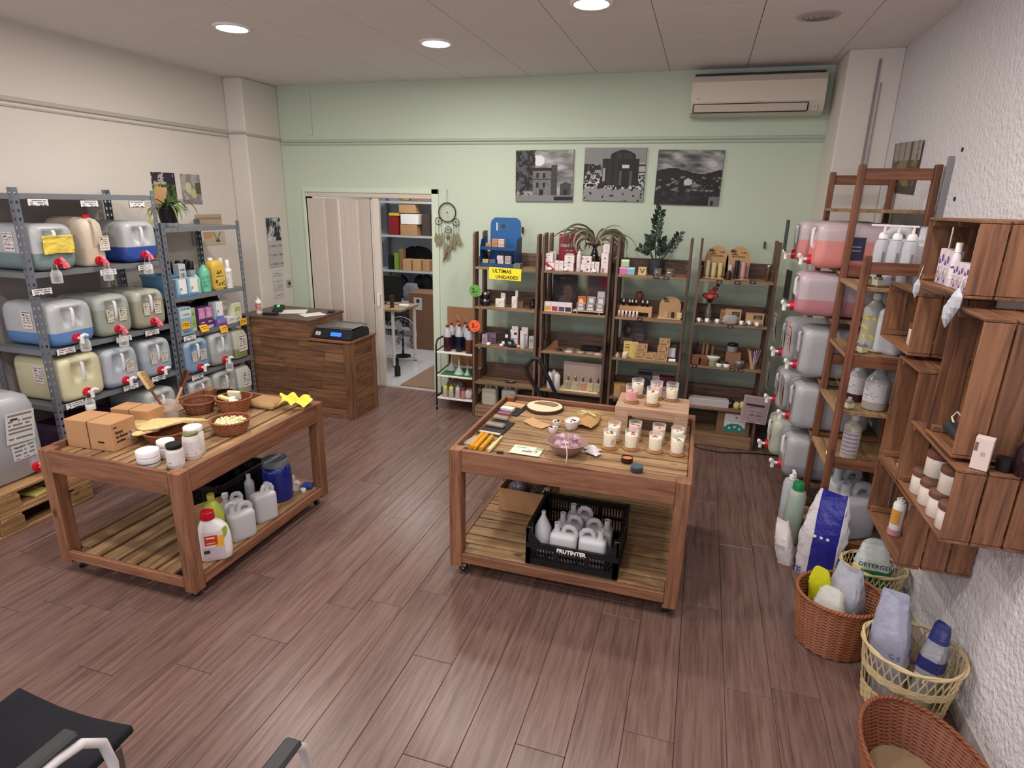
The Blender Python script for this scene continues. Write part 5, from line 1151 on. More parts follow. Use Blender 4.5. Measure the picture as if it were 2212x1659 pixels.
for i,((px,py),lb) in enumerate((((1083,906),'film-wrapped marbled soap bar, farther one on the second slate'),((1070,921),'film-wrapped marbled soap bar, nearer one on the second slate'))):
 obx('soap_bar',lb,px,py,ZS,(0.095+0.02*i,0.038,0.022),-0.1,plain('soap_marbled','9a8878',0.15,var=0.5,scale=60,coat=0.6),'soap',0.006,'film-wrapped soaps')
obx('soap_strip','thin pale strip of soap on the slate',1058,936,ZS,(0.13,0.02,0.008),-0.1,plain('soap_pale','c8b89a',0.5),'soap')
def rodthing(name,label,a,b_,r,mat,cat,seg=16,group=None,prof=None,z=None):
 A=at(*a,z=ZB+r); B=at(*b_,z=ZB+r); bb=MB(); n=2 if not prof else 24; pts=[tuple((B-A)*i/n) for i in range(n+1)]; rr=r if not prof else [prof(i/n)*r for i in range(n+1)]
 bb.tube(pts,rr,seg); return tag(bb.build(name,mat,None,tuple(A),smooth=50),label,cat,group)
m_bw=plain('beeswax','cf9420',0.5,var=0.06,scale=60)
for i,(a,b_) in enumerate((((1016,966),(1042,937)),((1025,968),(1051,939)),((1038,970),(1063,943)))):
 rodthing('beeswax_candle',['rolled ochre beeswax candle nearest the table rim','rolled ochre beeswax candle, middle of three','rolled ochre beeswax candle nearest the twisted cream one'][i],a,b_,0.0125,m_bw,'candle',group='beeswax candles')
rodthing('twisted_candle','twisted pale yellow candle beside the beeswax ones',(1056,973),(1084,943),0.012,plain('pale_yellow_wax','d9d096',0.5),'candle',prof=lambda s: (0.55+0.45*math.sin(PI*min(1,0.25+s*1.0)))*(1+0.12*math.sin(s*45)))
obx('soap_bag','clear little bag under the beeswax candles',1019,952,ZB,(0.05,0.13,0.006),-0.3,plain('clear_film','a89c90',0.2),'bag')
obx('wrapped_sweet','small dark wrapped piece beside the flyer',1080,979,ZB,(0.035,0.016,0.012),0.1,plain('dark_choco','3a2824',0.3),'sweet')
p=at(1137,975,z=ZB)
def fly(u,v):
 if v<0.22: return hexc('b4b0a0') if int(v*50) % 2 and u<0.85 else hexc('d2d4c0')
 if 0.3<v<0.6 and 0.35<u<0.85 and fbm(u*14,v*9,3)>0.5: return hexc('68688c')
 if 0.72<v<0.82 and 0.1<u<0.45: return hexc('5c7a5c')
 if u>0.75 and v>0.7: return hexc('9cac88')
 return hexc('d6dac6')
t=panel('flyer',0.165,0.115,36,26,fly,None,(p.x+0.0,p.y-0.055,ZB+0.0045),(-PI/2+0.0,0,-0.02),0.0015); tag(t,'small printed flyer with berries lying flat near the front rim','flyer')
t=thing('folded_card','open folded brown card lying on the second table','card',tuple(at(1160,917,z=ZB)),-0.45); MB().box(-0.075,-0.001,-0.045,0.045,0,0.002).build('leaf',M['kraft'],t,(0,0,0.001),(0,0.18,0)); MB().box(0.001,0.075,-0.045,0.045,0,0.002).build('leaf',M['kraft'],t,(0,0,0.001),(0,-0.05,0))
# small ceramic pots with candles
def pot(label,px,py,rx,ry,h,rz=0,wax='efeae4',decor=('2c2420','d88a50'),seed=1):
 p=at(px,py,z=ZB); t=thing('candle_pot',label,'candle',(p.x,p.y,ZB),rz); b=MB(); rs=[]
 for z,s in ((0,0.75),(0.004,0.85),(h*0.6,0.97),(h,1),(h+0.001,0.93),(h*0.85,0.9)): rs.append([(rx*s*math.cos(a),ry*s*math.sin(a),z) for a in [2*PI*i/32 for i in range(32)]])
 b.rings(rs,True,True,False); b.build('ceramic_pot',plain('blush_ceramic','e0d0d0',0.3),t,smooth=40)
 b=MB(); b.rings([[(rx*0.91*s*math.cos(a),ry*0.91*s*math.sin(a),z) for a in [2*PI*i/32 for i in range(32)]] for z,s in ((h*0.5,0.98),(h*0.87,1))]); b.build('wax',plain('pot_wax',wax,0.5),t)
 rnd=random.Random(seed); b=MB()
 for i in range(5): a=rnd.random()*6.28; q=rnd.uniform(0.2,0.7); b.mi=i % 2; b.cbox((rx*q*math.cos(a),ry*q*math.sin(a),h*0.87+0.003),(0.016,0.007,0.006),Euler((0,0,a)).to_matrix(),0.002)
 b.build('botanicals',[plain('bot_'+decor[0],decor[0],0.7),plain('bot_'+decor[1],decor[1],0.6)],t)
pot('oval blush ceramic candle pot with orange and cloves',1235,924,0.041,0.062,0.05,-0.15,seed=4)
pot('small round white candle pot nearer the front rim',1194,934,0.027,0.027,0.032,seed=6,decor=('6c3030','3a2c28')); pot('small round white candle pot touching the oval one',1202,920,0.026,0.026,0.032,seed=8,decor=('1c1c1c','4a3a30'))
# ceramic bowl with organza sachets
p=at(1223,980,z=ZB); t=thing('ceramic_bowl','mauve ceramic bowl of organza sachets on the second table','bowl',(p.x,p.y,ZB)); b=MB(); b.lathe([(0.045,0),(0.05,0.004),(0.085,0.04),(0.107,0.072),(0.11,0.075),(0.105,0.076),(0.08,0.045),(0.04,0.01)],40); b.build('bowl_wall',plain('mauve_ceramic','9c7c78',0.3,coat=0.3),t,smooth=50)
BP=(p.x,p.y)
def sachet(label,x,y,z,r,col,seed,tie=True):
 t=thing('organza_sachet',label,'sachet',(x,y,z),seed); b=MB(); rs=[]
 for zz,s in ((0,0.5),(r*0.25,0.95),(r*0.7,1.0),(r*1.1,0.7),(r*1.35,0.25),(r*1.5,0.32),(r*2.0,0.75)): rs.append([(r*s*(1+0.14*math.sin(5*a+seed)+0.06*math.sin(11*a))*math.cos(a),r*s*(1+0.14*math.sin(5*a+seed))*math.sin(a),zz+0.004*math.sin(4*a)) for a in [2*PI*i/36 for i in range(36)]])
 b.rings(rs,True,True,False); b.build('pouch',plain('organza_'+col,col,0.4,var=0.25,scale=40),t,smooth=60)
 b=MB(); b.lathe([(r*0.27,r*1.36),(r*0.3,r*1.42),(r*0.27,r*1.48)],14,cap0=False,cap1=False); b.build('tie',M['white'],t)
sachet('pink organza sachet standing highest in the bowl',BP[0]-0.036,BP[1]+0.016,ZB+0.026,0.033,'c8a8b4',1)
sachet('mauve organza sachet at the riser side of the bowl',BP[0]+0.04,BP[1]+0.004,ZB+0.026,0.033,'b08c98',2); sachet('pale organza sachet at the front of the bowl',BP[0]+0.0,BP[1]-0.048,ZB+0.032,0.026,'d2b8c2',3)
b=MB(); b.tube([(BP[0]+0.0,BP[1]-0.05,ZB+0.083),(BP[0]+0.02,BP[1]-0.105,ZB+0.085),(BP[0]+0.03,BP[1]-0.125,ZB+0.05),(BP[0]+0.028,BP[1]-0.13,ZB+0.004)],0.003,8); tag(b.build('ribbon_tie',plain('ribbon_pink','d4bcb8',0.7),None,smooth=50),'pale cord hanging over the rim of the mauve bowl','cord')
# brown paper bag with raffia
def bagfn(u,v,d): return ((u-0.5)*0.13+0.01*math.sin(v*4),(v-0.5)*0.24,0.012+0.012*math.sin(u*PI)+d*0.6)
o=cloth('paper_bag','flattened brown paper bag with a raffia bundle, in the middle of the second table',(-0.555,3.40,ZB+0.008),0.13,0.24,0.01,'b08a5c',9,(0,0,-0.12),'bag',fn=bagfn)
t=thing('raffia_bundle','crossed straw bundle lying on the brown paper bag','straw',(-0.555,3.46,ZB+0.045)); rnd=random.Random(8)
for i in range(12):
 a=rnd.choice([0.7,-0.6,0.3])+rnd.uniform(-.15,.15); b=MB(); L_=rnd.uniform(0.045,0.075); b.tube([(-L_*math.cos(a),-L_*math.sin(a),0),(0,0,0.004+i*0.0008),(L_*math.cos(a),L_*math.sin(a),-0.002)],0.0026,5); b.build('straw',plain('straw_pale','d8c890',0.8),t)
for i in range(2):
 def wb(u,v,d): return ((u-0.5)*0.085,(v-0.5)*0.05,0.006+0.022*math.sin(u*PI)*math.sin(v*PI)+abs(d)*0.5)
 o=cloth('cotton_pouch',['white cotton pouch beside the bowl, upper of two','white cotton pouch beside the bowl, lower of two'][i],(BP[0]+0.125+0.01*i,BP[1]+0.085-0.045*i,ZB+0.004),0.1,0.06,0.008,'d6d0d0',12+i,(0,0,-0.5),'pouch',fn=wb); o['group']='white cotton pouches'
# tea light tins
def tin(label,p,r,h,col,wax,group=None):
 t=thing('candle_tin',label,'candle',p,0,group); b=MB(); b.lathe([(r*0.97,0),(r,0.002),(r,h),(r*0.95,h),(r*0.95,h-0.006)],26,cap1=False); b.build('tin',plain('tin_'+col,col,0.3,0.3),t,smooth=35); b=MB(); b.lathe([(r*0.94,h-0.012),(r*0.94,h-0.006)],24); b.build('wax',plain('w_'+wax,wax,0.5),t); return t
tin('small dark tin with orange wax on the second table',tuple(at(1354,998,z=ZB)),0.03,0.028,'2c1e1e','c87848')
jar('small blue-grey tin with lid near the front rim',tuple(at(1375,1018,z=ZB)),0.031,0.032,plain('bluegrey_tin','3c4c64',0.3,0.3),plain('smoky_lid','5a6470',0.15,0.2),0.01,1.08)
# ---- lower shelf of second table
ZQ=T2L+0.001
vcrate('plastic_crate','black open-fronted fruit crate of empty canisters on the second table shelf',(-0.483,2.932,ZQ),0.49,0.43,0.215,0,m_crate,logo='FRUTINTER',low_front=True)
CW='empty canisters in the black crate'
for i,(x,y,ng,lb) in enumerate(((-0.54,2.80,-0.27,'empty white canister in the front row of the crate, farther from the crate side wall'),(-0.385,2.80,0.27,'empty white canister in the front row of the crate, neck towards the aisle'),(-0.535,2.915,-0.27,'empty white canister in the second row with its handle behind the front one'),(-0.37,2.915,0.27,'empty white canister in the second row, neck towards the aisle'),(-0.50,3.03,-0.27,'rearmost empty white canister in the crate'))):
 t=canister(lb,(x,y,ZQ+0.009),0.145,0.1,0.22,0,group=CW,neck_x=ng)
 if ng>0: t.scale=(1,1,1); t.rotation_euler=(0,0,PI); [setattr(c,'scale',(1,1,1)) for c in t.children]
for o in [o for o in list(bpy.data.objects) if o.get('group')==CW and 'aisle' in o.get('label','')]:
 for c in o.children:
  if c.name.startswith('neck'): c.location.x=-0.54*0.145
bottle('empty white round-shouldered bottle at the box side of the crate',(-0.6635,2.83,ZQ+0.009),0.045,0.26,m_hdpe,m_hdpe,0.22,0.62,caph=0.06)
# open cardboard box with bags
t=thing('cardboard_box','open cardboard box of bagged raffia at the back of the lower shelf','box',(-0.885,3.36,ZQ),-0.02); w,d,h=0.33,0.26,0.15
for nm,a in (('panel',(-w/2,w/2,-d/2,-d/2+0.004)),('panel',(-w/2,w/2,d/2-0.004,d/2)),('panel',(-w/2,-w/2+0.004,-d/2+0.0045,d/2-0.0045)),('panel',(w/2-0.004,w/2,-d/2+0.0045,d/2-0.0045))): MB().box(*a,0,h).build(nm,M['card'],t)
MB().box(-w/2+0.005,w/2-0.005,-d/2+0.005,d/2-0.005,0.0,0.003).build('base',M['card'],t)
def crumple(name,label,p,s,col,seed,rough=0.25,cat='bag',mat=None,n=24,rot=(0,0,0),group=None,amp=0.18,parent=None):
 b=MB(); rs=[]
 for j_ in range(1,14):
  th=PI*j_/14; ring=[]
  for i in range(n):
   a=2*PI*i/n; k=1+amp*(2*fbm(i*0.8+seed,j_*0.9,seed)-1)+0.08*math.sin(5*a+j_); c_,s_=math.cos(a),math.sin(a)
   ring.append((s[0]/2*k*math.copysign(abs(c_)**0.7,c_)*math.sin(th)**0.6,s[1]/2*k*math.copysign(abs(s_)**0.7,s_)*math.sin(th)**0.6,s[2]/2*(1-math.cos(th))*(1+0.05*math.sin(3*a+seed))))
  rs.append(ring)
 b.rings(rs); o=b.build(name,mat or plain('bag_'+col,col,rough,var=0.15,scale=14,bump=0.6),parent,p,rot,smooth=50)
 if label: tag(o,label,cat,group)
 return o
crumple('film_bag','crumpled grey film bag in the open cardboard box',(-0.965,3.36,ZQ+0.02),(0.12,0.2,0.13),'5e5c68',3)
crumple('film_bag','dark film bag in the middle of the open cardboard box',(-0.83,3.37,ZQ+0.02),(0.1,0.19,0.10),'26242c',5)
t=thing('raffia_sticks','pale raffia ends sticking out of the open cardboard box','raffia',(-0.775,3.34,ZQ+0.13)); rnd=random.Random(4)
for i in range(8):
 a=rnd.uniform(-1.2,1.2); b=MB(); L_=rnd.uniform(0.04,0.08); b.tube([(-L_*math.cos(a)*0.5,-L_*math.sin(a),-0.02),(0,0,0.015),(L_*math.cos(a)*0.6,L_*math.sin(a),0.012)],0.0035,5); b.build('strand',plain('raffia_pale','b8a88c',0.8),t)
t=thing('storage_tank','big milky tank with red screw lid on stacked pallets','tank',(-4.08,2.29,0.2815)); b=MB(); rs=[]
for z,s in ((0,0.9),(0.02,1),(0.44,1),(0.5,0.93),(0.53,0.75),(0.545,0.5)): rs.append([(x,y,z) for x,y in sel(0.2*s,0.265*s,5,44)])
b.rings(rs); b.build('body',plain('milky_tank','a6a6ac',0.3,var=0.05,scale=3),t,smooth=45)
b=MB(); b.lathe([(0.105,0.54),(0.11,0.548),(0.105,0.595),(0.09,0.605)],30); b.build('screw_lid',plain('bright_red_lid','d01428',0.25),t,smooth=30)
note(t,0.165,0.2,(0.207,0.11,0.24),(0.12,0.06,PI/2),3,'d6d4d2','safety_sheet'); note(t,0.14,0.1,(0.203,0.12,0.13),(0,0,PI/2),8,'c4c2c4','label_sheet',4); note(t,0.16,0.12,(0.203,-0.1,0.28),(0,0,PI/2),9,'bcbabf','label_sheet',5)
tap_parts(t,0.198,0.05,'red',0.17)
soapbar('yellow sponge tucked into the pallet gap',(-3.88,2.42,0.1725),(0.11,0.1,0.02),(0.0,0.0,0.1),'d9d27c','sponge')
# chair
def chair(label,p,rz,so=0.0):
 """armchair on white bent tube; so = how far the seat sits behind the arm tips"""
 t=thing('cantilever_chair',label,'chair',p,rz,'black armchairs in front'); b=MB(); n=14; vs=[]; fs=[]
 for j_ in range(n+1):
  for i in range(n+1):
   u,v=i/n,j_/n; vs.append(((u-0.5)*0.47,(v-0.5)*0.45-so,0.455-0.025*math.sin(PI*u)+0.012*(v)**3))
 for j_ in range(n):
  for i in range(n): a=j_*(n+1)+i; fs.append((a,a+1,a+n+2,a+n+1))
 b.add(vs,fs); o=b.build('seat',M['blackfab'],t,smooth=180); md=o.modifiers.new('s','SOLIDIFY'); md.thickness=0.028; md=o.modifiers.new('b','BEVEL'); md.width=0.008; md.segments=2
 MB().box(-0.22,0.22,-0.27-so,-0.245-so,0.56,0.92,0.01).build('backrest',M['blackfab'],t)
 for sx in (-1,1):
  b=MB(); x=sx*0.292; b.tube([(x,0.0,0.012),(x,0.07,0.06),(x,0.10,0.3),(x,0.11,0.46),(x,0.095,0.55),(x,0.045,0.6),(x,-0.02,0.612),(x,-0.24,0.615),(x*0.9,-0.27,0.66),(x*0.85,-0.28-so,0.9)],0.0135,12); b.build('armrest_tube',plain('white_lacquer','d8d4d6',0.25),t,smooth=60)
  x=sx*0.27; MB().box(x-0.026,x+0.026,-0.24,0.045,0.626,0.645,0.008).build('arm_pad',plain('charcoal_pad','2a2b2e',0.5),t)
  for y in (0.16-so,-0.19-so): b=MB(); b.box(sx*0.225-0.011,sx*0.225+0.011,y,y+0.022,0.0,0.43,0.003); b.build('leg',plain('dull_steel_leg','6b5f60',0.4,0.5),t)
 return t
chair('black seated armchair with white tubular arm at the bottom corner of the view',(-1.725,0.82,0),0.0)
chair('armchair of which only the black arm pad and white tube show',(-0.615,0.98,0),0.0,0.42)
def bp(px,z,Y=5.21): return (xat(px,Y,z+0.03),Y,z+0.001)
def bw(wpx,Y=5.2,z=1.0): return wpx*mpp((0,Y,z))/1.06
S1,S2,S3,S4=SH
def simple(name,label,cat,mb,mat,p,rz=0,smooth=None,group=None):
 return tag(mb.build(name,mat,None,p,(0,0,rz),smooth=smooth),label,cat,group)
# ---- unit 1
t=thing('display_stand','blue cardboard display stand with two tiers of small soap cartons','display',(xat(1081,5.3,1.5),5.315,S1+0.001))
bm_=plain('royal_blue_card','1f4474',0.5,var=0.05); w_=0.335
b=MB(); pts=[(-w_/2+0.03,0.0),(w_/2-0.01,0.0),(w_/2-0.01,0.36),(w_/2-0.02,0.40),(w_/2-0.055,0.425),(-w_/2+0.075,0.425),(-w_/2+0.04,0.40),(-w_/2+0.03,0.36)]; b.prism(pts,0.098,0.102); b.build('back_card',plain('blue_card_light','235a94',0.45),t)
for sx in (-1,1):
 x=sx*(w_/2); b=MB(); xprism(b,[(-0.10,0),(-0.10,0.17),(-0.07,0.235),(0.02,0.26),(0.097,0.26),(0.097,0)],*sorted((x,x-sx*0.004))); b.build('side_card',bm_,t)
for z,d0 in ((0.02,-0.10),(0.165,-0.095)):
 MB().box(-w_/2+0.005,w_/2-0.005,d0,0.096,z,z+0.004).build('tier',bm_,t); MB().box(-w_/2+0.005,w_/2-0.005,d0-0.001,d0+0.002,z-0.018,z+0.012).build('tier_lip',bm_,t)
panel('header_print',0.12,0.07,20,12,lambda u,v: hexc('2c3c50') if (u-0.55)**2*2+(v-0.55)**2<0.1 else (hexc('c8d0d8') if u<0.12 else hexc('2a5c90')),t,(-0.02,0.0965,0.31))
DX,DY,DZ0=t.location
def soapc(dx,dz,c,lb,i,tier):
 pack(lb,(DX+dx,DY-0.055,DZ0+dz),0.052,0.05,0.036,c,lines_print(c,'5a4038',3,seed=i),0,'soap cartons in the blue display')
k=0
for (dx,dz,c,lb) in ((-0.095,0.1695,'b58468','copper soap carton at the far end of the upper tier'),(-0.035,0.1695,'b58468','copper soap carton in the upper tier beside the pale one'),(0.025,0.1695,'d8bcae','pale pink soap carton at the bottom of the upper tier stack'),(-0.035,0.207,'b98a6e','copper soap carton stacked on top in the upper tier'),(0.025,0.207,'e0c8ba','pale pink soap carton stacked on top in the upper tier'),
      (-0.125,0.0245,'c8b870','mustard soap carton in the lower tier'),(-0.055,0.0245,'5a6090','slate blue soap carton in the lower tier'),(0.02,0.0245,'dccbd4','pale soap carton at the bottom of the middle stack'),(0.015,0.062,'e4d6da','pale soap carton on top of the middle stack'),(0.09,0.0245,'b8a4a8','greyish pink soap carton below its twin'),(0.09,0.062,'b8a4ac','greyish pink soap carton above its twin')):
 soapc(dx,dz,c,lb,k,0); k+=1
pack('small grey-green carton beside the blue display stand',bp(1119,S1,5.20),0.06,0.08,0.042,'6c7464',None)
def hang_card(label,px,py,w,h,bg,body,ink='2c2810',Y=5.146,name='sign',cat='sign',rz=0,size=0.04,lines=None,tilt=0):
 p=at(px,py,y=Y); t=thing(name,label,cat,(p.x,Y,p.z),0,rot=(0,tilt,rz)); MB().box(-w/2,w/2,-0.001,0.001,-h/2,h/2).build('card_sheet',plain('card_'+bg,bg,0.6),t)
 for (s_,dx,dz,sz) in lines: text(s_,sz,plain('ink_'+ink,ink,0.7),t,(dx,-0.0018,dz),bold=0.0008)
 return t
hang_card('bright yellow handwritten sign reading ultimas unidades on the shelf edge',1091,592,0.30,0.105,'f2e430','',lines=[('ULTIMAS',-0.03,0.008,0.045),('UNIDADES!',0.02,-0.042,0.042)],tilt=0.02)
def disc_tag(label,px,py,col,body):
 p=at(px,py,y=5.14); t=thing('price_disc',label,'price tag',(p.x,5.14,p.z)); MB().lathe([(0.056,-0.001),(0.056,0.001)],30,(0,0,0),'y').build('disc',plain('disc_'+col,col,0.6),t); text(body,0.055,plain('marker_ink','241c14',0.7),t,(0,-0.0018,-0.016),bold=0.0012); text('~',0.05,plain('marker_ink','241c14',0.7),t,(0.01,-0.0018,-0.05))
disc_tag('green round handwritten price disc on the post of the first shelf unit',1026,628,'5fa048','2.-'); disc_tag('orange round handwritten price disc over the trolley bottles',1025,704,'f4683c','3.-')
t=thing('stacked_tins','stack of two dark tins with silver rims on the second shelf','tin',bp(1049,S2,5.24));
for z in (0,0.062): b=MB(); b.lathe([(0.038,z),(0.038,z+0.04)],24); b.build('tin_body',M['black'],t,smooth=35); b=MB(); b.lathe([(0.04,z+0.04),(0.04,z+0.056),(0.036,z+0.061)],24); b.build('tin_rim',M['chrome'],t,smooth=35)
def open_pack(label,px,Z,w,h,tilt,Y=5.22):
 t=thing('opened_carton',label,'box',bp(px,Z,Y)); MB().box(-w/2,w/2,-0.02,0.02,0,h,0.003).build('carton_body',plain('off_white_card','dedbd0',0.6),t); b=MB(); b.cbox((w*0.25,0.012,h+0.02),(w*0.5,0.002,0.07),Euler((0.3,0.1,0)).to_matrix()); b.build('flap',plain('off_white_card','dedbd0',0.6),t)
 panel('printed_face',w*0.8,h*0.6,10,10,lambda u,v: hexc('8a8a88') if abs(u-v*0.8)<0.06 else hexc('dcd8ce'),t,(0,-0.0215,h*0.15)); t.rotation_euler=(0,tilt,0); return t
open_pack('white opened carton with a lifted flap on the second shelf',1081,S2,0.085,0.075,0.0); open_pack('slim white carton leaning on the second shelf',1112,S2,0.05,0.105,0.0)
pack('small brown cube box behind the slim white carton',bp(1126,S2,5.26),0.05,0.05,0.06,'7a5238',None)
simple('glass_jar','small dark glass jar at the end of the second shelf','jar',MB().lathe([(0.025,0),(0.028,0.01),(0.028,0.06),(0.02,0.07),(0.024,0.075),(0.024,0.085)],20),M['darkglass'],bp(1151,S2,5.28),smooth=40)
simple('amulet','flat brown piece lying at the edge of the second shelf','ornament',MB().lathe([(0.03,0),(0.026,0.008)],16),plain('brown_resin','5c4434',0.5),bp(1143,S2,5.19))
# third shelf
pack('lilac rounded package standing at the post of the first unit',bp(1048,S3,5.21),0.052,0.03,0.095,'a894a4',lambda u,v: hexc('8c7890') if abs(u-0.5)<0.32 and 0.1<v<0.62 and not abs(v-0.5)<0.03 else hexc('ac98aa'))
pack('purple-grey package behind the lilac one',bp(1061,S3,5.27),0.11,0.04,0.10,'6c5c6c',lambda u,v: hexc('54465a') if u>0.55 and v<0.6 else hexc('74667a'))
for i,(px,dz,lb) in enumerate(((1089,0,'white cup on a black box, lower one towards the lilac package'),(1103,0,'white cup on a black box, lower one towards the tall cartons'),(1096,0.066,'white cup on a black box, upper one'))):
 pack(lb,(bp(px,S3,5.23)[0],5.23,S3+0.001+dz),0.066,0.06,0.065,'121116',lambda u,v: hexc('e8e6e8') if (abs(u-0.5)<0.19+0.04*v and 0.18<v<0.72) else hexc('141318'),group='black cup boxes')
def tallw(label,px,Y,w,h,accent,Z=S3):
 t=pack(label,bp(px,Z,Y),w,0.035,h,'d8d2d2',lambda u,v: hexc(accent) if (0.5<u<0.9 and 0.68<v<0.86) else (hexc('8a8488') if int(v*16) % 2 and noise1(int(u*9),int(v*16))>0.6 and v<0.65 else hexc('dcd6d6')))
 MB().box(-w*0.42,w*0.42,0.012,0.014,h+0.0005,h+0.03,0.0005).build('hanger_tab',plain('tab_white','d0caca',0.4),t)
tallw('tall white carton with a black square and hanging tab',1111,5.24,0.072,0.155,'1c1c20'); tallw('tall white carton with a pink square and hanging tab',1132,5.25,0.072,0.15,'c87884')
t=thing('handbag_box','tiny black arched handbag-shaped box on the third shelf','box',bp(1106,S3,5.175)); MB().box(-0.04,0.04,-0.015,0.015,0,0.025,0.003).build('base',M['black'],t); b=MB(); b.tube([(0.033*math.cos(a),0,0.02+0.04*math.sin(a)) for a in [PI*i/12 for i in range(13)]],0.004,6); b.build('arch_handle',M['black'],t)
simple('metal_bottle','white metal bottle in front of the pink-square carton','bottle',MB().lathe([(0.022,0),(0.023,0.004),(0.023,0.105),(0.018,0.115),(0.018,0.12)],20),plain('satin_white','c6c8c6',0.3),bp(1129,S3,5.185),smooth=40)
pack('pale grey-green carton at the end of the third shelf',bp(1149,S3,5.22),0.045,0.05,0.11,'aeb2b0',None)
for i,(px,c,lb) in enumerate(((1055,'f0e8dc','round white tea light at the shelf edge below the lilac package'),(1057,'e8a878','small orange wax melt at the shelf edge'),(1083,'e6dfd4','round white tea light at the middle of the shelf edge'),(1120,'f09858','bright orange wax melt at the shelf edge'))):
 simple('wax_melt',lb,'candle',MB().lathe([(0.008,0),(0.017,0.006),(0.019,0.015),(0.014,0.027),(0.004,0.031)],16),plain('melt_'+c,c,0.5),bp(px,S3,5.162+0.012*(i % 2)),smooth=60)
# fourth shelf and base
t=thing('trinket_tray','small dark oval tray of beads on the fourth shelf','tray',bp(1103,S4,5.24)); b=MB(); b.lathe([(0.04,0),(0.055,0.012),(0.052,0.013),(0.035,0.004)],26,sy=0.6); b.build('tray',plain('pewter','4a4444',0.35,0.4),t,smooth=40); b=MB(); pieces(b,14,0.03,0.012,0.01,5,0.004); b.build('beads',plain('bead_mix','8a7c78',0.3,var=0.4,scale=90),t)
mcan=plain('soapy_can','b9b4a4',0.4,var=0.08)
t=canister('large cloudy canister on the base of the first shelf unit',bp(1059,0.106,5.26),0.15,0.12,0.255,0,mcan,group=None); t.scale=(1,1,0.85)
t=canister('pale canister with a handle behind the second table, first shelf unit',bp(1101,0.106,5.28),0.15,0.11,0.22,0,plain('pale_can','bcc0c0',0.35),group=None)
# ---- unit 2
def poster_card(label,px0,px1,Z,h,Y,fn,nx=24,ny=24):
 xa,xb=xat(px0,Y,Z+h/2),xat(px1,Y,Z+h/2); o=panel('display_card',xb-xa,h,nx,ny,fn,None,((xa+xb)/2,Y,Z+0.0015),(0,0,0),0.003); return tag(o,label,'card')
def redp(u,v):
 if v>0.86: return hexc('9c2438') if not (0.46<u<0.54) else hexc('c09098')
 if 0.62<v<0.72 and 0.1<u<0.9 and noise1(int(u*22),1)>0.3: return hexc('c8a0a8')
 if 0.5<v<0.54 and 0.32<u<0.7: return hexc('b88890')
 if 0.32<v<0.38 and (abs(u-.4)<.03 or abs(u-.5)<.03 or abs(u-.6)<.03): return hexc('e8d8dc')
 if v<0.22: return hexc('4a1828')
 return hexc('8c1c30')
poster_card('crimson advertising card standing behind the white cosmetics',1207,1252,S1,0.30,5.42,redp)
CS='white cosmetics on the second unit'
def cosm(label,px,Y,w,h,accent,seed=0,dz=0.0,Z=S1,d=0.04):
 x,y,z=bp(px,Z,Y)
 def fn(u,v):
  if noise1(int(u*5),int(v*5),seed)>0.84 and (v<0.4 or u<0.15): return hexc(accent)
  if 0.72<v<0.8 and abs(u-0.5)<0.14: return hexc('7a5a60')
  if int(v*18) % 3==0 and 0.28<u<0.72 and v<0.66: return hexc('c4acae')
  return hexc('e2d6d6')
 return pack(label,(x,y,z+dz),w,d,h,'e2d6d6',fn,group=CS)
cosm('white carton on a pink block nearest the second unit post',1187,5.20,0.065,0.075,'b02c38',1,0.07)
pack('red and white angular carton under the first white carton',bp(1189,S1,5.20),0.085,0.04,0.068,'c8a0a0',lambda u,v: hexc('b02434') if abs(v-0.9+u)<0.25 else hexc('dcd0d0'))
cosm('white carton behind the first, raised',1194,5.27,0.06,0.155,'b88890',2)
cosm('slim white carton with small red marks, beside the angular one',1204,5.20,0.032,0.085,'6a2c30',3); cosm('slim white carton with a dark floral mark',1213,5.20,0.036,0.082,'8a3038',4)
cosm('wide white carton at the bottom of the first stack',1229,5.21,0.085,0.066,'5c2830',5); cosm('wide white carton on top of the first stack',1230,5.21,0.085,0.066,'5c2830',6,0.067)
simple('small_lid_box','thin pinkish box lying on the first stack of cartons','box',MB().box(-0.032,0.032,-0.02,0.02,0,0.014,0.001),plain('pink_grey','b8a0a4',0.5),(xat(1232,5.22,S1+0.14),5.22,S1+0.135))
bottle('white pump bottle between the two carton stacks',bp(1250,S1,5.20),0.021,0.185,plain('satin_bottle','d8cccc',0.35),M['white'],0.5,0.72,pump=True,caph=0.14,lab=labelmat('cosm_label','d8cccc','8c6870',50,0.6))
cosm('wide white carton at the bottom of the second stack',1266,5.21,0.085,0.066,'5c2830',7); cosm('wide white carton on top of the second stack',1267,5.21,0.082,0.066,'5c2830',8,0.067)
cosm('slim white tube carton beside the second stack',1281,5.19,0.028,0.09,'8a3038',9); cosm('slim white tube carton with its twin, near the tall boxes',1290,5.19,0.034,0.09,'4c2830',10)
cosm('tall white carton at the post of the third unit',1306,5.21,0.062,0.165,'8c5860',11); cosm('small white box balanced on the tall white carton',1312,5.21,0.058,0.07,'b8a0a0',12,0.167)
for i,(px,lb) in enumerate(((1188,'round white wax ball at the edge of the top shelf near the post'),(1222,'round white wax ball at the edge of the top shelf under the first stack'),(1285,'flat white cap at the edge of the top shelf'))):
 simple('wax_melt',lb,'candle',MB().lathe([(0.008,0),(0.02,0.008),(0.02,0.018),(0.006,0.028)],14),plain('melt_f0e8dc','f0e8dc',0.5),bp(px,S1,5.165),smooth=60)
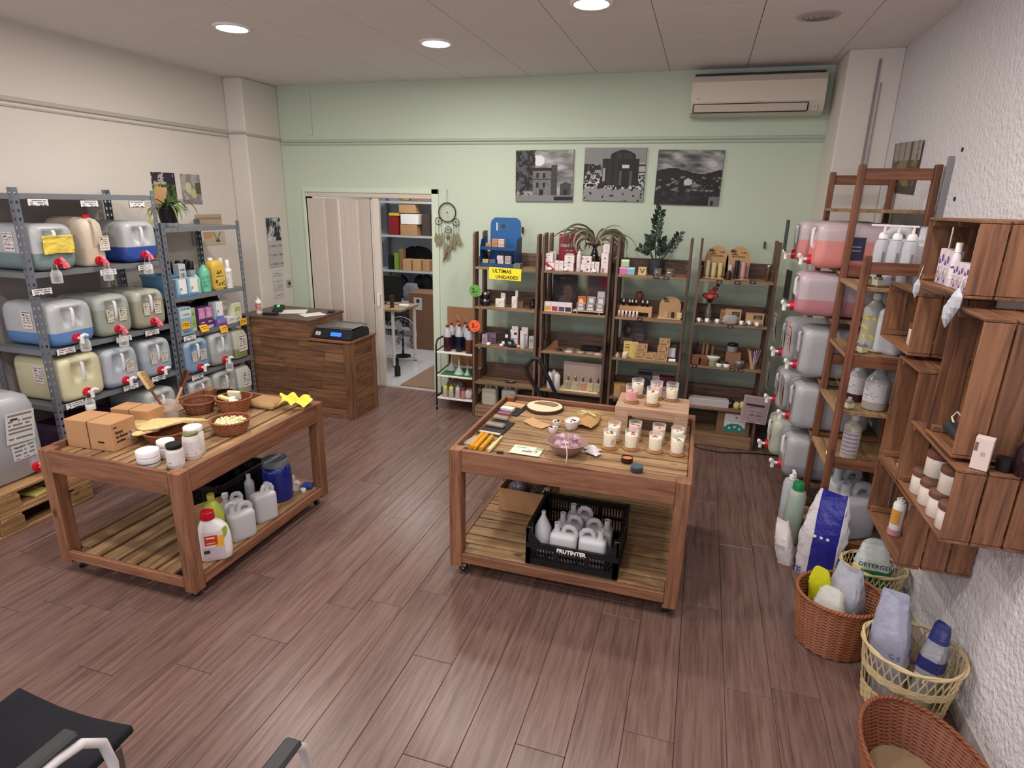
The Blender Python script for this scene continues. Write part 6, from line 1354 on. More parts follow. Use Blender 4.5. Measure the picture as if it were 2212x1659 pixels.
# dark vase with dried curling leaves
t=thing('dried_plant','tangle of dried curling leaves in a dark bottle vase above the second unit','plant',(xat(1283,5.38,S1+0.05),5.38,S1+0.001)); b=MB(); b.lathe([(0.035,0),(0.042,0.01),(0.045,0.1),(0.03,0.15),(0.018,0.19),(0.02,0.2)],22); b.build('bottle_vase',M['darkglass'],t,smooth=40)
md1=plain('dried_leaf','54503c',0.7,var=0.4,scale=20); md2=plain('dried_leaf_light','8c8a70',0.7,var=0.3,scale=20); md3=plain('dark_red_leaf','4c2424',0.6,var=0.3)
def ribbon(pts,w,name,mat,parent,loc=(0,0,0)):
 pts=[Vector(p) for p in pts]; vs=[]; fs=[]; n=len(pts)
 for i,p in enumerate(pts):
  t_=(pts[min(i+1,n-1)]-pts[max(i-1,0)]).normalized(); s=t_.cross(Vector((0.3,1,0.2))); s=s.normalized() if s.length>1e-3 else Vector((1,0,0)); q=i/(n-1); ww=w*(0.35+0.65*math.sin(min(1,q*2.5)*PI/2))*(1-q**4)
  vs+=[tuple(p-s*ww),tuple(p+s*ww)]
 for i in range(n-1): fs.append((2*i,2*i+1,2*i+3,2*i+2))
 b=MB(); b.add(vs,fs); return b.build(name,mat,parent,loc,smooth=180)
rnd=random.Random(21)
for i in range(38):
 az=rnd.choice([rnd.uniform(-0.9,0.9),PI+rnd.uniform(-0.7,0.7),rnd.uniform(-PI,PI)]); L_=rnd.uniform(0.2,0.38); el=rnd.uniform(1.0,1.6); curl=rnd.uniform(1.2,4.4); pts=[]; x_=0.0; z_=0.19
 for k in range(16):
  pts.append((x_*math.cos(az),-abs(x_)*0.12+x_*math.sin(az)*0.35,z_)); x_+=math.cos(el)*L_/10; z_+=math.sin(el)*L_/10; el -= curl/16*(1+k/14)
 ribbon(pts,rnd.uniform(0.005,0.010),'leaf',(md1,md2,md1)[i % 3],t)
for i in range(14):
 az=i*0.45; pts=[(0.0,0,0.19),(0.03*math.cos(az),0.02*math.sin(az),0.22),(0.075*math.cos(az),0.04*math.sin(az),0.23),(0.105*math.cos(az),0.05*math.sin(az),0.20-0.02*(i % 3))]; ribbon(pts,0.01,'red_leaf',md3,t)
# second shelf of unit 2
def darkp(u,v):
 if v>0.82: return hexc('241c22') if not (abs(u-0.5)<0.25 and 0.86<v<0.92 and int(u*30) % 2) else hexc('7a7078')
 if (u-0.62)**2*1.5+(v-0.48)**2<0.05: return hexc('6c4c44')
 if (u-0.5)**2+(v-0.15)**2<0.06: return hexc('74605c')
 return hexc('33282e') if fbm(u*5,v*6,2)<0.6 else hexc('4c3c44')
poster_card('dark advertising card with a pinkish figure on the second unit',1194,1247,S2,0.30,5.42,darkp)
poster_card('dusky red advertising card beside the dark one on the second unit',1267,1315,S2,0.30,5.44,lambda u,v: hexc('8c1c30') if (u>0.62 and v>0.68) else (hexc('8c5c40') if u<0.1 else (hexc('4c3434') if v<0.3 else hexc('5c4a4e'))))
for i,(px,c,lb) in enumerate(((1184,'d89c34','white carton with an ochre window on the second unit'),(1199,'a8344c','white carton with a raspberry window'),(1214,'54465c','white carton with a plum window, beside the raspberry one'),(1228,'3c2c3c','white carton with a near-black window, last of four'))):
 pack(lb,bp(px,S2,5.19),0.062,0.035,0.085,'ddd2d4',lambda u,v,c=c: hexc(c) if (abs(u-0.5)<0.4 and 0.1<v<0.55) else (hexc('786068') if 0.75<v<0.82 and abs(u-0.5)<0.12 else hexc('e0d6d8')),group='window cartons on the second unit')
simple('round_sticker_stand','round pale disc standing behind the window cartons','disc',MB().lathe([(0.035,-0.004),(0.035,0.004)],24,(0,0,0.036),'y'),plain('disc_pale','b4aeac',0.5),bp(1201,S2,5.25))
t=thing('shelf_tray','pale raised wooden tray carrying six small jar boxes','tray',bp(1276,S2,5.21)); MB().box(-0.135,0.135,-0.045,0.045,0.02,0.028,0.001).build('tray_top',plain('pale_tray','d2c0a4',0.6),t)
for sx in (-1,1): MB().box(*sorted((sx*0.1,sx*0.094)),-0.04,0.04,0,0.0195).build('foot',plain('pale_tray','d2c0a4',0.6),t)
TX=t.location.x
def jarbox(u,v): return hexc('d6d0d2') if (abs(u-0.5)<0.36 and 0.1<v<0.44) or (abs(u-0.5)<0.3 and 0.56<v<0.9) else hexc('84787e')
k=0
for dz,Yq,cols in ((0.029,5.19,('c8b8a8','9a948c','b4ac9c')),(0.029,5.255,('c88444','c8b8b4','c0b4b4'))):
 for i,c in enumerate(cols):
  pack(['white-labelled jar box, front row towards the post','white-labelled jar box, front row middle','white-labelled jar box, front row far end','orange jar box in the back row of the tray','white jar box with red marks in the back row middle','white jar box in the back row far end'][k],(TX-0.083+i*0.083,5.19 if k<3 else 5.232,S2+0.001+0.029+(0 if k<3 else 0.0)),0.072,0.038,0.062 if k<3 else 0.115,c,jarbox if k != 3 else (lambda u,v: hexc('e0b488') if (u-0.4)**2+(v-0.6)**2<0.08 else hexc('b8502c')),group='jar boxes on the wooden tray'); k+=1
simple('jar_box','single jar box stacked highest at the end of the tray','box',MB().box(-0.032,0.032,-0.019,0.019,0,0.05,0.002),plain('jarbox_w','b8b0b0',0.5),(TX+0.083,5.232,S2+0.001+0.029+0.1155))
# third shelf unit 2
t=thing('wooden_ramp','small triangular wooden stand at the post on the third shelf','stand',bp(1190,S3,5.22)); b=MB(); b.prism([(-0.075,0),(0.05,0),(0.035,0.10),(0.02,0.10)],-0.005,0.002); b.build('upright',WI['x'],t); MB().box(-0.08,0.05,-0.04,0.04,0,0.004).build('base',WD['x'],t)
for i,(px,c,Y,lb) in enumerate(((1207,'1c1a20',5.22,'black oval brooch with a pale centre'),(1229,'c8c0b8',5.20,'pale oval brooch in a dark setting'),(1254,'a89c8c',5.21,'sand-coloured oval dish on the third shelf'),(1276,'98887c',5.215,'brown-grey square swatch on the third shelf'),(1292,'b8b0a8',5.20,'pale curled leaf ornament on the third shelf'),(1232,'8c7c74',5.30,'small propped card behind the brooches'),(1250,'6c5c54',5.31,'second propped card behind the brooches'))):
 b=MB(); b.lathe([(0.036,0),(0.034,0.008),(0.028,0.012)],22,sy=0.75); simple('trinket',lb,'ornament',b,plain('trinket_'+c,c,0.4),bp(px,S3,Y))
simple('dark_cloth','dark folded cloth at the back of the third shelf of the second unit','cloth',MB().cbox((0,0,0.014),(0.18,0.12,0.026),None,0.01),plain('navy_black','14161e',0.9),bp(1275,S3,5.35))
# fourth shelf unit 2
for i,(px,Y,lb) in enumerate(((1187,5.20,'white pump dispenser half hidden by the black handle'),(1196,5.29,'white pump dispenser standing behind the others'),(1203,5.19,'white pump dispenser beside the perfume display'))):
 bottle(lb,bp(px,S4,Y),0.027,0.165,plain('dispenser_white','dad8d6',0.3),M['white'],0.5,0.78,'white pump dispensers',pump=True,caph=0.16)
t=thing('perfume_display','bent cream card display behind five perfume bottles','display',bp(1262,S4,5.30)); w_=0.36
MB().box(-w_/2,w_/2,0.03,0.033,0.001,0.24).build('back_card',plain('rose_card','cfb8ac',0.6),t); MB().box(-w_/2-0.01,w_/2-0.01,-0.125,0.03,0,0.0025).build('base_card',plain('cream_card','ead9b4',0.6),t)
MB().lathe([(0.017,0.0275),(0.017,0.0295)],20,(w_/2-0.05,0,0.2),'y').build('round_logo',plain('logo_ring','a8948c',0.6),t); MB().lathe([(0.014,0.0265),(0.014,0.0275)],20,(w_/2-0.05,0,0.2),'y').build('logo_centre',plain('rose_card','cfb8ac',0.6),t)
for i,(c,lb) in enumerate((('8c8a3c','square perfume bottle of olive green liquid'),('b4ac78','square perfume bottle of pale straw liquid beside the olive one'),('c87048','square perfume bottle of orange liquid'),('c8b06c','square perfume bottle of golden liquid'),('a49c78','square perfume bottle of greenish straw liquid, last in the row'))):
 x=t.location.x-0.137+i*0.068; q=thing('perfume_bottle',lb,'bottle',(x,5.225,S4+0.0045),0,'perfume bottles'); b=MB(); b.cbox((0,0,0.042),(0.056,0.028,0.084),None,0.006); b.build('glass_body',glass('perfume_glass',(1,1,0.97),0.05,0.12),q,smooth=30)
 MB().cbox((0,0,0.038),(0.048,0.022,0.068),None,0.004).build('liquid',plain('perfume_'+c,c,0.15),q); b=MB(); b.lathe([(0.011,0.0845),(0.011,0.1),(0.008,0.118),(0.009,0.13),(0.006,0.135)],14); b.build('atomiser',M['chrome'],q,smooth=40)
# vacuum / folding cart handle between units
t=thing('cart_handle','black angular tube handle of a folding cart in front of the first two units','cart',(-1.30,4.72,0.0))
hp=[at(px,py,y=4.75)-Vector((-1.30,4.72,0)) for px,py in ((1172,862),(1140,808),(1137,792),(1150,776),(1160,774),(1168,782),(1206,862))]
lo0=Vector((hp[0].x+0.02,0.03,0.06)); lo1=Vector((hp[-1].x+0.05,0.03,0.06)); b=MB(); b.tube([lo0]+hp+[lo1],0.017,10); b.build('tube',plain('rubber_black','18181c',0.45),t,smooth=60); MB().box(lo0.x-0.06,lo1.x+0.06,-0.12,0.16,0.03,0.06,0.01).build('base_plate',M['black'],t)
for sx in (lo0.x-0.04,lo1.x+0.04): b=MB(); b.lathe([(0.004,-0.014),(0.03,-0.014),(0.03,0.014),(0.004,0.014)],18,(0,0,0),'x'); b.build('wheel',M['black'],t,(sx,0.03,0.0305))
# ---- unit 3
for (px,c,dz,lb) in ((1347,'d070a8',0,'small pink cube box'),(1363,'88b0c4',0,'small light blue cube box'),(1350,'a8c49c',0.062,'small pale green cube box on top of the pink one')):
 pack(lb+' on the third unit',(bp(px,S1,5.19)[0],5.19,S1+0.001+dz),0.066,0.055,0.06,c,lambda u,v,c=c: tuple(min(1,x*1.15+0.1) for x in hexc(c)) if v>0.8 else hexc(c),group='pastel cube boxes')
pack('small ochre box with a dark triangle mark',bp(1388,S1,5.19),0.066,0.05,0.066,'c8b078',lambda u,v: hexc('3a3228') if abs(abs(u-0.5)-(v-0.3)*0.5)<0.07 and 0.3<v<0.85 else hexc('ccb67e'))
t=thing('potted_plant','dark glossy-leaved plant with one tall stem in a charcoal pot on the third unit','plant',(xat(1417,5.32,S1+0.05),5.32,S1+0.001)); b=MB(); b.lathe([(0.058,0),(0.062,0.004),(0.068,0.122),(0.064,0.124),(0.06,0.11),(0.001,0.108)],28,cap1=False); b.build('pot',plain('charcoal_pot','2f3034',0.6),t,smooth=40)
def zzstem(base,tip,bend,nl,ll,dense=0.25,seed=1):
 rnd=random.Random(seed); B,T_=Vector(base),Vector(tip); Cc=(B+T_)/2+Vector(bend); pts=[B*(1-s)**2+Cc*2*s*(1-s)+T_*s*s for s in [i/14 for i in range(15)]]
 b=MB(); b.tube([tuple(p) for p in pts],[0.006*(1-0.7*i/14) for i in range(15)],6); b.build('stem',plain('stem_green','2c3c24',0.5),t,smooth=60)
 for i in range(nl):
  s=dense+(1-dense)*i/(nl-1); p=B*(1-s)**2+Cc*2*s*(1-s)+T_*s*s; tg=((Cc-B)*(1-s)+(T_-Cc)*s).normalized(); side=tg.cross(Vector((0,-1,0.1))).normalized()*(1 if i % 2 else -1)
  d=(side*0.85+tg*0.75+Vector((0,rnd.uniform(-.35,.35),0))).normalized(); L_=ll*rnd.uniform(0.8,1.1); nrm=d.cross(Vector((0.2,-1,0.3))).normalized(); vs=[]; fs=[]; m_=6
  for k in range(m_+1): q=k/m_; ww=L_*0.28*math.sin(PI*q**0.75)+0.0006; c_=p+d*L_*q; vs+=[tuple(c_-nrm*ww),tuple(c_+Vector((0,-0.003,0))*math.sin(PI*q)),tuple(c_+nrm*ww)]
  for k in range(m_):
   for h in range(2): a=k*3+h; fs.append((a,a+1,a+4,a+3))
  b=MB(); b.add(vs,fs); b.build('leaf',M['zz'],t,smooth=180)
zzstem((0.0,0,0.1),(-0.002,-0.02,0.52),(-0.05,0,0.0),15,0.075,0.35,1); zzstem((0.015,0,0.1),(0.165,-0.03,0.34),(0.02,0,-0.03),12,0.06,0.4,2); zzstem((-0.02,0,0.1),(-0.07,-0.02,0.30),(-0.03,0,0.02),10,0.065,0.35,3)
zzstem((-0.02,0.01,0.1),(-0.15,-0.02,0.215),(0.03,0,0.03),7,0.06,0.45,4); zzstem((0.01,0.01,0.1),(0.03,-0.03,0.28),(0.02,0,0.02),10,0.06,0.25,5); zzstem((0.02,0.0,0.1),(0.065,-0.02,0.24),(0.01,0,0.0),7,0.05,0.4,6)
for i,(px,lb) in enumerate(((1421,'stack of two flared silver tins in front of the charcoal pot'),(1447,'stack of two flared silver tins beside the fourth unit post'))):
 q=thing('silver_tins',lb,'tin',bp(px,S1,5.19),0,'flared silver tins')
 for z in (0,0.031): b=MB(); b.lathe([(0.027,z),(0.036,z+0.03),(0.037,z+0.0305)],24); b.build('tin',plain('bright_tin','c8c4c2',0.25,0.8),q,smooth=35)
def minitag(label,px,py,w=0.045,h=0.026,tilt=0,Y=5.143):
 p=at(px,py,y=Y); t=thing('chalk_tag',label,'price tag',(p.x,Y,p.z),0,'small black price tags on the shelf edges',rot=(0,tilt,0)); MB().box(-w/2,w/2,-0.001,0.002,-h/2,h/2,0.0008).build('tag_plate',plain('chalk_brown','2a1c1a',0.7),t); panel('tag_writing',w*0.7,h*0.5,10,3,lambda u,v: hexc('8c7470') if noise1(int(u*10),int(v*3))>0.5 else hexc('2c1e1c'),t,(0,-0.002,-h*0.25))
for (px,py,lb) in ((1417,598,'little black price tag under the pot plant'),(1439,601,'little black price tag under the silver tins'),(1382,690,'little black price tag tilted under the nail polish'),(1554,609,'little black price tag under the first round-topped stand'),(1593,611,'little black price tag between the two round-topped stands'),(1626,610,'little black price tag past the second round-topped stand'),(1577,706,'little black price tag under the cotton bag'),(1500,791,'little black price tag under the wooden cubes'),(1582,799,'little black price tag under the brown box, first of two'),(1599,801,'little black price tag under the brown box, second of two')): minitag(lb,px,py)
# second shelf: polish bottles
t=thing('step_box','kraft cardboard step box with a dark slot on the third unit','box',(xat(1368,5.27,S2+0.04),5.275,S2+0.001)); MB().box(-0.14,0.14,-0.04,0.04,0.036,0.085,0.002).build('box_top',M['kraft'],t)
for sx in (-1,1): MB().box(*sorted((sx*0.14,sx*0.112)),-0.04,0.04,0,0.0355,0.001).build('box_leg',M['kraft'],t)
MB().box(-0.11,0.11,0.03,0.038,0,0.0355).build('dark_inside',M['black'],t)
def polish(label,x,y,z,c):
 q=thing('polish_bottle',label,'bottle',(x,y,z),0,'small bottles around the step box'); b=MB(); b.lathe([(0.01,0),(0.0125,0.003),(0.0125,0.026),(0.006,0.03)],14); b.build('bottle_body',plain('pol_'+c,c,0.12,coat=0.5),q,smooth=40); b=MB(); b.lathe([(0.0085,0.0305),(0.0085,0.05),(0.006,0.054)],12); b.build('cap',M['white'] if c != '16161c' else plain('silver_cap','d8d6d6',0.2,0.5),q,smooth=40)
for i in range(6): polish(['nearest the post','second from the post','third from the post','fourth from the post','fifth from the post','sixth, by the dark slot'][i].join(['small pale nail bottle in the front row, ','']),xat(1337+i*7.8,5.185,S2+0.02),5.185,S2+0.001,['c8a8a4','d0b4ac','b89894','cdb0a8','d8c0b4','c4a49c'][i])
for i,px in enumerate((1347,1360,1366,1374,1388,1398)): polish('small dark nail bottle on the step box, %s' % ['nearest the post','second along','third along','fourth along','fifth along','at the open end'][i],xat(px,5.26,S2+0.1),5.26,S2+0.001+0.0855,'16161c')
t=thing('wooden_bulb','round-headed wooden massage tool standing behind the dark bottles','tool',(xat(1380,5.36,S2+0.1),5.36,S2+0.001)); b=MB(); b.lathe([(0.02,0),(0.022,0.01),(0.012,0.06),(0.013,0.1),(0.032,0.135),(0.037,0.158),(0.034,0.182),(0.02,0.198),(0.004,0.203)],24); b.build('turned_head',WI['z'],t,smooth=60); b=MB(); b.lathe([(0.028,0),(0.028,0.012)],20); b.build('base_ring',M['black'],t)
def roundstand(label,px,Z,w,h,tubes,Y=5.26,base=True,low=False):
 t=thing('display_stand',label,'display',(xat(px,Y,Z+0.06),Y,Z+0.001),0,'round-topped kraft display stands'); pts=[(-w/2,0),(w/2,0),(w/2,h*0.55)]+[(w/2*math.cos(a),h*0.55+h*0.45*math.sin(a)) for a in [PI*i/12 for i in range(1,12)]]+[(-w/2,h*0.55)]
 b=MB(); b.prism(pts,0.03,0.034); b.build('back_board',plain('pale_kraft','b8956a',0.7),t); MB().box(-w/2-0.005,w/2+0.005,-0.05,0.034,0,0.004 if not low else 0.008,0.001).build('base_board',plain('pale_base','cdb084',0.6),t)
 text('My',0.036,plain('burnt_ink','4a2a1a',0.8),t,(-w*0.22,0.028,h*0.80),bold=0.0012); text('natural',0.016,plain('burnt_ink','4a2a1a',0.8),t,(-w*0.17,0.028,h*0.73),bold=0.0006)
 if not low: text('LA PIEL',0.012,plain('burnt_ink','4a2a1a',0.8),t,(w*0.2,0.028,h*0.79),bold=0.0004); text('DE TU ROSTRO',0.014,plain('burnt_ink','4a2a1a',0.8),t,(0.0,0.028,h*0.66),bold=0.0004)
 if not low:
  b=MB(); b.tube([(-w/2,0.02,0.02),(-w/2,-0.045,0.02),(w/2,-0.045,0.02),(w/2,0.02,0.02)],0.0022,6); b.tube([(-w/2,0.02,0.08),(-w/2,-0.02,0.06),(-w/2,-0.045,0.02)],0.0018,5); b.tube([(w/2,0.02,0.08),(w/2,-0.02,0.06),(w/2,-0.045,0.02)],0.0018,5); b.build('wire_rail',M['ink'],t)
 return t
t=roundstand('small kraft display stand with three miniature products on the third unit',1454,S2,0.18,0.185,[],low=True)
X0=t.location.x
for dx,c,hh,lb in ((-0.055,'c89888',0.055,'miniature pinkish bottle on the small kraft stand'),(0.0,'1c1a1c',0.05,'miniature black tube on the small kraft stand'),(0.055,'d2c090',0.05,'miniature yellow box on the small kraft stand')):
 simple('mini_product',lb,'product',MB().cbox((0,0,hh/2),(0.026 if c != 'd2c090' else 0.04,0.02,hh),None,0.004),plain('mini_'+c,c,0.4),(X0+dx,5.235,S2+0.0095))
# third shelf unit 3
def portrait(u,v):
 if u>0.55: return hexc('5a4c52') if int(v*14) % 3 or u<0.62 or u>0.9 else hexc('74666c')
 if (u-0.32)**2*2.2+(v-0.62)**2<0.014: return hexc('8a6c64')
 if (u-0.25)**2*2.4+(v-0.6)**2<0.09: return hexc('1c141a')
 if v<0.28 and u<0.5: return hexc('7c6460')
 return hexc('54464c')
poster_card('dim card with a dark-haired portrait on the third unit',1342,1392,S3+0.06,0.22,5.44,portrait)
simple('grey_card','grey lower panel propping the portrait card','card',MB().box(-0.06,0.06,0,0.004,0,0.11),plain('grey_panel','5c5258',0.6),bp(1383,S3,5.40))
pack('yellow carton with faint print, nearer the post',bp(1355,S3,5.22),0.07,0.035,0.14,'d6bb6c',None); pack('yellow carton turned edge-on beside the first',bp(1370,S3,5.20),0.055,0.045,0.14,'dcc070',lambda u,v: hexc('c0a050') if abs(u-0.5)<0.04 or (u>0.8) else hexc('dcc27a'),rz=0.3)
simple('small_bottle','tiny pale bottle at the post on the third shelf','bottle',MB().lathe([(0.018,0),(0.02,0.02),(0.01,0.034),(0.01,0.042)],16),plain('beige_glaze','b0a490',0.4),bp(1334,S3,5.18),smooth=50)
jar('little cream jar in front of the yellow cartons',bp(1350,S3,5.175),0.024,0.046,plain('cream_jar','d8ccb0',0.3),M['white'],0.012)
def kr(u,v): return hexc('2c241e') if (0.15<u<0.4 and 0.68<v<0.82) or (0.78<u<0.86 and 0.5<v<0.9) else (hexc('8a6a50') if 0.1<u<0.7 and 0.18<v<0.4 else hexc('b8936a'))
for (px,dz,Y,lb) in ((1384,0,5.20,'kraft carton at the bottom of the pair'),(1386,0.066,5.20,'kraft carton on top of the pair'),(1406,0,5.19,'single kraft carton between the two stacks'),(1430,0,5.19,'kraft carton at the bottom of the stack of three'),(1431,0.066,5.19,'kraft carton in the middle of the stack of three'),(1433,0.132,5.19,'kraft carton at the top of the stack of three')):
 pack(lb,(bp(px,S3,Y)[0],Y,S3+0.001+dz),0.092,0.06,0.064,'b8936a',kr,group='kraft cartons on the third unit')
pack('white-fronted black carton with a rounded label on the third unit',bp(1455,S3,5.23),0.085,0.045,0.15,'1c181e',lambda u,v: hexc('dad2d8') if (0.16<u<0.84 and 0.2<v<0.82) else hexc('3c343a'))
simple('small_roll','small white roll lying in front of the black carton','roll',MB().lathe([(0.012,-0.03),(0.014,-0.028),(0.014,0.028),(0.012,0.03)],16,(0,0,0.0145),'x'),M['white'],bp(1452,S3,5.175),smooth=40)
# fourth shelf unit 3
pack('kraft box at the post of the lower third unit',bp(1336,S4,5.21),0.10,0.09,0.11,'b08a58',lambda u,v: hexc('a07a50') if u>0.5 else hexc('c09a64'),rz=0.2)
t=thing('grey_gadget','dark grey kitchen scale standing behind the riser candles','scale',bp(1390,S4,5.30)); MB().box(-0.065,0.065,-0.02,0.02,0,0.24,0.01).build('body',plain('slate_plastic','54545a',0.35),t); MB().lathe([(0.05,-0.026),(0.045,-0.03)],24,(0,0,0.12),'y').build('dial',plain('slate_dark','34343a',0.3),t); MB().box(-0.055,0.055,-0.0225,-0.0205,0.195,0.225).build('top_strip',M['black'],t)
for (px,dz,c,w,h,lb) in ((1411,0.10,'d4bcc0',0.11,0.085,'pale pink folded box beside the grey scale'),(1443,0.10,'5c0c20',0.13,0.09,'dark crimson box beside the pale pink one'),(1413,0,'480a1c',0.12,0.099,'crimson box below the pale pink one'),(1445,0,'c0a8b4',0.12,0.099,'pale mauve box below the dark crimson one')):
 pack(lb,(xat(px,5.33,S4+0.1),5.33,S4+0.001+dz),w,0.06,h,c,None,group='pink and crimson boxes')
# ---- unit 4
t1_=roundstand('round-topped kraft stand with three cream tubes on the fourth unit',1543,S1,0.185,0.26,[]); t2_=roundstand('round-topped kraft stand with white, black and pink tubes on the fourth unit',1592,S1,0.185,0.26,[])
for X0,cols in ((t1_.location.x,(('cfc0a0',0.14,'tall cream tube'),('d4c696',0.12,'cream tube in the middle'),('d8ca8c',0.12,'yellowish cream tube'))),(t2_.location.x,(('cdc4c4',0.11,'white tube with dark marks'),('1e242c',0.145,'black tube with a cap'),('cc98a4',0.135,'pink tube with a cap')))):
 for i,(c,hh,lb) in enumerate(cols):
  q=thing('cosmetic_tube',lb+' on a round-topped stand','tube',(X0-0.055+i*0.05,5.25,S1+0.0055),0,'tubes on the kraft stands'); b=MB(); b.lathe([(0.017,0.028),(0.018,0.032),(0.018,hh),(0.016,hh+0.001)],18,sy=0.8); b.build('tube_body',plain('tube_'+c,c,0.35),q,smooth=40); b=MB(); b.lathe([(0.0165,0),(0.0165,0.027)],18,sy=0.8); b.build('cap',plain('tubecap_'+c,c,0.3),q,smooth=40)
simple('small_box','small oval dark box between the two round-topped stands','box',MB().lathe([(0.02,0),(0.022,0.05),(0.012,0.075)],16),plain('oxblood','3c1c20',0.4),(t1_.location.x+0.11,5.18,S1+0.001),smooth=50)
bottle('slim brown spice bottle at the far post of the fourth unit',bp(1658,S1,5.26),0.014,0.125,plain('brown_glass','5c4438',0.2),plain('silver_cap','d8d6d6',0.2,0.5),0.8,0.8,caph=0.1)
t=thing('flower_vase','glass bottle vase with coral red artificial flowers on the fourth unit','vase',bp(1529,S2,5.28)); b=MB(); b.lathe([(0.025,0),(0.028,0.005),(0.028,0.09),(0.016,0.125),(0.012,0.15),(0.015,0.153)],20,cap1=False); b.build('bottle_vase',plain('smoky_glass','6c6664',0.1,coat=0.5),t,smooth=40)
b=MB(); b.tube([(0,0,0.14),(0.0,0,0.19),(0.02,0,0.25),(0.05,0,0.31)],0.003,6); b.build('stem',M['green'],t,smooth=60); b=MB(); b.lathe([(0.008,0.15),(0.03,0.185),(0.02,0.19)],12); b.build('leaves',plain('dark_leafy','1e2a1c',0.6),t)
for i,(x,z,r,c) in enumerate(((-0.032,0.205,0.03,'b03c40'),(0.0,0.2,0.032,'d8584c'),(0.034,0.208,0.028,'a83840'),(0.012,0.24,0.024,'c04848'),(0.032,0.265,0.02,'8c2c34'),(0.05,0.3,0.015,'742430'))):
 b=MB(); rs=[]
 for zz,s in ((-0.6,0.3),(-0.2,0.9),(0.3,1.0),(0.8,0.7),(0.9,0.3)): rs.append([(r*s*(1+0.18*math.sin(5*a))*math.cos(a),r*0.8*s*(1+0.18*math.sin(5*a))*math.sin(a),r*zz) for a in [2*PI*k/20 for k in range(20)]])
 b.rings(rs); b.build('blossom',plain('bloss_'+c,c,0.6),t,(x,-0.005*i,z),smooth=60)
for i,(px,Y,st,lb) in enumerate(((1511,5.19,1,'low silver tin with white balm nearest the post'),(1529,5.19,1,'low silver tin with white balm in front of the vase'),(1551,5.19,1,'low silver tin beside the cotton bag'),(1603,5.19,1,'low silver tin past the cotton bag'),(1620,5.22,1,'open lid leaning at the small kraft box'),(1637,5.175,1,'small white-topped tin at the end of the shelf'))):
 q=thing('balm_tin',lb,'tin',bp(px,S2,Y),0,'balm tins on the fourth unit'); b=MB(); b.lathe([(0.029,0),(0.03,0.002),(0.03,0.019),(0.028,0.022)],22); b.build('tin',plain('bright_tin','c8c4c2',0.25,0.8),q,smooth=35); b=MB(); b.lathe([(0.02,0.022),(0.018,0.032),(0.01,0.037)],16,(-0.005,0,0)); b.build('balm',plain('white_balm','ece6e2',0.5),q,smooth=60)
pack('narrow upright kraft box behind the cotton bag',bp(1561,S2,5.27),0.045,0.07,0.105,'9c7450',None);
def chalk(u,v): return hexc('2a2420') if (0.42<u<0.92 and 0.52<v<0.88) and not (int(v*24) % 3==0 and 0.5<u<0.85) else hexc('b8936a')
pack('square kraft box with a black chalk label, behind the cotton bag',bp(1582,S2,5.25),0.125,0.06,0.115,'b8936a',chalk,nx=24,ny=24); pack('wide kraft box with a black chalk label near the far post',bp(1629,S2,5.25),0.14,0.06,0.095,'b08c64',chalk,nx=24,ny=24)
crumple('cotton_bag','grey cotton bags slumped at the front of the second shelf',bp(1577,S2,5.185),(0.12,0.05,0.08),'a8a0a4',7,0.9,'bag')
# third shelf unit 4
for (px,lb) in ((1500,'wooden cube with rounded edges nearest the post'),(1519,'wooden cube beside the first')): simple('wooden_cube',lb,'block',MB().box(-0.042,0.042,-0.03,0.03,0,0.062,0.006),WI['x'],bp(px,S3,5.20),group='wooden cubes')
simple('wooden_tray','pale wooden strip resting on the two wooden cubes','tray',MB().box(-0.1,0.1,-0.03,0.03,0,0.012,0.003),WD['x'],(xat(1512,5.215,S3+0.07),5.215,S3+0.0635))
for i,(px,c,h_,lb) in enumerate(((1504,'3c2a24',0.17,'dark brush standing behind the wooden cubes'),(1517,'8c6848',0.165,'pale bamboo toothbrush, first of the three'),(1525,'9c7650',0.165,'pale bamboo toothbrush, middle of three'),(1537,'8a6444',0.15,'pale bamboo toothbrush leaning outwards'))):
 simple('bamboo_brush',lb,'brush',MB().box(-0.009,0.009,-0.004,0.004,0,h_,0.003),plain('bamboo_'+c,c,0.7),bp(px,S3,5.29),group='brushes behind the wooden cubes')
t=thing('brush_pot','grey-green pot with a white spouted rim on the fourth unit','pot',bp(1540,S3,5.19)); b=MB(); b.lathe([(0.034,0),(0.035,0.05),(0.033,0.052)],20); b.build('pot',plain('celadon','8c9478',0.5),t,smooth=40); b=MB(); b.lathe([(0.034,0.0525),(0.048,0.075),(0.045,0.077)],20,sx=1.15); b.build('rim',M['white'],t,smooth=40)
for (px,lb) in ((1554,'small white jar with a white knob, nearer the pot'),(1570,'small white jar with a white knob, nearer the brown box')):
 q=thing('lidded_jar',lb,'jar',bp(px,S3,5.18),0,'small white knobbed jars'); b=MB(); b.lathe([(0.024,0),(0.027,0.006),(0.027,0.024),(0.022,0.03)],18); b.build('body',M['white'],q,smooth=40); b=MB(); b.lathe([(0.024,0.0305),(0.016,0.036),(0.004,0.038),(0.006,0.046),(0.003,0.05)],14); b.build('lid',plain('dark_lid','2c2424',0.4),q,smooth=40)
pack('plain brown box carrying a glass jar',bp(1582,S3,5.27),0.12,0.07,0.115,'8c6448',lambda u,v: hexc('8c6448')); jar('clear glass jar with black lid on the brown box',(xat(1582,5.27,S3+0.14),5.27,S3+0.117),0.042,0.07,plain('cloudy_glass','98948c',0.1,coat=0.4),M['black'],0.02,1.1)
jar('low jar with silver lid and white label in front of the brown box',bp(1597,S3,5.19),0.04,0.058,plain('smoky_jar','5c5450',0.1,coat=0.4),plain('bright_tin','c8c4c2',0.25,0.8),0.02,1.05)
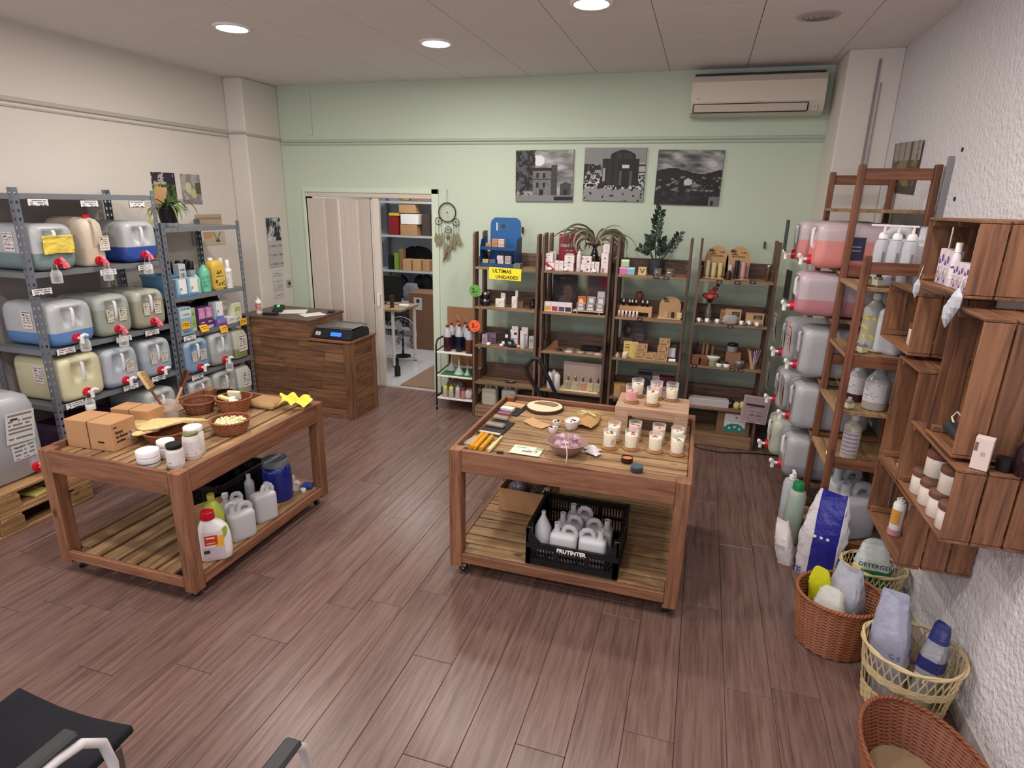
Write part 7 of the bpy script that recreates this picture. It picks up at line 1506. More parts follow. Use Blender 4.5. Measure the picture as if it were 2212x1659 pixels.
t=thing('pencil_fan','glass of coloured rods and pencils at the end of the third shelf','pencils',bp(1629,S3,5.20)); rnd=random.Random(2)
for i,c in enumerate(('c84c30','e0c84c','c8c0c4','4c5c94','d8d0d4','b0a8b4','cc6c3c','8c94a8','303038')):
 b=MB(); a=-0.4+i*0.1; b.tube([(0.012*math.sin(a*3),-0.004*(i % 3),0.003),(0.14*math.sin(a)*1.1,0.004*(i % 3),0.155+0.012*math.cos(i))],0.0035,6); b.build('rod',plain('rod_'+c,c,0.35),t)
b=MB(); b.lathe([(0.02,0),(0.024,0.05),(0.022,0.05)],16,cap1=False); b.build('glass',plain('glass_warm','b89484',0.15),t,smooth=40)
# fourth shelf unit 4
simple('paper_roll_box','long white box lying on the fourth shelf behind the riser','box',MB().box(-0.165,0.165,-0.05,0.05,0,0.062,0.003),plain('greyish_white','bcb4b4',0.6),bp(1522,S4,5.22))
t=thing('dark_pouch','black rounded pouch with a small white mark on the fourth shelf','pouch',bp(1576,S4,5.24)); b=MB(); b.lathe([(0.06,0),(0.062,0.02),(0.045,0.05),(0.01,0.07)],24,sy=0.5); b.build('pouch_body',M['blackfab'],t,smooth=50); MB().box(-0.008,0.008,-0.0315,-0.029,0.035,0.043).build('mark',M['white'],t)
crumple('glove','pale yellow glove folded on the fourth shelf, first finger side',bp(1591,S4,5.19),(0.05,0.06,0.06),'c8b47c',9,0.7,'glove',group='pale yellow gloves'); crumple('glove','pale yellow glove behind the hanging price sheet',bp(1604,S4,5.19),(0.05,0.06,0.07),'c8b47c',11,0.7,'glove',group='pale yellow gloves')
p=at(1631,885,y=5.135); t=thing('price_sheet','laminated price sheet hanging at the end post of the fourth unit','sign',(p.x,5.13,p.z),0,rot=(0,0.06,0));
def psheet(u,v):
 if u<0.03 or u>0.97 or v<0.025 or v>0.975: return hexc('c8bcb8')
 if 0.62<v<0.7 and 0.14<u<0.84: return hexc('3c3036')
 if v<0.6 and int(v*22) % 3==0 and 0.25<u<0.8 and noise1(int(u*12),int(v*22))>0.35: return hexc('74646a')
 return hexc('a89496')
panel('printed_sheet',0.205,0.235,30,34,psheet,t,(0,0,-0.118),thick=0.002,rough=0.35)
def tealp(u,v):
 d=(u-0.5)**2+(v+0.12)**2
 if d<0.36: return hexc('e0e4e2') if ((abs(u-0.27)+abs(v-0.22)<0.07) or (abs(u-0.52)+abs(v-0.3)<0.07) or (abs(u-0.76)+abs(v-0.2)<0.07)) else hexc('2f7c6c')
 if 0.78<v<0.92 and abs(u-0.52)<0.09 and fbm(u*20,v*20)>0.45: return hexc('4c5450')
 if 0.58<v<0.61 and 0.2<u<0.8: return hexc('a8b0b0')
 return hexc('cfd0d2')
t=thing('cardboard_box','brown box with a white and teal printed label on the base of the fourth unit','box',(xat(1592,5.28,0.2),5.27,0.106)); MB().box(-0.135,0.135,-0.07,0.07,0,0.222,0.003).build('carton_body',plain('dull_card','7c5e48',0.8),t); panel('label',0.17,0.165,30,30,tealp,t,(0.01,-0.0715,0.03))
b=MB(); pts=[at(px,py,z=0.008) for px,py in ((1494,958),(1510,968),(1560,977),(1620,978),(1680,984),(1700,975))]; b.tube([(p.x,p.y,0.006) for p in pts],0.005,8); tag(b.build('power_cable',M['black'],None,smooth=60),'black cable lying on the floor in front of the fourth unit','cable')
# ---- trolley contents
TXX,TYY=-2.36,5.22
def tp(px,z,Y): return (xat(px,Y,z+0.02),Y,z+0.0015)
for i,(px,Y,c,h_,lb) in enumerate(((967,5.29,'3c1826',0.255,'squeeze bottle of dark wine-red liquid at the trolley handle'),(976,5.385,'1c1c30',0.26,'dark bottle at the back behind the wine-red one'),(990,5.475,'141a30',0.27,'dark blue bottle at the very back of the trolley'),(992,5.31,'10182c',0.27,'navy blue bottle in the middle of the trolley top'),(1006,5.47,'141a2c',0.26,'dark bottle behind the orange disc'),(1009,5.355,'241828',0.25,'plum-dark bottle partly behind the brown one'),(1018,5.27,'6c4034',0.245,'brown liquid bottle with a black label under the orange disc'))):
 X=max(TXX+0.045,min(TXX+tw-0.058,xat(px,Y,0.65)))
 m_=filled('dark_refill_%d' % i,'b8bcc0',c,h_*0.55,0.2); q=thing('refill_bottle',lb,'bottle',(X,Y,0.592),0,'dark refill bottles on the trolley'); b=MB(); b.lathe([(0.036,0),(0.038,0.004),(0.038,h_*0.6),(0.03,h_*0.75),(0.013,h_*0.88),(0.013,h_*0.92)],20); b.build('body',m_,q,smooth=40)
 b=MB(); b.lathe([(0.015,h_*0.915),(0.016,h_*0.99),(0.008,h_)],14); b.build('cap',plain('dark_red_cap','8c1c24',0.35),q,smooth=40)
 if i in (0,3,5): b=MB(); b.tube([(0,0,h_),(0.0,0,h_+0.05),(-0.015,-0.004,h_+0.075),(-0.03,-0.006,h_+0.08)],0.002,5); b.build('spout_tube',plain('clear_tube','b0b0a4',0.3),q)
for o in [o for o in list(bpy.data.objects) if o.name.startswith('refill_bottle')]: pass
flat_sheet('leaflet','small pale card on the front of the trolley top',(-2.17,5.245,0.5915),0.11,0.035,0.1,'c8c4bc','card')
simple('tray_mat','crumpled green sheet covering the middle tier of the trolley','mat',MB().box(0.03,tw-0.02,0.01,td-0.02,0,0.004,0.001),plain('green_mat','2f7a45',0.7,var=0.2,bump=0.5),(TXX,TYY,0.3565))
def funnel(label,px,Y,r,h,inv=True,tiltx=0):
 q=thing('funnel',label,'funnel',tp(px,0.3610,Y),0,'plastic funnels on the trolley',rot=(tiltx,0,0)); b=MB(); b.lathe([(r,0),(r,0.006),(r*0.22,h*0.5),(r*0.12,h),(r*0.09,h),(r*0.18,h*0.5),(r*0.93,0.004)],24,cap0=False,cap1=False); b.build('cone',plain('pale_green_plastic','bcc8c0',0.35),q,smooth=40); b=MB(); b.tube([(r*math.cos(a),r*math.sin(a),0.003) for a in [2*PI*i/24 for i in range(24)]],0.002,5,True); b.build('rim',plain('pale_green_plastic','bcc8c0',0.35),q)
funnel('largest pale funnel standing upside down in the middle of the trolley',992,5.31,0.05,0.15); funnel('small pale funnel standing upside down towards the shelf unit',1010,5.30,0.032,0.11); funnel('pale funnel at the back of the middle tier',976,5.42,0.055,0.15)
for i,(px,c,cap,lb) in enumerate(((962,'b4ac98','d8e048','squeeze bottle with a lime yellow top at the trolley leg'),(975,'b8b0a0','d8e048','squeeze bottle with a pointed lime yellow top'),(989,'b8b0b4','d0ccd0','squeeze bottle with a pointed white top'),(1001,'b07c74','8c2838','squeeze bottle with a dark red cap'))):
 q=thing('squeeze_bottle',lb,'bottle',tp(px,0.1255,5.26),0,'squeeze bottles on the lowest trolley tier'); b=MB(); b.lathe([(0.026,0),(0.027,0.003),(0.025,0.07),(0.022,0.085)],18); b.build('body',plain('sq_'+c,c,0.4),q,smooth=40); b=MB(); b.lathe([(0.023,0.0855),(0.022,0.105)]+([(0.005,0.112),(0.002,0.135)] if i in (1,2) else [(0.016,0.11)]),16); b.build('cap',plain('sqc_'+cap,cap,0.4),q,smooth=40)
crumple('white_cloth','crumpled white cloth heap at the shelf end of the lowest tier',(-2.045,5.29,0.1265),(0.085,0.08,0.09),'d0c8c0',13,0.9,'cloth')
crumple('film_bag','grey film bag at the back of the lowest trolley tier',tp(986,0.1255,5.43),(0.2,0.12,0.13),'6c6668',15,0.4,'bag')
simple('cardboard_sheet','brown cardboard sheet leaning on the green wall behind the trolley','cardboard',MB().box(-0.2,0.2,-0.004,0,0,0.95),plain('card_sheet','a07452',0.85),(xat(1005,5.7,0.9),5.705,0.001))
# ---- dream catcher
p=at(965,459,y=5.69); t=thing('dream_catcher','dream catcher with brown hoops and feathers hanging on the green wall','dream catcher',(p.x,5.7,p.z))
mh=plain('hoop_brown','2c2018',0.8); mf=plain('feather_grey','8a8468',0.9,var=0.4,scale=30); mf2=plain('feather_brown','6a543c',0.9,var=0.3,scale=30); mweb=plain('web_thread','b4b8a0',0.8)
def hoop(cx,cz,r,th):
 b=MB(); b.tube([(cx+r*math.cos(a),0,cz+r*math.sin(a)) for a in [2*PI*i/40 for i in range(40)]],th,8,True); o=b.build('hoop',mh,t,smooth=60); b=MB()
 for k,rr in enumerate((0.95,0.75,0.52,0.3)):
  n=12
  for i in range(n):
   a0,a1=2*PI*(i+k*0.5)/n,2*PI*(i+0.5+k*0.5)/n; a2=2*PI*(i+1+k*0.5)/n; q=rr*0.8; b.tube([(cx+r*rr*math.cos(a0),0,cz+r*rr*math.sin(a0)),(cx+r*q*math.cos(a1),0,cz+r*q*math.sin(a1)),(cx+r*rr*math.cos(a2),0,cz+r*rr*math.sin(a2))],0.0006 if r<0.06 else 0.0009,3)
 b.build('web',mweb,o); b=MB(); b.lathe([(0.003,-0.004),(0.007,0),(0.003,0.004)],10,(cx,0,cz),'y'); b.build('bead',mh,o)
hoop(0,0,0.09,0.0055); hoop(-0.095,-0.085,0.034,0.003); hoop(0.092,-0.09,0.034,0.003); hoop(0.008,-0.165,0.032,0.003); hoop(0.008,-0.235,0.02,0.003)
b=MB(); b.tube([(0,0,0.095),(0,0.004,0.205)],0.0015,5); b.lathe([(0.004,0.2),(0.004,0.212)],8); b.build('hanging_cord',plain('olive_cord','4c543c',0.8),t)
rnd=random.Random(6)
for i,(x,z0,n) in enumerate(((-0.125,-0.11,2),(-0.095,-0.12,2),(-0.062,-0.12,1),(0.07,-0.125,2),(0.095,-0.125,2),(0.125,-0.11,2),(-0.03,-0.2,2),(0.045,-0.17,2),(0.0,-0.25,3),(0.02,-0.25,2))):
 b=MB(); L_=rnd.uniform(0.05,0.09); b.tube([(x,0,z0+0.02),(x,-0.003,z0-L_)],0.0018,5); b.build('cord',mh,t)
 for k in range(n+1):
  a=rnd.uniform(-0.35,0.35); fl_=rnd.uniform(0.08,0.125); z1=z0-L_-0.02*k; pts=[(x+math.sin(a)*fl_*s+0.01*math.sin(s*3+i),-0.004-0.003*k,z1-fl_*s) for s in [j_/9 for j_ in range(10)]]
  vs=[]; fs=[]
  for j_,q in enumerate(pts): s=j_/9; ww=0.015*math.sin(PI*min(1,s*1.05+0.04))**0.7*(1+0.35*math.sin(j_*2.3+k)); vs+=[(q[0]-ww,q[1]-0.002*(j_ % 2),q[2]-0.004),q,(q[0]+ww,q[1]-0.002*(j_ % 2),q[2]-0.004)]
  for j_ in range(9):
   for h in range(2): a_=j_*3+h; fs.append((a_,a_+1,a_+4,a_+3))
  b=MB(); b.add(vs,fs); b.build('feather',mf2 if k % 2 and i>6 else mf,t,smooth=180)
GR='tap containers on the pine rack'
def rcan(y,z,label,mat,L=0.46,Wd=0.30,Ht=0.27,xf=0.645,**k): return jerrycan(label,(xf+L/2,y,z+0.002),PI,mat,Wd,Ht,L,'white',k.pop('notes',0),GR,side=False,**k)
rcan(4.145,1.65,'container of coral pink liquid with a dark label, nearer one on the upper shelf',fm('coral','c2aeb4','d88a84',0.165),seed=1)
t=rcan(4.52,1.65,'pink liquid container farther back on the upper shelf',fm('coral2','bcaeb2','cc8480',0.15),seed=2,xf=0.60)
def dark_label(label_root,x,y,z,w,h,rz): panel('dark_label',w,h,14,18,lambda u,v: hexc('8c86a0') if (abs(v-0.5)<0.1 and abs(u-0.5)<0.3 and not abs(v-0.5)<0.04) else hexc('2a2444'),label_root,(x,y,z),(0,0,rz))
for o in [o for o in bpy.data.objects if o.get('label','').startswith('container of coral')]: dark_label(o,0.02,0.1535,0.06,0.085,0.13,PI)
rcan(4.145,1.36,'container one third full of dusty pink liquid on the second shelf',fm('dusty','b9aab0','bd8088',0.105),Ht=0.262,seed=3,xf=0.59)
simple('menu_board','black card standing in front of the far pink container','card',MB().box(-0.002,0.002,-0.08,0.08,0,0.2,0.001),plain('dark_slate_card','20262c',0.5),(0.53,4.50,1.72),0.0); simple('menu_board','thin black card edge-on at the dusty pink container','card',MB().box(-0.002,0.002,-0.07,0.07,0,0.18,0.001),M['black'],(0.545,4.20,1.44),0.1)
m3=fm('greyA','aaaab0','a2a3aa',0.0); k=0
for z,xf,ht,labs in ((0.975,0.66,0.315,('grey-white container with a pink sheet on the third shelf','grey container behind the one with the pink sheet')),(0.63,0.665,0.30,('grey-white container with a curled sheet on the fourth shelf','grey container farther back on the fourth shelf')),(0.28,0.665,0.30,('container a third full at the lowest tap shelf, nearer one','pale soap container farther back on the lowest tap shelf'))):
 rcan(4.145,z,labs[0],fm('greyB','a8a8ae','92909c',0.1) if k==2 else m3,Ht=ht,xf=xf,seed=k+5,L=0.44,Wd=0.30); rcan(4.50,z,labs[1],m3 if k<2 else plain('soapy_pale','b6b8a8',0.4),Ht=ht-0.02,xf=xf-0.05,seed=k+9,L=0.46,Wd=0.29,notes=1); k+=1
for (x,y,z,c,lb) in ((0.60,4.13,1.10,'c8a8a0','pink printed sheet hanging in front of the third shelf container'),(0.605,4.13,0.745,'9c8c84','curled brown printed sheet hanging in front of the fourth shelf container'),(0.55,4.50,1.10,'94887c','curled printed sheet in front of the farther third shelf container'),(0.55,4.50,0.75,'7c7870','grey printed sheet in front of the farther fourth shelf container')):
 o=panel('info_sheet',0.15,0.2,14,20,lines_print(c,'3c3434',7,seed=int(z*9)),None,(x,y,z),(0.05,0,-PI/2),0.0015,bend=-0.03); tag(o,lb,'sheet')
# goods between the near two frames
m_refill=plain('frosted_plastic','bdbec6',0.3,var=0.04)
def rb(px,py,z,X=None):
 p=at(px,py,z=z); return p
t=canister('large frosted canister with handle behind the uppermost crate',(1.05,3.77,1.617),0.24,0.14,0.30,PI/2+1.2,m_refill);
for i,(x,y,lb) in enumerate(((0.905,3.68,'tall frosted pump bottle nearest the front post'),(0.95,3.605,'tall frosted pump bottle in the middle of the three'),(1.0,3.545,'tall frosted pump bottle beside the large canister'))):
 q=thing('pump_bottle',lb,'bottle',(x,y,1.617),0,'tall frosted pump bottles'); b=MB(); b.lathe([(0.033,0),(0.035,0.005),(0.035,0.20),(0.03,0.225),(0.016,0.235)],22); b.build('body',m_refill,q,smooth=40)
 b=MB(); b.lathe([(0.022,0.2355),(0.023,0.252),(0.016,0.268),(0.007,0.27),(0.007,0.30)],16); b.box(-0.065,0.02,-0.009,0.009,0.298,0.308,0.002); b.build('pump',plain('bright_white','f6f2f2',0.3),q,smooth=35); MB().box(0.0,0.012,-0.0362,-0.0352,0.03,0.17).build('label_edge',plain('brown_label','8c7a70',0.6),q)
for i,(x,y,z,lb) in enumerate(((0.84,3.58,1.617,'little square perfume sampler with a pale label, upper shelf'),(0.885,3.545,1.617,'little square sampler beside the first, upper shelf'),(0.84,3.56,1.264,'small diffuser bottle with reeds on the second shelf'),(0.87,3.53,1.264,'small pale-labelled bottle on the second shelf'),(0.835,3.60,0.947,'small diffuser bottle with one reed on the third shelf'),(0.86,3.54,0.947,'small pale-labelled bottle on the third shelf'))):
 q=thing('sample_bottle',lb,'bottle',(x,y,z),0.5,'small samplers on the pine rack'); b=MB(); b.cbox((0,0,0.025),(0.035,0.035,0.05),None,0.004); b.build('glass_body',plain('amber_clear','8c8478',0.1,coat=0.5),q); MB().box(-0.0185,0.0185,-0.0185,0.0185,0.01,0.036).build('label',plain('pale_yellow_label','d4ccb0',0.6),q)
 b=MB(); b.lathe([(0.011,0.0505),(0.011,0.066)],12); b.build('cap',M['black'] if i<2 else plain('silver_cap','d8d6d6',0.2,0.5),q)
 if i in (2,4):
  for a in ((-0.05,0.02),(-0.03,-0.02))[:1 if i==4 else 2]: b=MB(); b.tube([(0,0,0.066),(a[0],a[1],0.16)],0.0015,5); b.build('reed',plain('reed_tan','b08c6c',0.8),q)
for z,y,lb in ((1.617,3.575,'white oval dish at the edge of the upper shelf'),(1.264,3.60,'stack of thin wooden dishes on the second shelf')):
 simple('oval_dish',lb,'dish',MB().lathe([(0.05,0),(0.062,0.008),(0.058,0.01)],26,sy=0.7),plain('dish_tan','b09c80',0.5),(0.955 if z<1.5 else 0.90,y,z),smooth=40)
canister('tall white refill canister with a red-ringed cap on the second shelf',(1.03,3.62,1.264),0.17,0.14,0.305,0.9,m_refill,cap=M['white'])
q=bottle('clear refill bottle with a yellow diagonal label on the second shelf',(0.945,3.72,1.264),0.055,0.30,plain('greyish_clear','a4a8a8',0.2),M['milk'],0.35,0.7,lab=labelmat('yellow_diag','9c9880','c8b848',12,0.5),rz=-0.3)
bottle('round-shouldered bottle of clear liquid with a white label on the third shelf',(0.995,3.60,0.947),0.06,0.255,filled('clearliq','a8a8aa','9c9890',0.12,0.2),M['milk'],0.32,0.62,lab=labelmat('wl','c8c4c8','8c8890',40,0.6),rz=-0.5); bottle('bottle of dark wine-coloured liquid behind the clear one',(0.935,3.74,0.947),0.052,0.24,filled('wineliq','a4a4a8','3c2028',0.09,0.2),M['milk'],0.32,0.62,lab=labelmat('wl','c8c4c8','8c8890',40,0.6),rz=-0.5)
canister('frosted canister at the wall on the third shelf',(1.08,3.78,0.947),0.15,0.12,0.25,1.2,m_refill)
bottle('slim bottle wrapped in a striped label on the fourth shelf',(0.925,3.62,0.634),0.045,0.26,plain('pale_yellow_plastic','b4b0a0',0.3),M['milk'],0.4,0.72,lab=labelmat('wl2','b4acb4','8c8090',26,0.35),rz=-0.5,labh=(0.12,0.66));
simple('white_clip','small white clip piece at the edge of the fourth shelf','clip',MB().cbox((0,0,0.012),(0.04,0.02,0.022),None,0.004),M['white'],(0.83,3.62,0.634))
canister('large frosted canister on the lowest shelf behind the posts',(1.0,3.63,0.152),0.24,0.17,0.33,0.5,m_refill); canister('second frosted canister deeper on the lowest shelf',(0.99,3.83,0.152),0.22,0.15,0.34,0.5,m_refill)
bottle('frosted pump bottle standing before the green-capped one',(0.70,3.84,0.001),0.05,0.42,m_refill,M['white'],0.35,0.78,pump=True,caph=0.14); bottle('tall pale green bottle with a green cap beside the pine rack post',(0.715,3.70,0.001),0.052,0.40,plain('pale_green_bottle','a8b8ac',0.25),plain('green_cap','188048',0.35),0.55,0.8,caph=0.1)
# poster on the pillar/wall
p0=at(1925,315,x=XR-0.003); wallp=panel('wall_print',0.32,0.47,24,34,lambda u,v: hexc('9c9490') if v>0.66 and abs(math.sin(u*14))>0.4 else (hexc('4c443c') if v<0.14 or u>0.93 else (hexc('5c4c40') if fbm(u*6,v*9,4)<0.5 else hexc('8c7858'))),None,(XR-0.003,4.0,2.06),(0.03,0.05,-PI/2),0.002);
a_=at(1915,425,x=XR-0.003); b_=at(1975,410,x=XR-0.003); c_=at(1940,320,x=XR-0.003); wallp.location=(XR-0.004,(a_.y+b_.y)/2,(a_.z+b_.z)/2); wallp.scale=(abs(a_.y-b_.y)/0.32,1,(c_.z-a_.z)/0.47); tag(wallp,'faded portrait print on the stucco wall behind the pine rack','picture')
b=MB(); b.box(XR-0.03,XR-0.006,3.83,3.845,0.9,2.27,0.002); tag(b.build('steel_rail',plain('galvanised','8c8a90',0.4,0.6),None),'grey metal upright on the stucco wall beside the pine rack','rail')
# ---- in the crates
def crp(px,py,z,xc=None):
 p=at(px,py,z=z); return p
ZA=1.7125
def pv(u,v):
 for (u0,v0,u1,v1) in ((.1,.6,.4,.75),(.55,.62,.95,.85),(.2,.3,.35,.45),(.5,.05,.9,.16)):
  if u0<u<u1 and v0<v<v1: return hexc('5c3c80')
 if v<0.3 and fbm(u*8,v*8,2)>0.55: return hexc('8c7888')
 if int(v*20) % 3==0 and noise1(int(u*9),int(v*20))>0.5: return hexc('a898a8')
 return hexc('dccfd4')
for i,(x,y,w,h,lb) in enumerate(((0.965,2.915,0.055,0.14,'white and purple carton at the far end of the uppermost crate'),(0.965,2.855,0.05,0.135,'white and purple carton beside the slim bottle'),(0.965,2.745,0.045,0.10,'shorter purple-patched carton past the slim bottle'),(0.965,2.695,0.045,0.098,'shorter purple-patched carton in the middle of the crate'),(0.965,2.64,0.045,0.098,'shorter carton with a deep blue patch nearest the crate end'))):
 pack(lb,(x,y,ZA),w,0.045,h,'d8cacf',pv,-PI/2,'purple-patched cartons in the uppermost crate')
q=bottle('slim white bottle with purple marks between the cartons',(0.955,2.80,ZA),0.017,0.17,plain('pearl_white','dcd4da',0.3),M['white'],0.6,0.66,caph=0.2,lab=labelmat('pv','dcd4da','5c3c80',18,0.55),rz=-1.2)
def strip(label,x,y,z0,z1,r=0.006): simple('light_strip',label,'light strip',MB().box(-r,r,-r*0.6,r*0.6,z0,z1,0.002),plain('strip_white','efe8ea',0.4),(x,y,0))
strip('thin white strip light standing in the uppermost crate, farther one',1.17,2.92,ZA,1.94); strip('thin white strip light standing in the uppermost crate, nearer one',1.17,2.70,ZA,1.94); strip('white strip light in the short-jar crate',1.17,3.36,1.398,1.64); strip('long white strip light in the upright crate',1.165,2.97,0.883,1.35,0.009); strip('white strip light behind the orange-labelled pump bottle',1.17,2.95,0.569,0.835)
barkw=plain('bark_lid','6a4638',0.8,var=0.3,scale=40)
def bjar(label,p,r=0.042,h=0.1,grp='bark-lidded jars'):
 q=thing('bark_lid_jar',label,'jar',p,0,grp); b=MB(); b.lathe([(r*0.95,0),(r,0.003),(r,h*0.74),(r*0.97,h*0.76)],26); b.build('body',plain('powder_jar','d8ccc2',0.25,var=0.12,scale=25),q,smooth=40); b=MB(); b.lathe([(r*1.02,h*0.765),(r*1.06,h*0.8),(r*1.05,h*0.98),(r*0.98,h)],26); b.build('bark_lid',barkw,q,smooth=35)
 return q
ZF=0.8875
for i,(x,y,z,lb) in enumerate(((0.965,2.645,ZF,'bark-lidded jar at the far end of the lower row'),(0.965,2.545,ZF,'bark-lidded jar second from the far end, lower row'),(0.965,2.445,ZF,'bark-lidded jar third from the far end, lower row'),(0.965,2.345,ZF,'bark-lidded jar at the near end of the lower row'),(0.985,2.60,ZF+0.101,'bark-lidded jar stacked on top at the far end'),(0.985,2.445,ZF+0.101,'bark-lidded jar stacked on top nearer the aisle'))): bjar(lb,(x,y,z))
bjar('bark-lidded jar in the dim crate under the uppermost one',(1.0,3.17,1.398),grp='bark-lidded jars');
for (x,y,z,lb) in ((0.99,2.93,0.8825,'bark-topped jar lid with silver rim in the upright crate over the pump bottle'),(1.01,2.71,0.5685,'bark-topped jar lid with silver rim inside the lowest crate')):
 q=thing('bark_lid_disc',lb,'lid',(x,y,z)); b=MB(); b.lathe([(0.046,0),(0.048,0.004),(0.046,0.008),(0.048,0.012),(0.044,0.02),(0.04,0.021)],30); b.build('silver_rim',M['chrome'],q,smooth=30); b=MB(); b.lathe([(0.04,0.0212),(0.036,0.03)],24); b.build('bark_top',barkw,q)
bottle('white pump bottle with an orange label in the lowest crate',(0.985,2.88,0.594),0.027,0.17,M['white'],M['white'],0.5,0.72,pump=True,caph=0.2,lab=labelmat('orange_label','d09848','a87030',40,0.6),rz=-1.0)
simple('pink_jar','little pink-striped jar under the orange-labelled bottle','jar',MB().lathe([(0.03,0),(0.031,0.024)],20),plain('rose_glass','b4848a',0.3),(0.985,2.88,0.5685))
q=thing('charcoal_pouch','black cloth pouch with a white cord loop on the jar crate','pouch',(0.99,2.51,1.186));
b=MB(); b.cbox((0,0,0.02),(0.07,0.11,0.036),Euler((0.2,0.1,0.2)).to_matrix(),0.012); b.build('pouch_body',plain('charcoal_cloth','20242e',0.8),q); b=MB(); b.tube([(-0.0,0.04,0.03),(-0.01,0.06,0.06),(0.0,0.05,0.085),(0.015,0.035,0.07),(0.01,0.02,0.045)],0.004,6); b.build('cord_loop',plain('cotton_cord','d8d0c4',0.8),q,smooth=60)
pack('pale pink carton standing on the near end of the jar crate',(0.985,2.285,1.1565),0.05,0.035,0.115,'d4c2bc',lambda u,v: hexc('6c6060') if (u<0.2 and 0.55<v<0.85) else (hexc('b4a09c') if (abs(u-0.6)<0.14 and abs(v-0.5)<0.1) else hexc('d8c6c0')),-0.5)
simple('dark_jar','dark glass jar half hidden at the edge of the view on the crates','jar',MB().lathe([(0.04,0),(0.05,0.03),(0.05,0.09),(0.03,0.12)],24),plain('aubergine_glass','241018',0.1,coat=0.5),(1.12,2.27,1.1565),smooth=50); simple('dark_pot','small black pot between the pale carton and the dark jar','pot',MB().lathe([(0.022,0),(0.026,0.045)],20),M['black'],(1.06,2.295,1.1565))
for (px,py,lb,s) in ((1982,620,'clear faceted crystal hanging from the uppermost crate',1.0),(2067,650,'cluster of clear crystals hanging at the end of the uppermost crate',1.35)):
 p=at(px,py,x=0.895); q=thing('hanging_crystal',lb,'crystal',(0.893,p.y,p.z)); cg=plain('crystal','c8ccd4',0.05,0.2,coat=0.8)
 for k in range(1 if s<1.2 else 4):
  b=MB(); r=0.013*s; b.lathe([(0.002,-0.045*s),(r,-0.02*s),(r*1.1,0.01*s),(0.004,0.032*s)],6); b.build('facet_drop',cg,q,((0.0,0,0) if k==0 else (-0.004*k,0.012*(k-2),-0.022*(k-1.2))))
 b=MB(); b.tube([(0,0,0.03),(0.008,0,0.09)],0.001,4); b.build('thread',M['white'],q)
# ---- bags and baskets along the wall
def bag(label,p,w,d,h,rz,mat,seed=0,lean=(0,0),name='plastic_bag',top=0.75,group=None,amp=0.05):
 t=thing(name,label,'bag',p,rz,group); b=MB(); rs=[]; n=40
 for k in range(15):
  s=k/14; sx=w/2*(0.92+0.12*math.sin(PI*s))*(1 if s<0.6 else 1-(1-top)*(s-0.6)/0.4); sy=d/2*(0.9+0.2*math.sin(PI*s))*(1 if s<0.5 else 1-0.85*((s-0.5)/0.5)**1.3); ring=[]
  for i in range(n):
   a=2*PI*i/n; c_,s_=math.cos(a),math.sin(a); q=1+amp*5.5*(fbm((i if i<n/2 else n-i)*0.8+seed+(7 if i>n/2 else 0)*0,k*1.25,seed)-0.5)
   ring.append((sx*q*math.copysign(abs(c_)**0.55,c_)+lean[0]*s*h,sy*q*math.copysign(abs(s_)**0.7,s_)+lean[1]*s*h,s*h*(1+0.05*math.sin(a*2+seed)*s)+0.001))
  rs.append(ring)
 b.rings(rs); b.build('bag_body',mat,t,smooth=28); return t
def bagmat(name,fn_stops,axis=2,rough=0.3,noisy=0.0):
 """colour bands across one object axis"""
 if name in MATS: return MATS[name]
 m,nt,b=nodes(name); L=nt.links; tc=N(nt,'ShaderNodeTexCoord'); sp=N(nt,'ShaderNodeSeparateXYZ'); L.new(tc.outputs['Generated'],sp.inputs[0]); nz=N(nt,'ShaderNodeTexNoise'); nz.inputs['Scale'].default_value=5; L.new(tc.outputs['Object'],nz.inputs['Vector'])
 ma=N(nt,'ShaderNodeMath',operation='MULTIPLY_ADD'); L.new(nz.outputs[0],ma.inputs[0]); ma.inputs[1].default_value=noisy; L.new(sp.outputs[axis],ma.inputs[2])
 c=ramp(nt,fn_stops,ma.outputs[0],'CONSTANT'); L.new(c,b.inputs['Base Color']); b.inputs['Roughness'].default_value=rough
 n2=N(nt,'ShaderNodeTexNoise'); n2.inputs['Scale'].default_value=14; n2.inputs['Detail'].default_value=3; L.new(tc.outputs['Object'],n2.inputs['Vector']); bp=N(nt,'ShaderNodeBump'); bp.inputs['Strength'].default_value=0.6; bp.inputs['Distance'].default_value=0.02; L.new(n2.outputs[0],bp.inputs['Height']); L.new(bp.outputs[0],b.inputs['Normal']); MATS[name]=m; return m
t=bag('tall white plastic sack with a broad deep blue band, leaning at the pine rack',(0.805,3.36,0.001),0.22,0.12,0.50,-0.35,bagmat('sack_blue',[(0,'d8d4d8'),(0.34,'28288c'),(0.86,'d8d4d8')],0,0.3,0.06),3,(0.05,0.0),'plastic_sack')
for (x,z) in ((-0.02,0.27),(0.012,0.27),(0.044,0.27)): MB().box(x-0.007,x+0.007,-0.086,-0.083,z,z+0.014).build('dot_mark',M['white'],t)
text('TE',0.045,plain('sack_ink','28288c',0.5),t,(-0.085,-0.083,0.03),bold=0.001)
bag('small crumpled white bag on the floor at the foot of the pine rack',(0.665,3.44,0.001),0.09,0.1,0.24,-0.4,plain('white_film','d4ccca',0.35,bump=0.6,scale=12),8,(-0.25,0.1))
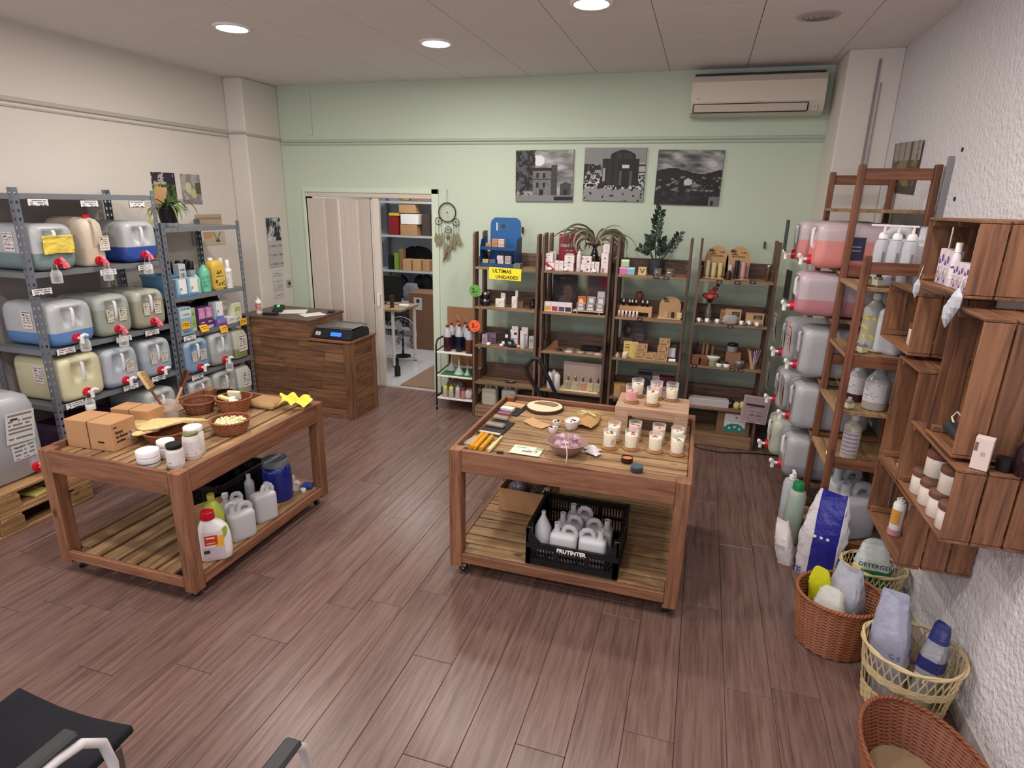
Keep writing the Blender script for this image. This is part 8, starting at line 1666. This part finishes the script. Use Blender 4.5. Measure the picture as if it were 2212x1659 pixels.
def cane_basket(label,p,R,H,rz=0,sy=1.0,R0=0.8):
 t=thing('cane_basket',label,'basket',p,rz); prof=lambda s: (R*(R0+(1-R0)*s),R*(R0+(1-R0)*s)*sy,0.004+s*H)
 def band(a,c,rows): b=MB(); weave(b,lambda q: prof(a+(c-a)*q),rows,36,0.0022,0.0024); b.build('woven_band',M['cane'],t,smooth=60)
 band(0.0,0.34,6); band(0.56,0.70,4)
 n=36
 for k in range(2):
  b=MB()
  for i in range(n):
   a0=2*PI*i/n; a1=a0+(0.22 if k else -0.22)
   def P(a,s): rx,ry,z=prof(s); return ((rx-0.001)*math.cos(a),(ry-0.001)*math.sin(a),z)
   b.tube([P(a0,0.0),P(a0,0.56),P(a0+(a1-a0)*0.3,0.7),P(a1,1.0)],0.0028,5)
  stuff(b.build('cane_stakes',M['cane'],t,smooth=60))
 b=MB(); rim(b,R,R*sy,0.004+H,0.008,10,100); b.build('rim',M['cane'],t,smooth=60); b=MB(); b.lathe([(R*R0-0.004,0),(R*R0-0.004,0.006)],36,sy=sy); b.build('base',M['cane'],t)
 return t
def big_wicker(label,p,R,H,rz,sy,mat,rows,n,R0=0.8,tilt=None):
 t=thing('wicker_basket',label,'basket',p,rz,None,rot=tilt); prof=lambda s: (R*(R0+(1-R0)*s**0.8),R*sy*(R0+(1-R0)*s**0.8),0.004+s*H)
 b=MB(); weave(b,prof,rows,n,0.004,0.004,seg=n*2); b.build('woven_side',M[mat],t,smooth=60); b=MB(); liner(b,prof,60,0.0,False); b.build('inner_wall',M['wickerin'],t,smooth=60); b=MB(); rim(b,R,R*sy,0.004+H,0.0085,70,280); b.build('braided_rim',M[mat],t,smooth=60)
 b=MB(); b.lathe([(R*R0-0.006,0),(R*R0-0.006,0.012)],60,sy=sy); b.build('base',plain('basket_floor','8c7458',0.85,var=0.15,scale=60),t); return t
cb=cane_basket('white cane basket with a green and white bag, behind the red-brown basket',(1.03,3.18,0.001),0.153,0.22,0.0,0.8)
t=bag('green and white detergent bag standing in the farther cane basket',(1.035,3.18,0.012),0.165,0.11,0.34,-0.1,bagmat('green_bag',[(0,'1c7a48'),(0.62,'c8d0cc'),(0.97,'b0b8b4')],2,0.3,0.12),5,(-0.05,0.02))
text('DETERGENT',0.032,plain('bag_ink','2c4438',0.6),t,(0.0,-0.078,0.235),name='lettering',bold=0.0006); MB().lathe([(0.03,-0.083),(0.03,-0.081)],22,(-0.05,0,0.19),'y').build('round_mark',plain('green_mark','2c8058',0.5),t); text('12',0.032,M['white'],t,(-0.05,-0.0845,0.178))
simple('yellow_packet','pale yellow packet in the farther cane basket','packet',MB().cbox((0,0,0.06),(0.05,0.008,0.12),None,0.002),plain('pale_yellow_paper','d8cc90',0.7),(0.935,3.11,0.13),-0.9)
big_wicker('deep red-brown wicker basket with crumpled plastic bags',(0.79,2.775,0.001),0.188,0.27,0.35,0.92,'wicker2',34,40)
bag('white bag with a crumpled top in the red-brown basket',(0.75,2.715,0.015),0.15,0.11,0.29,-0.5,plain('white_film2','c8c8c0',0.3,bump=0.7,scale=12),11,(-0.05,0.05)); bag('silvery printed bag at the back of the red-brown basket',(0.83,2.83,0.015),0.16,0.12,0.36,-0.8,plain('silver_film','a4a6b2',0.2,var=0.3,bump=0.7,scale=14),14,(-0.03,0.05))
bag('bright yellow folded bag top in the red-brown basket',(0.72,2.84,0.17),0.10,0.03,0.17,-0.5,plain('acid_yellow','c8c820',0.35,bump=0.4,scale=12),17,(-0.05,0.02))
cane_basket('white cane basket holding grey and blue bags by the stucco wall',(1.0,2.45,0.001),0.182,0.28,0.0,0.97)
t=bag('tall grey translucent bag in the nearer cane basket',(0.955,2.50,0.014),0.14,0.11,0.44,-0.45,plain('smoky_film','9a9cb0',0.2,var=0.2,bump=0.7,scale=12),19,(-0.1,0.06)); text('C S',0.03,plain('navy_ink','2c2c60',0.6),t,(0.01,-0.06,0.2))
t=bag('bag with navy blue panels beside the tall grey bag',(1.075,2.465,0.014),0.09,0.1,0.38,-0.6,bagmat('navy_bag',[(0,'9496a0'),(0.5,'2c3070'),(0.62,'9c9ea8'),(0.8,'2c3070')],2,0.3,0.05),23,(0.02,0.04)); text('TE',0.05,M['white'],t,(0,-0.076,0.15))
big_wicker('empty oval wicker basket nearest the viewer with a sandy bottom',(0.93,1.955,0.001),0.195,0.17,0.12,1.58,'wicker',26,46,0.8)
t=thing('storeroom_rack','grey steel rack of boxes in the storeroom beyond the folding door','rack',(-4.62,8.0,0)); sw=2.4
for x in (0.0,1.0,2.4):
 for y in (0.0,0.48): MB().box(x,x+0.035,y,y+0.035,0,2.0).build('post',M['steel'],t)
SRZ=(0.14,0.55,1.0,1.5,1.97)
for z in SRZ: MB().box(0.0,sw,0.04,0.475,z-0.03,z).build('shelf',plain('pale_shelf','b9bcc2',0.4),t)
def sb(label,px,zi,Y,w,h,d,mat,name='carton',cat='box',z=None):
 Z=SRZ[zi] if z is None else z; return simple(name,label+' in the storeroom',cat,MB().box(-w/2,w/2,-d/2,d/2,0,h,0.003),mat,(xat(px,Y,Z+0.1),Y,Z+0.001))
ck,kr_=M['card'],M['kraft']
sb('kraft paper parcel on top of the white box',886,3,8.16,0.26,0.12,0.2,kr_,'paper_parcel','parcel',1.81) ; sb('white flat box over a brown one',891,3,8.15,0.28,0.14,0.2,M['white'],z=1.655); sb('flat brown box under the white one',889,3,8.15,0.26,0.15,0.2,ck)
sb('red and yellow box beside the brown one',857,3,8.15,0.15,0.26,0.2,plain('red_box','8c1c24',0.5)); sb('yellow lid of the red box',857,3,8.15,0.155,0.04,0.205,plain('yellow_lid','d8c030',0.5),z=1.7655); sb('dark box at the rack end',926,3,8.2,0.12,0.3,0.2,plain('dim_box','4a3c38',0.7))
sb('lime green bottle',859,2,8.12,0.07,0.24,0.09,plain('lime_b','7c9c30',0.4),'bottle','bottle'); sb('black bottle',847,2,8.12,0.08,0.2,0.09,M['black'],'bottle','bottle'); sb('tall brown folder',870,2,8.14,0.06,0.3,0.1,plain('folder','8c6c4c',0.8),'folder','folder'); sb('open kraft box of white rolls',884,2,8.13,0.13,0.16,0.16,kr_); sb('second open kraft box',905,2,8.13,0.13,0.16,0.16,kr_); sb('brown box by the door frame',925,2,8.14,0.11,0.16,0.16,ck)
crumple('black_bundle','black cloth bundle behind the open kraft boxes in the storeroom',(xat(900,8.3,1.1),8.35,1.001),(0.5,0.14,0.32),'16161e',3,0.8,'bundle'); crumple('blue_bag','blue bag heap on the middle storeroom shelf',(xat(864,8.3,0.6),8.33,0.551),(0.26,0.16,0.34),'1c2440',4,0.5,'bag'); crumple('dark_bag','dark bag heap beside the blue one in the storeroom',(xat(915,8.3,0.6),8.33,0.551),(0.3,0.16,0.36),'18161e',5,0.5,'bag'); crumple('grey_bag','grey see-through bag on the middle storeroom shelf',(xat(888,8.1,0.6),8.11,0.551),(0.26,0.1,0.26),'7c7c84',6,0.4,'bag'); crumple('dark_bag','dark bag on the lowest storeroom shelf',(xat(890,8.2,0.2),8.22,0.141),(0.9,0.3,0.28),'201e26',7,0.6,'bag')
for i in range(1): sb('wide brown box on the top shelf',918,4,8.2,0.3,0.16,0.3,plain('top_box','8c7468',0.7))
crumple('yellow_basket','pale yellow hanging bundle on top of the storeroom rack',(xat(874,8.12,2.0),8.15,1.972),(0.22,0.18,0.2),'c8b060',8,0.8,'bundle')
t=thing('office_table','small table with white tubular legs in the storeroom','table',(-3.43,6.68,0.004)); MB().box(-0.62,0.08,-0.28,0.22,0.70,0.73,0.004).build('table_top',plain('birch_top','9c8468',0.5),t)
for (x,y) in ((-0.06,-0.21),(0.04,0.17),(-0.56,-0.21),(-0.56,0.17)): b=MB(); b.lathe([(0.018,0.012),(0.021,0.7)],14,(x,y,0)); b.build('leg',plain('white_leg','d8d4d2',0.3),t,smooth=60); b=MB(); b.lathe([(0.019,0),(0.019,0.0115)],12,(x,y,0)); b.build('foot',M['black'],t)
t=thing('monitor','black monitor seen from behind on the storeroom table','monitor',(-3.80,6.72,0.7345),0.2); MB().box(-0.28,0.28,-0.015,0.015,0.03,0.36,0.006).build('screen_back',M['black'],t); MB().box(-0.08,0.08,-0.06,0.06,0,0.012).build('base',M['black'],t); MB().box(-0.02,0.02,-0.014,0.014,0.0125,0.1).build('neck',M['black'],t)
simple('yellow_cup','yellow-green cup on the storeroom table','cup',MB().lathe([(0.035,0),(0.04,0.15)],18),plain('yg_cup','b4b040',0.4),(-3.66,6.5,0.7345),smooth=40); simple('dark_tumbler','dark tumbler on the storeroom table','cup',MB().lathe([(0.025,0),(0.03,0.15)],18),plain('brownish','4a3430',0.3),(-3.52,6.52,0.7345),smooth=40); simple('white_gadget','white cable gadget at the edge of the storeroom table','gadget',MB().box(-0.06,0.06,-0.03,0.03,0,0.03,0.006),M['white'],(-3.41,6.62,0.7345))
p=at(927,745,z=0.0); t=thing('cardboard_box','tall brown carton with a white label in the storeroom','box',(xat(927,7.6,0.5),7.62,0.004)); MB().box(-0.22,0.22,-0.2,0.2,0,0.78,0.004).build('carton_body',plain('storage_card','7a5844',0.85,var=0.05),t); panel('label',0.12,0.17,10,14,lambda u,v: hexc('2c2c2c') if (abs(u-0.5)<0.2 and 0.6<v<0.85) else hexc('c8c4c0'),t,(-0.08,-0.2015,0.55))
t=thing('desk_fan','round wire-caged fan on the storeroom floor behind the table leg','fan',(-3.63,6.98,0.004)); b=MB()
for r in (0.06,0.12,0.18,0.215): b.tube([(r*math.cos(a),-0.03,0.32+r*math.sin(a)) for a in [2*PI*i/32 for i in range(32)]],0.005 if r>0.2 else 0.002,5,True)
for i in range(16): a=2*PI*i/16; b.tube([(0.02*math.cos(a),-0.035,0.32+0.02*math.sin(a)),(0.215*math.cos(a),-0.03,0.32+0.215*math.sin(a))],0.0015,4)
b.build('cage',plain('cage_white','c8c8cc',0.3),t)
for i in range(3): a=2*PI*i/3; R3=Matrix.Rotation(-a,3,'Y'); b=MB(); b.cbox(tuple(R3@Vector((0.1,0,0))+Vector((0,0,0.32))),(0.14,0.004,0.08),R3@Matrix.Rotation(0.5,3,'X')); b.build('blade',plain('blade_grey','8c8c94',0.3),t)
b=MB(); b.lathe([(0.1,0),(0.1,0.015)],24); b.lathe([(0.015,0.015),(0.015,0.3)],12); b.build('stand',M['black'],t)
simple('door_mat','brown coir mat on the storeroom floor just past the threshold','mat',MB().box(-3.06,-2.0,5.79,6.72,0,0.012,0.003),plain('coir','7c6552',0.95,var=0.2,scale=80),(0,0,0.0045))
simple('black_shoe_rack','dark upright object just inside the storeroom behind the door post','object',MB().lathe([(0.035,0),(0.035,0.1),(0.02,0.13),(0.02,0.22)],14),M['black'],(-3.27,6.13,0.0045),smooth=50)
bpy.context.view_layer.update()
def xb(o):
 lo,hi=9,-9
 for c in [o]+list(o.children_recursive):
  if c.type=='MESH':
   for v in c.bound_box: x=(c.matrix_world @ Vector(v)).x; lo=min(lo,x); hi=max(hi,x)
 return lo,hi
def yb_(o): return max((c.matrix_world @ Vector(v)).y for c in [o]+list(o.children_recursive) if c.type=='MESH' for v in c.bound_box)
for o in [o for o in COL.objects if o.parent is None and o.get('category') and 5.145<o.location.y<5.48 and o.location.z>0.1 and o.get('category') not in ('shelf','sign','price tag','trolley','plant')]:
 for (a,b_) in UX:
  if a-0.03<o.location.x<b_+0.03:
   lo,hi=xb(o); L0,H0=a+0.0225,b_-0.0225
   if yb_(o)>5.248: L0+=0.017; H0 -= 0.017
   if lo<L0: o.location.x+=L0-lo
   elif hi>H0: o.location.x -= hi-H0
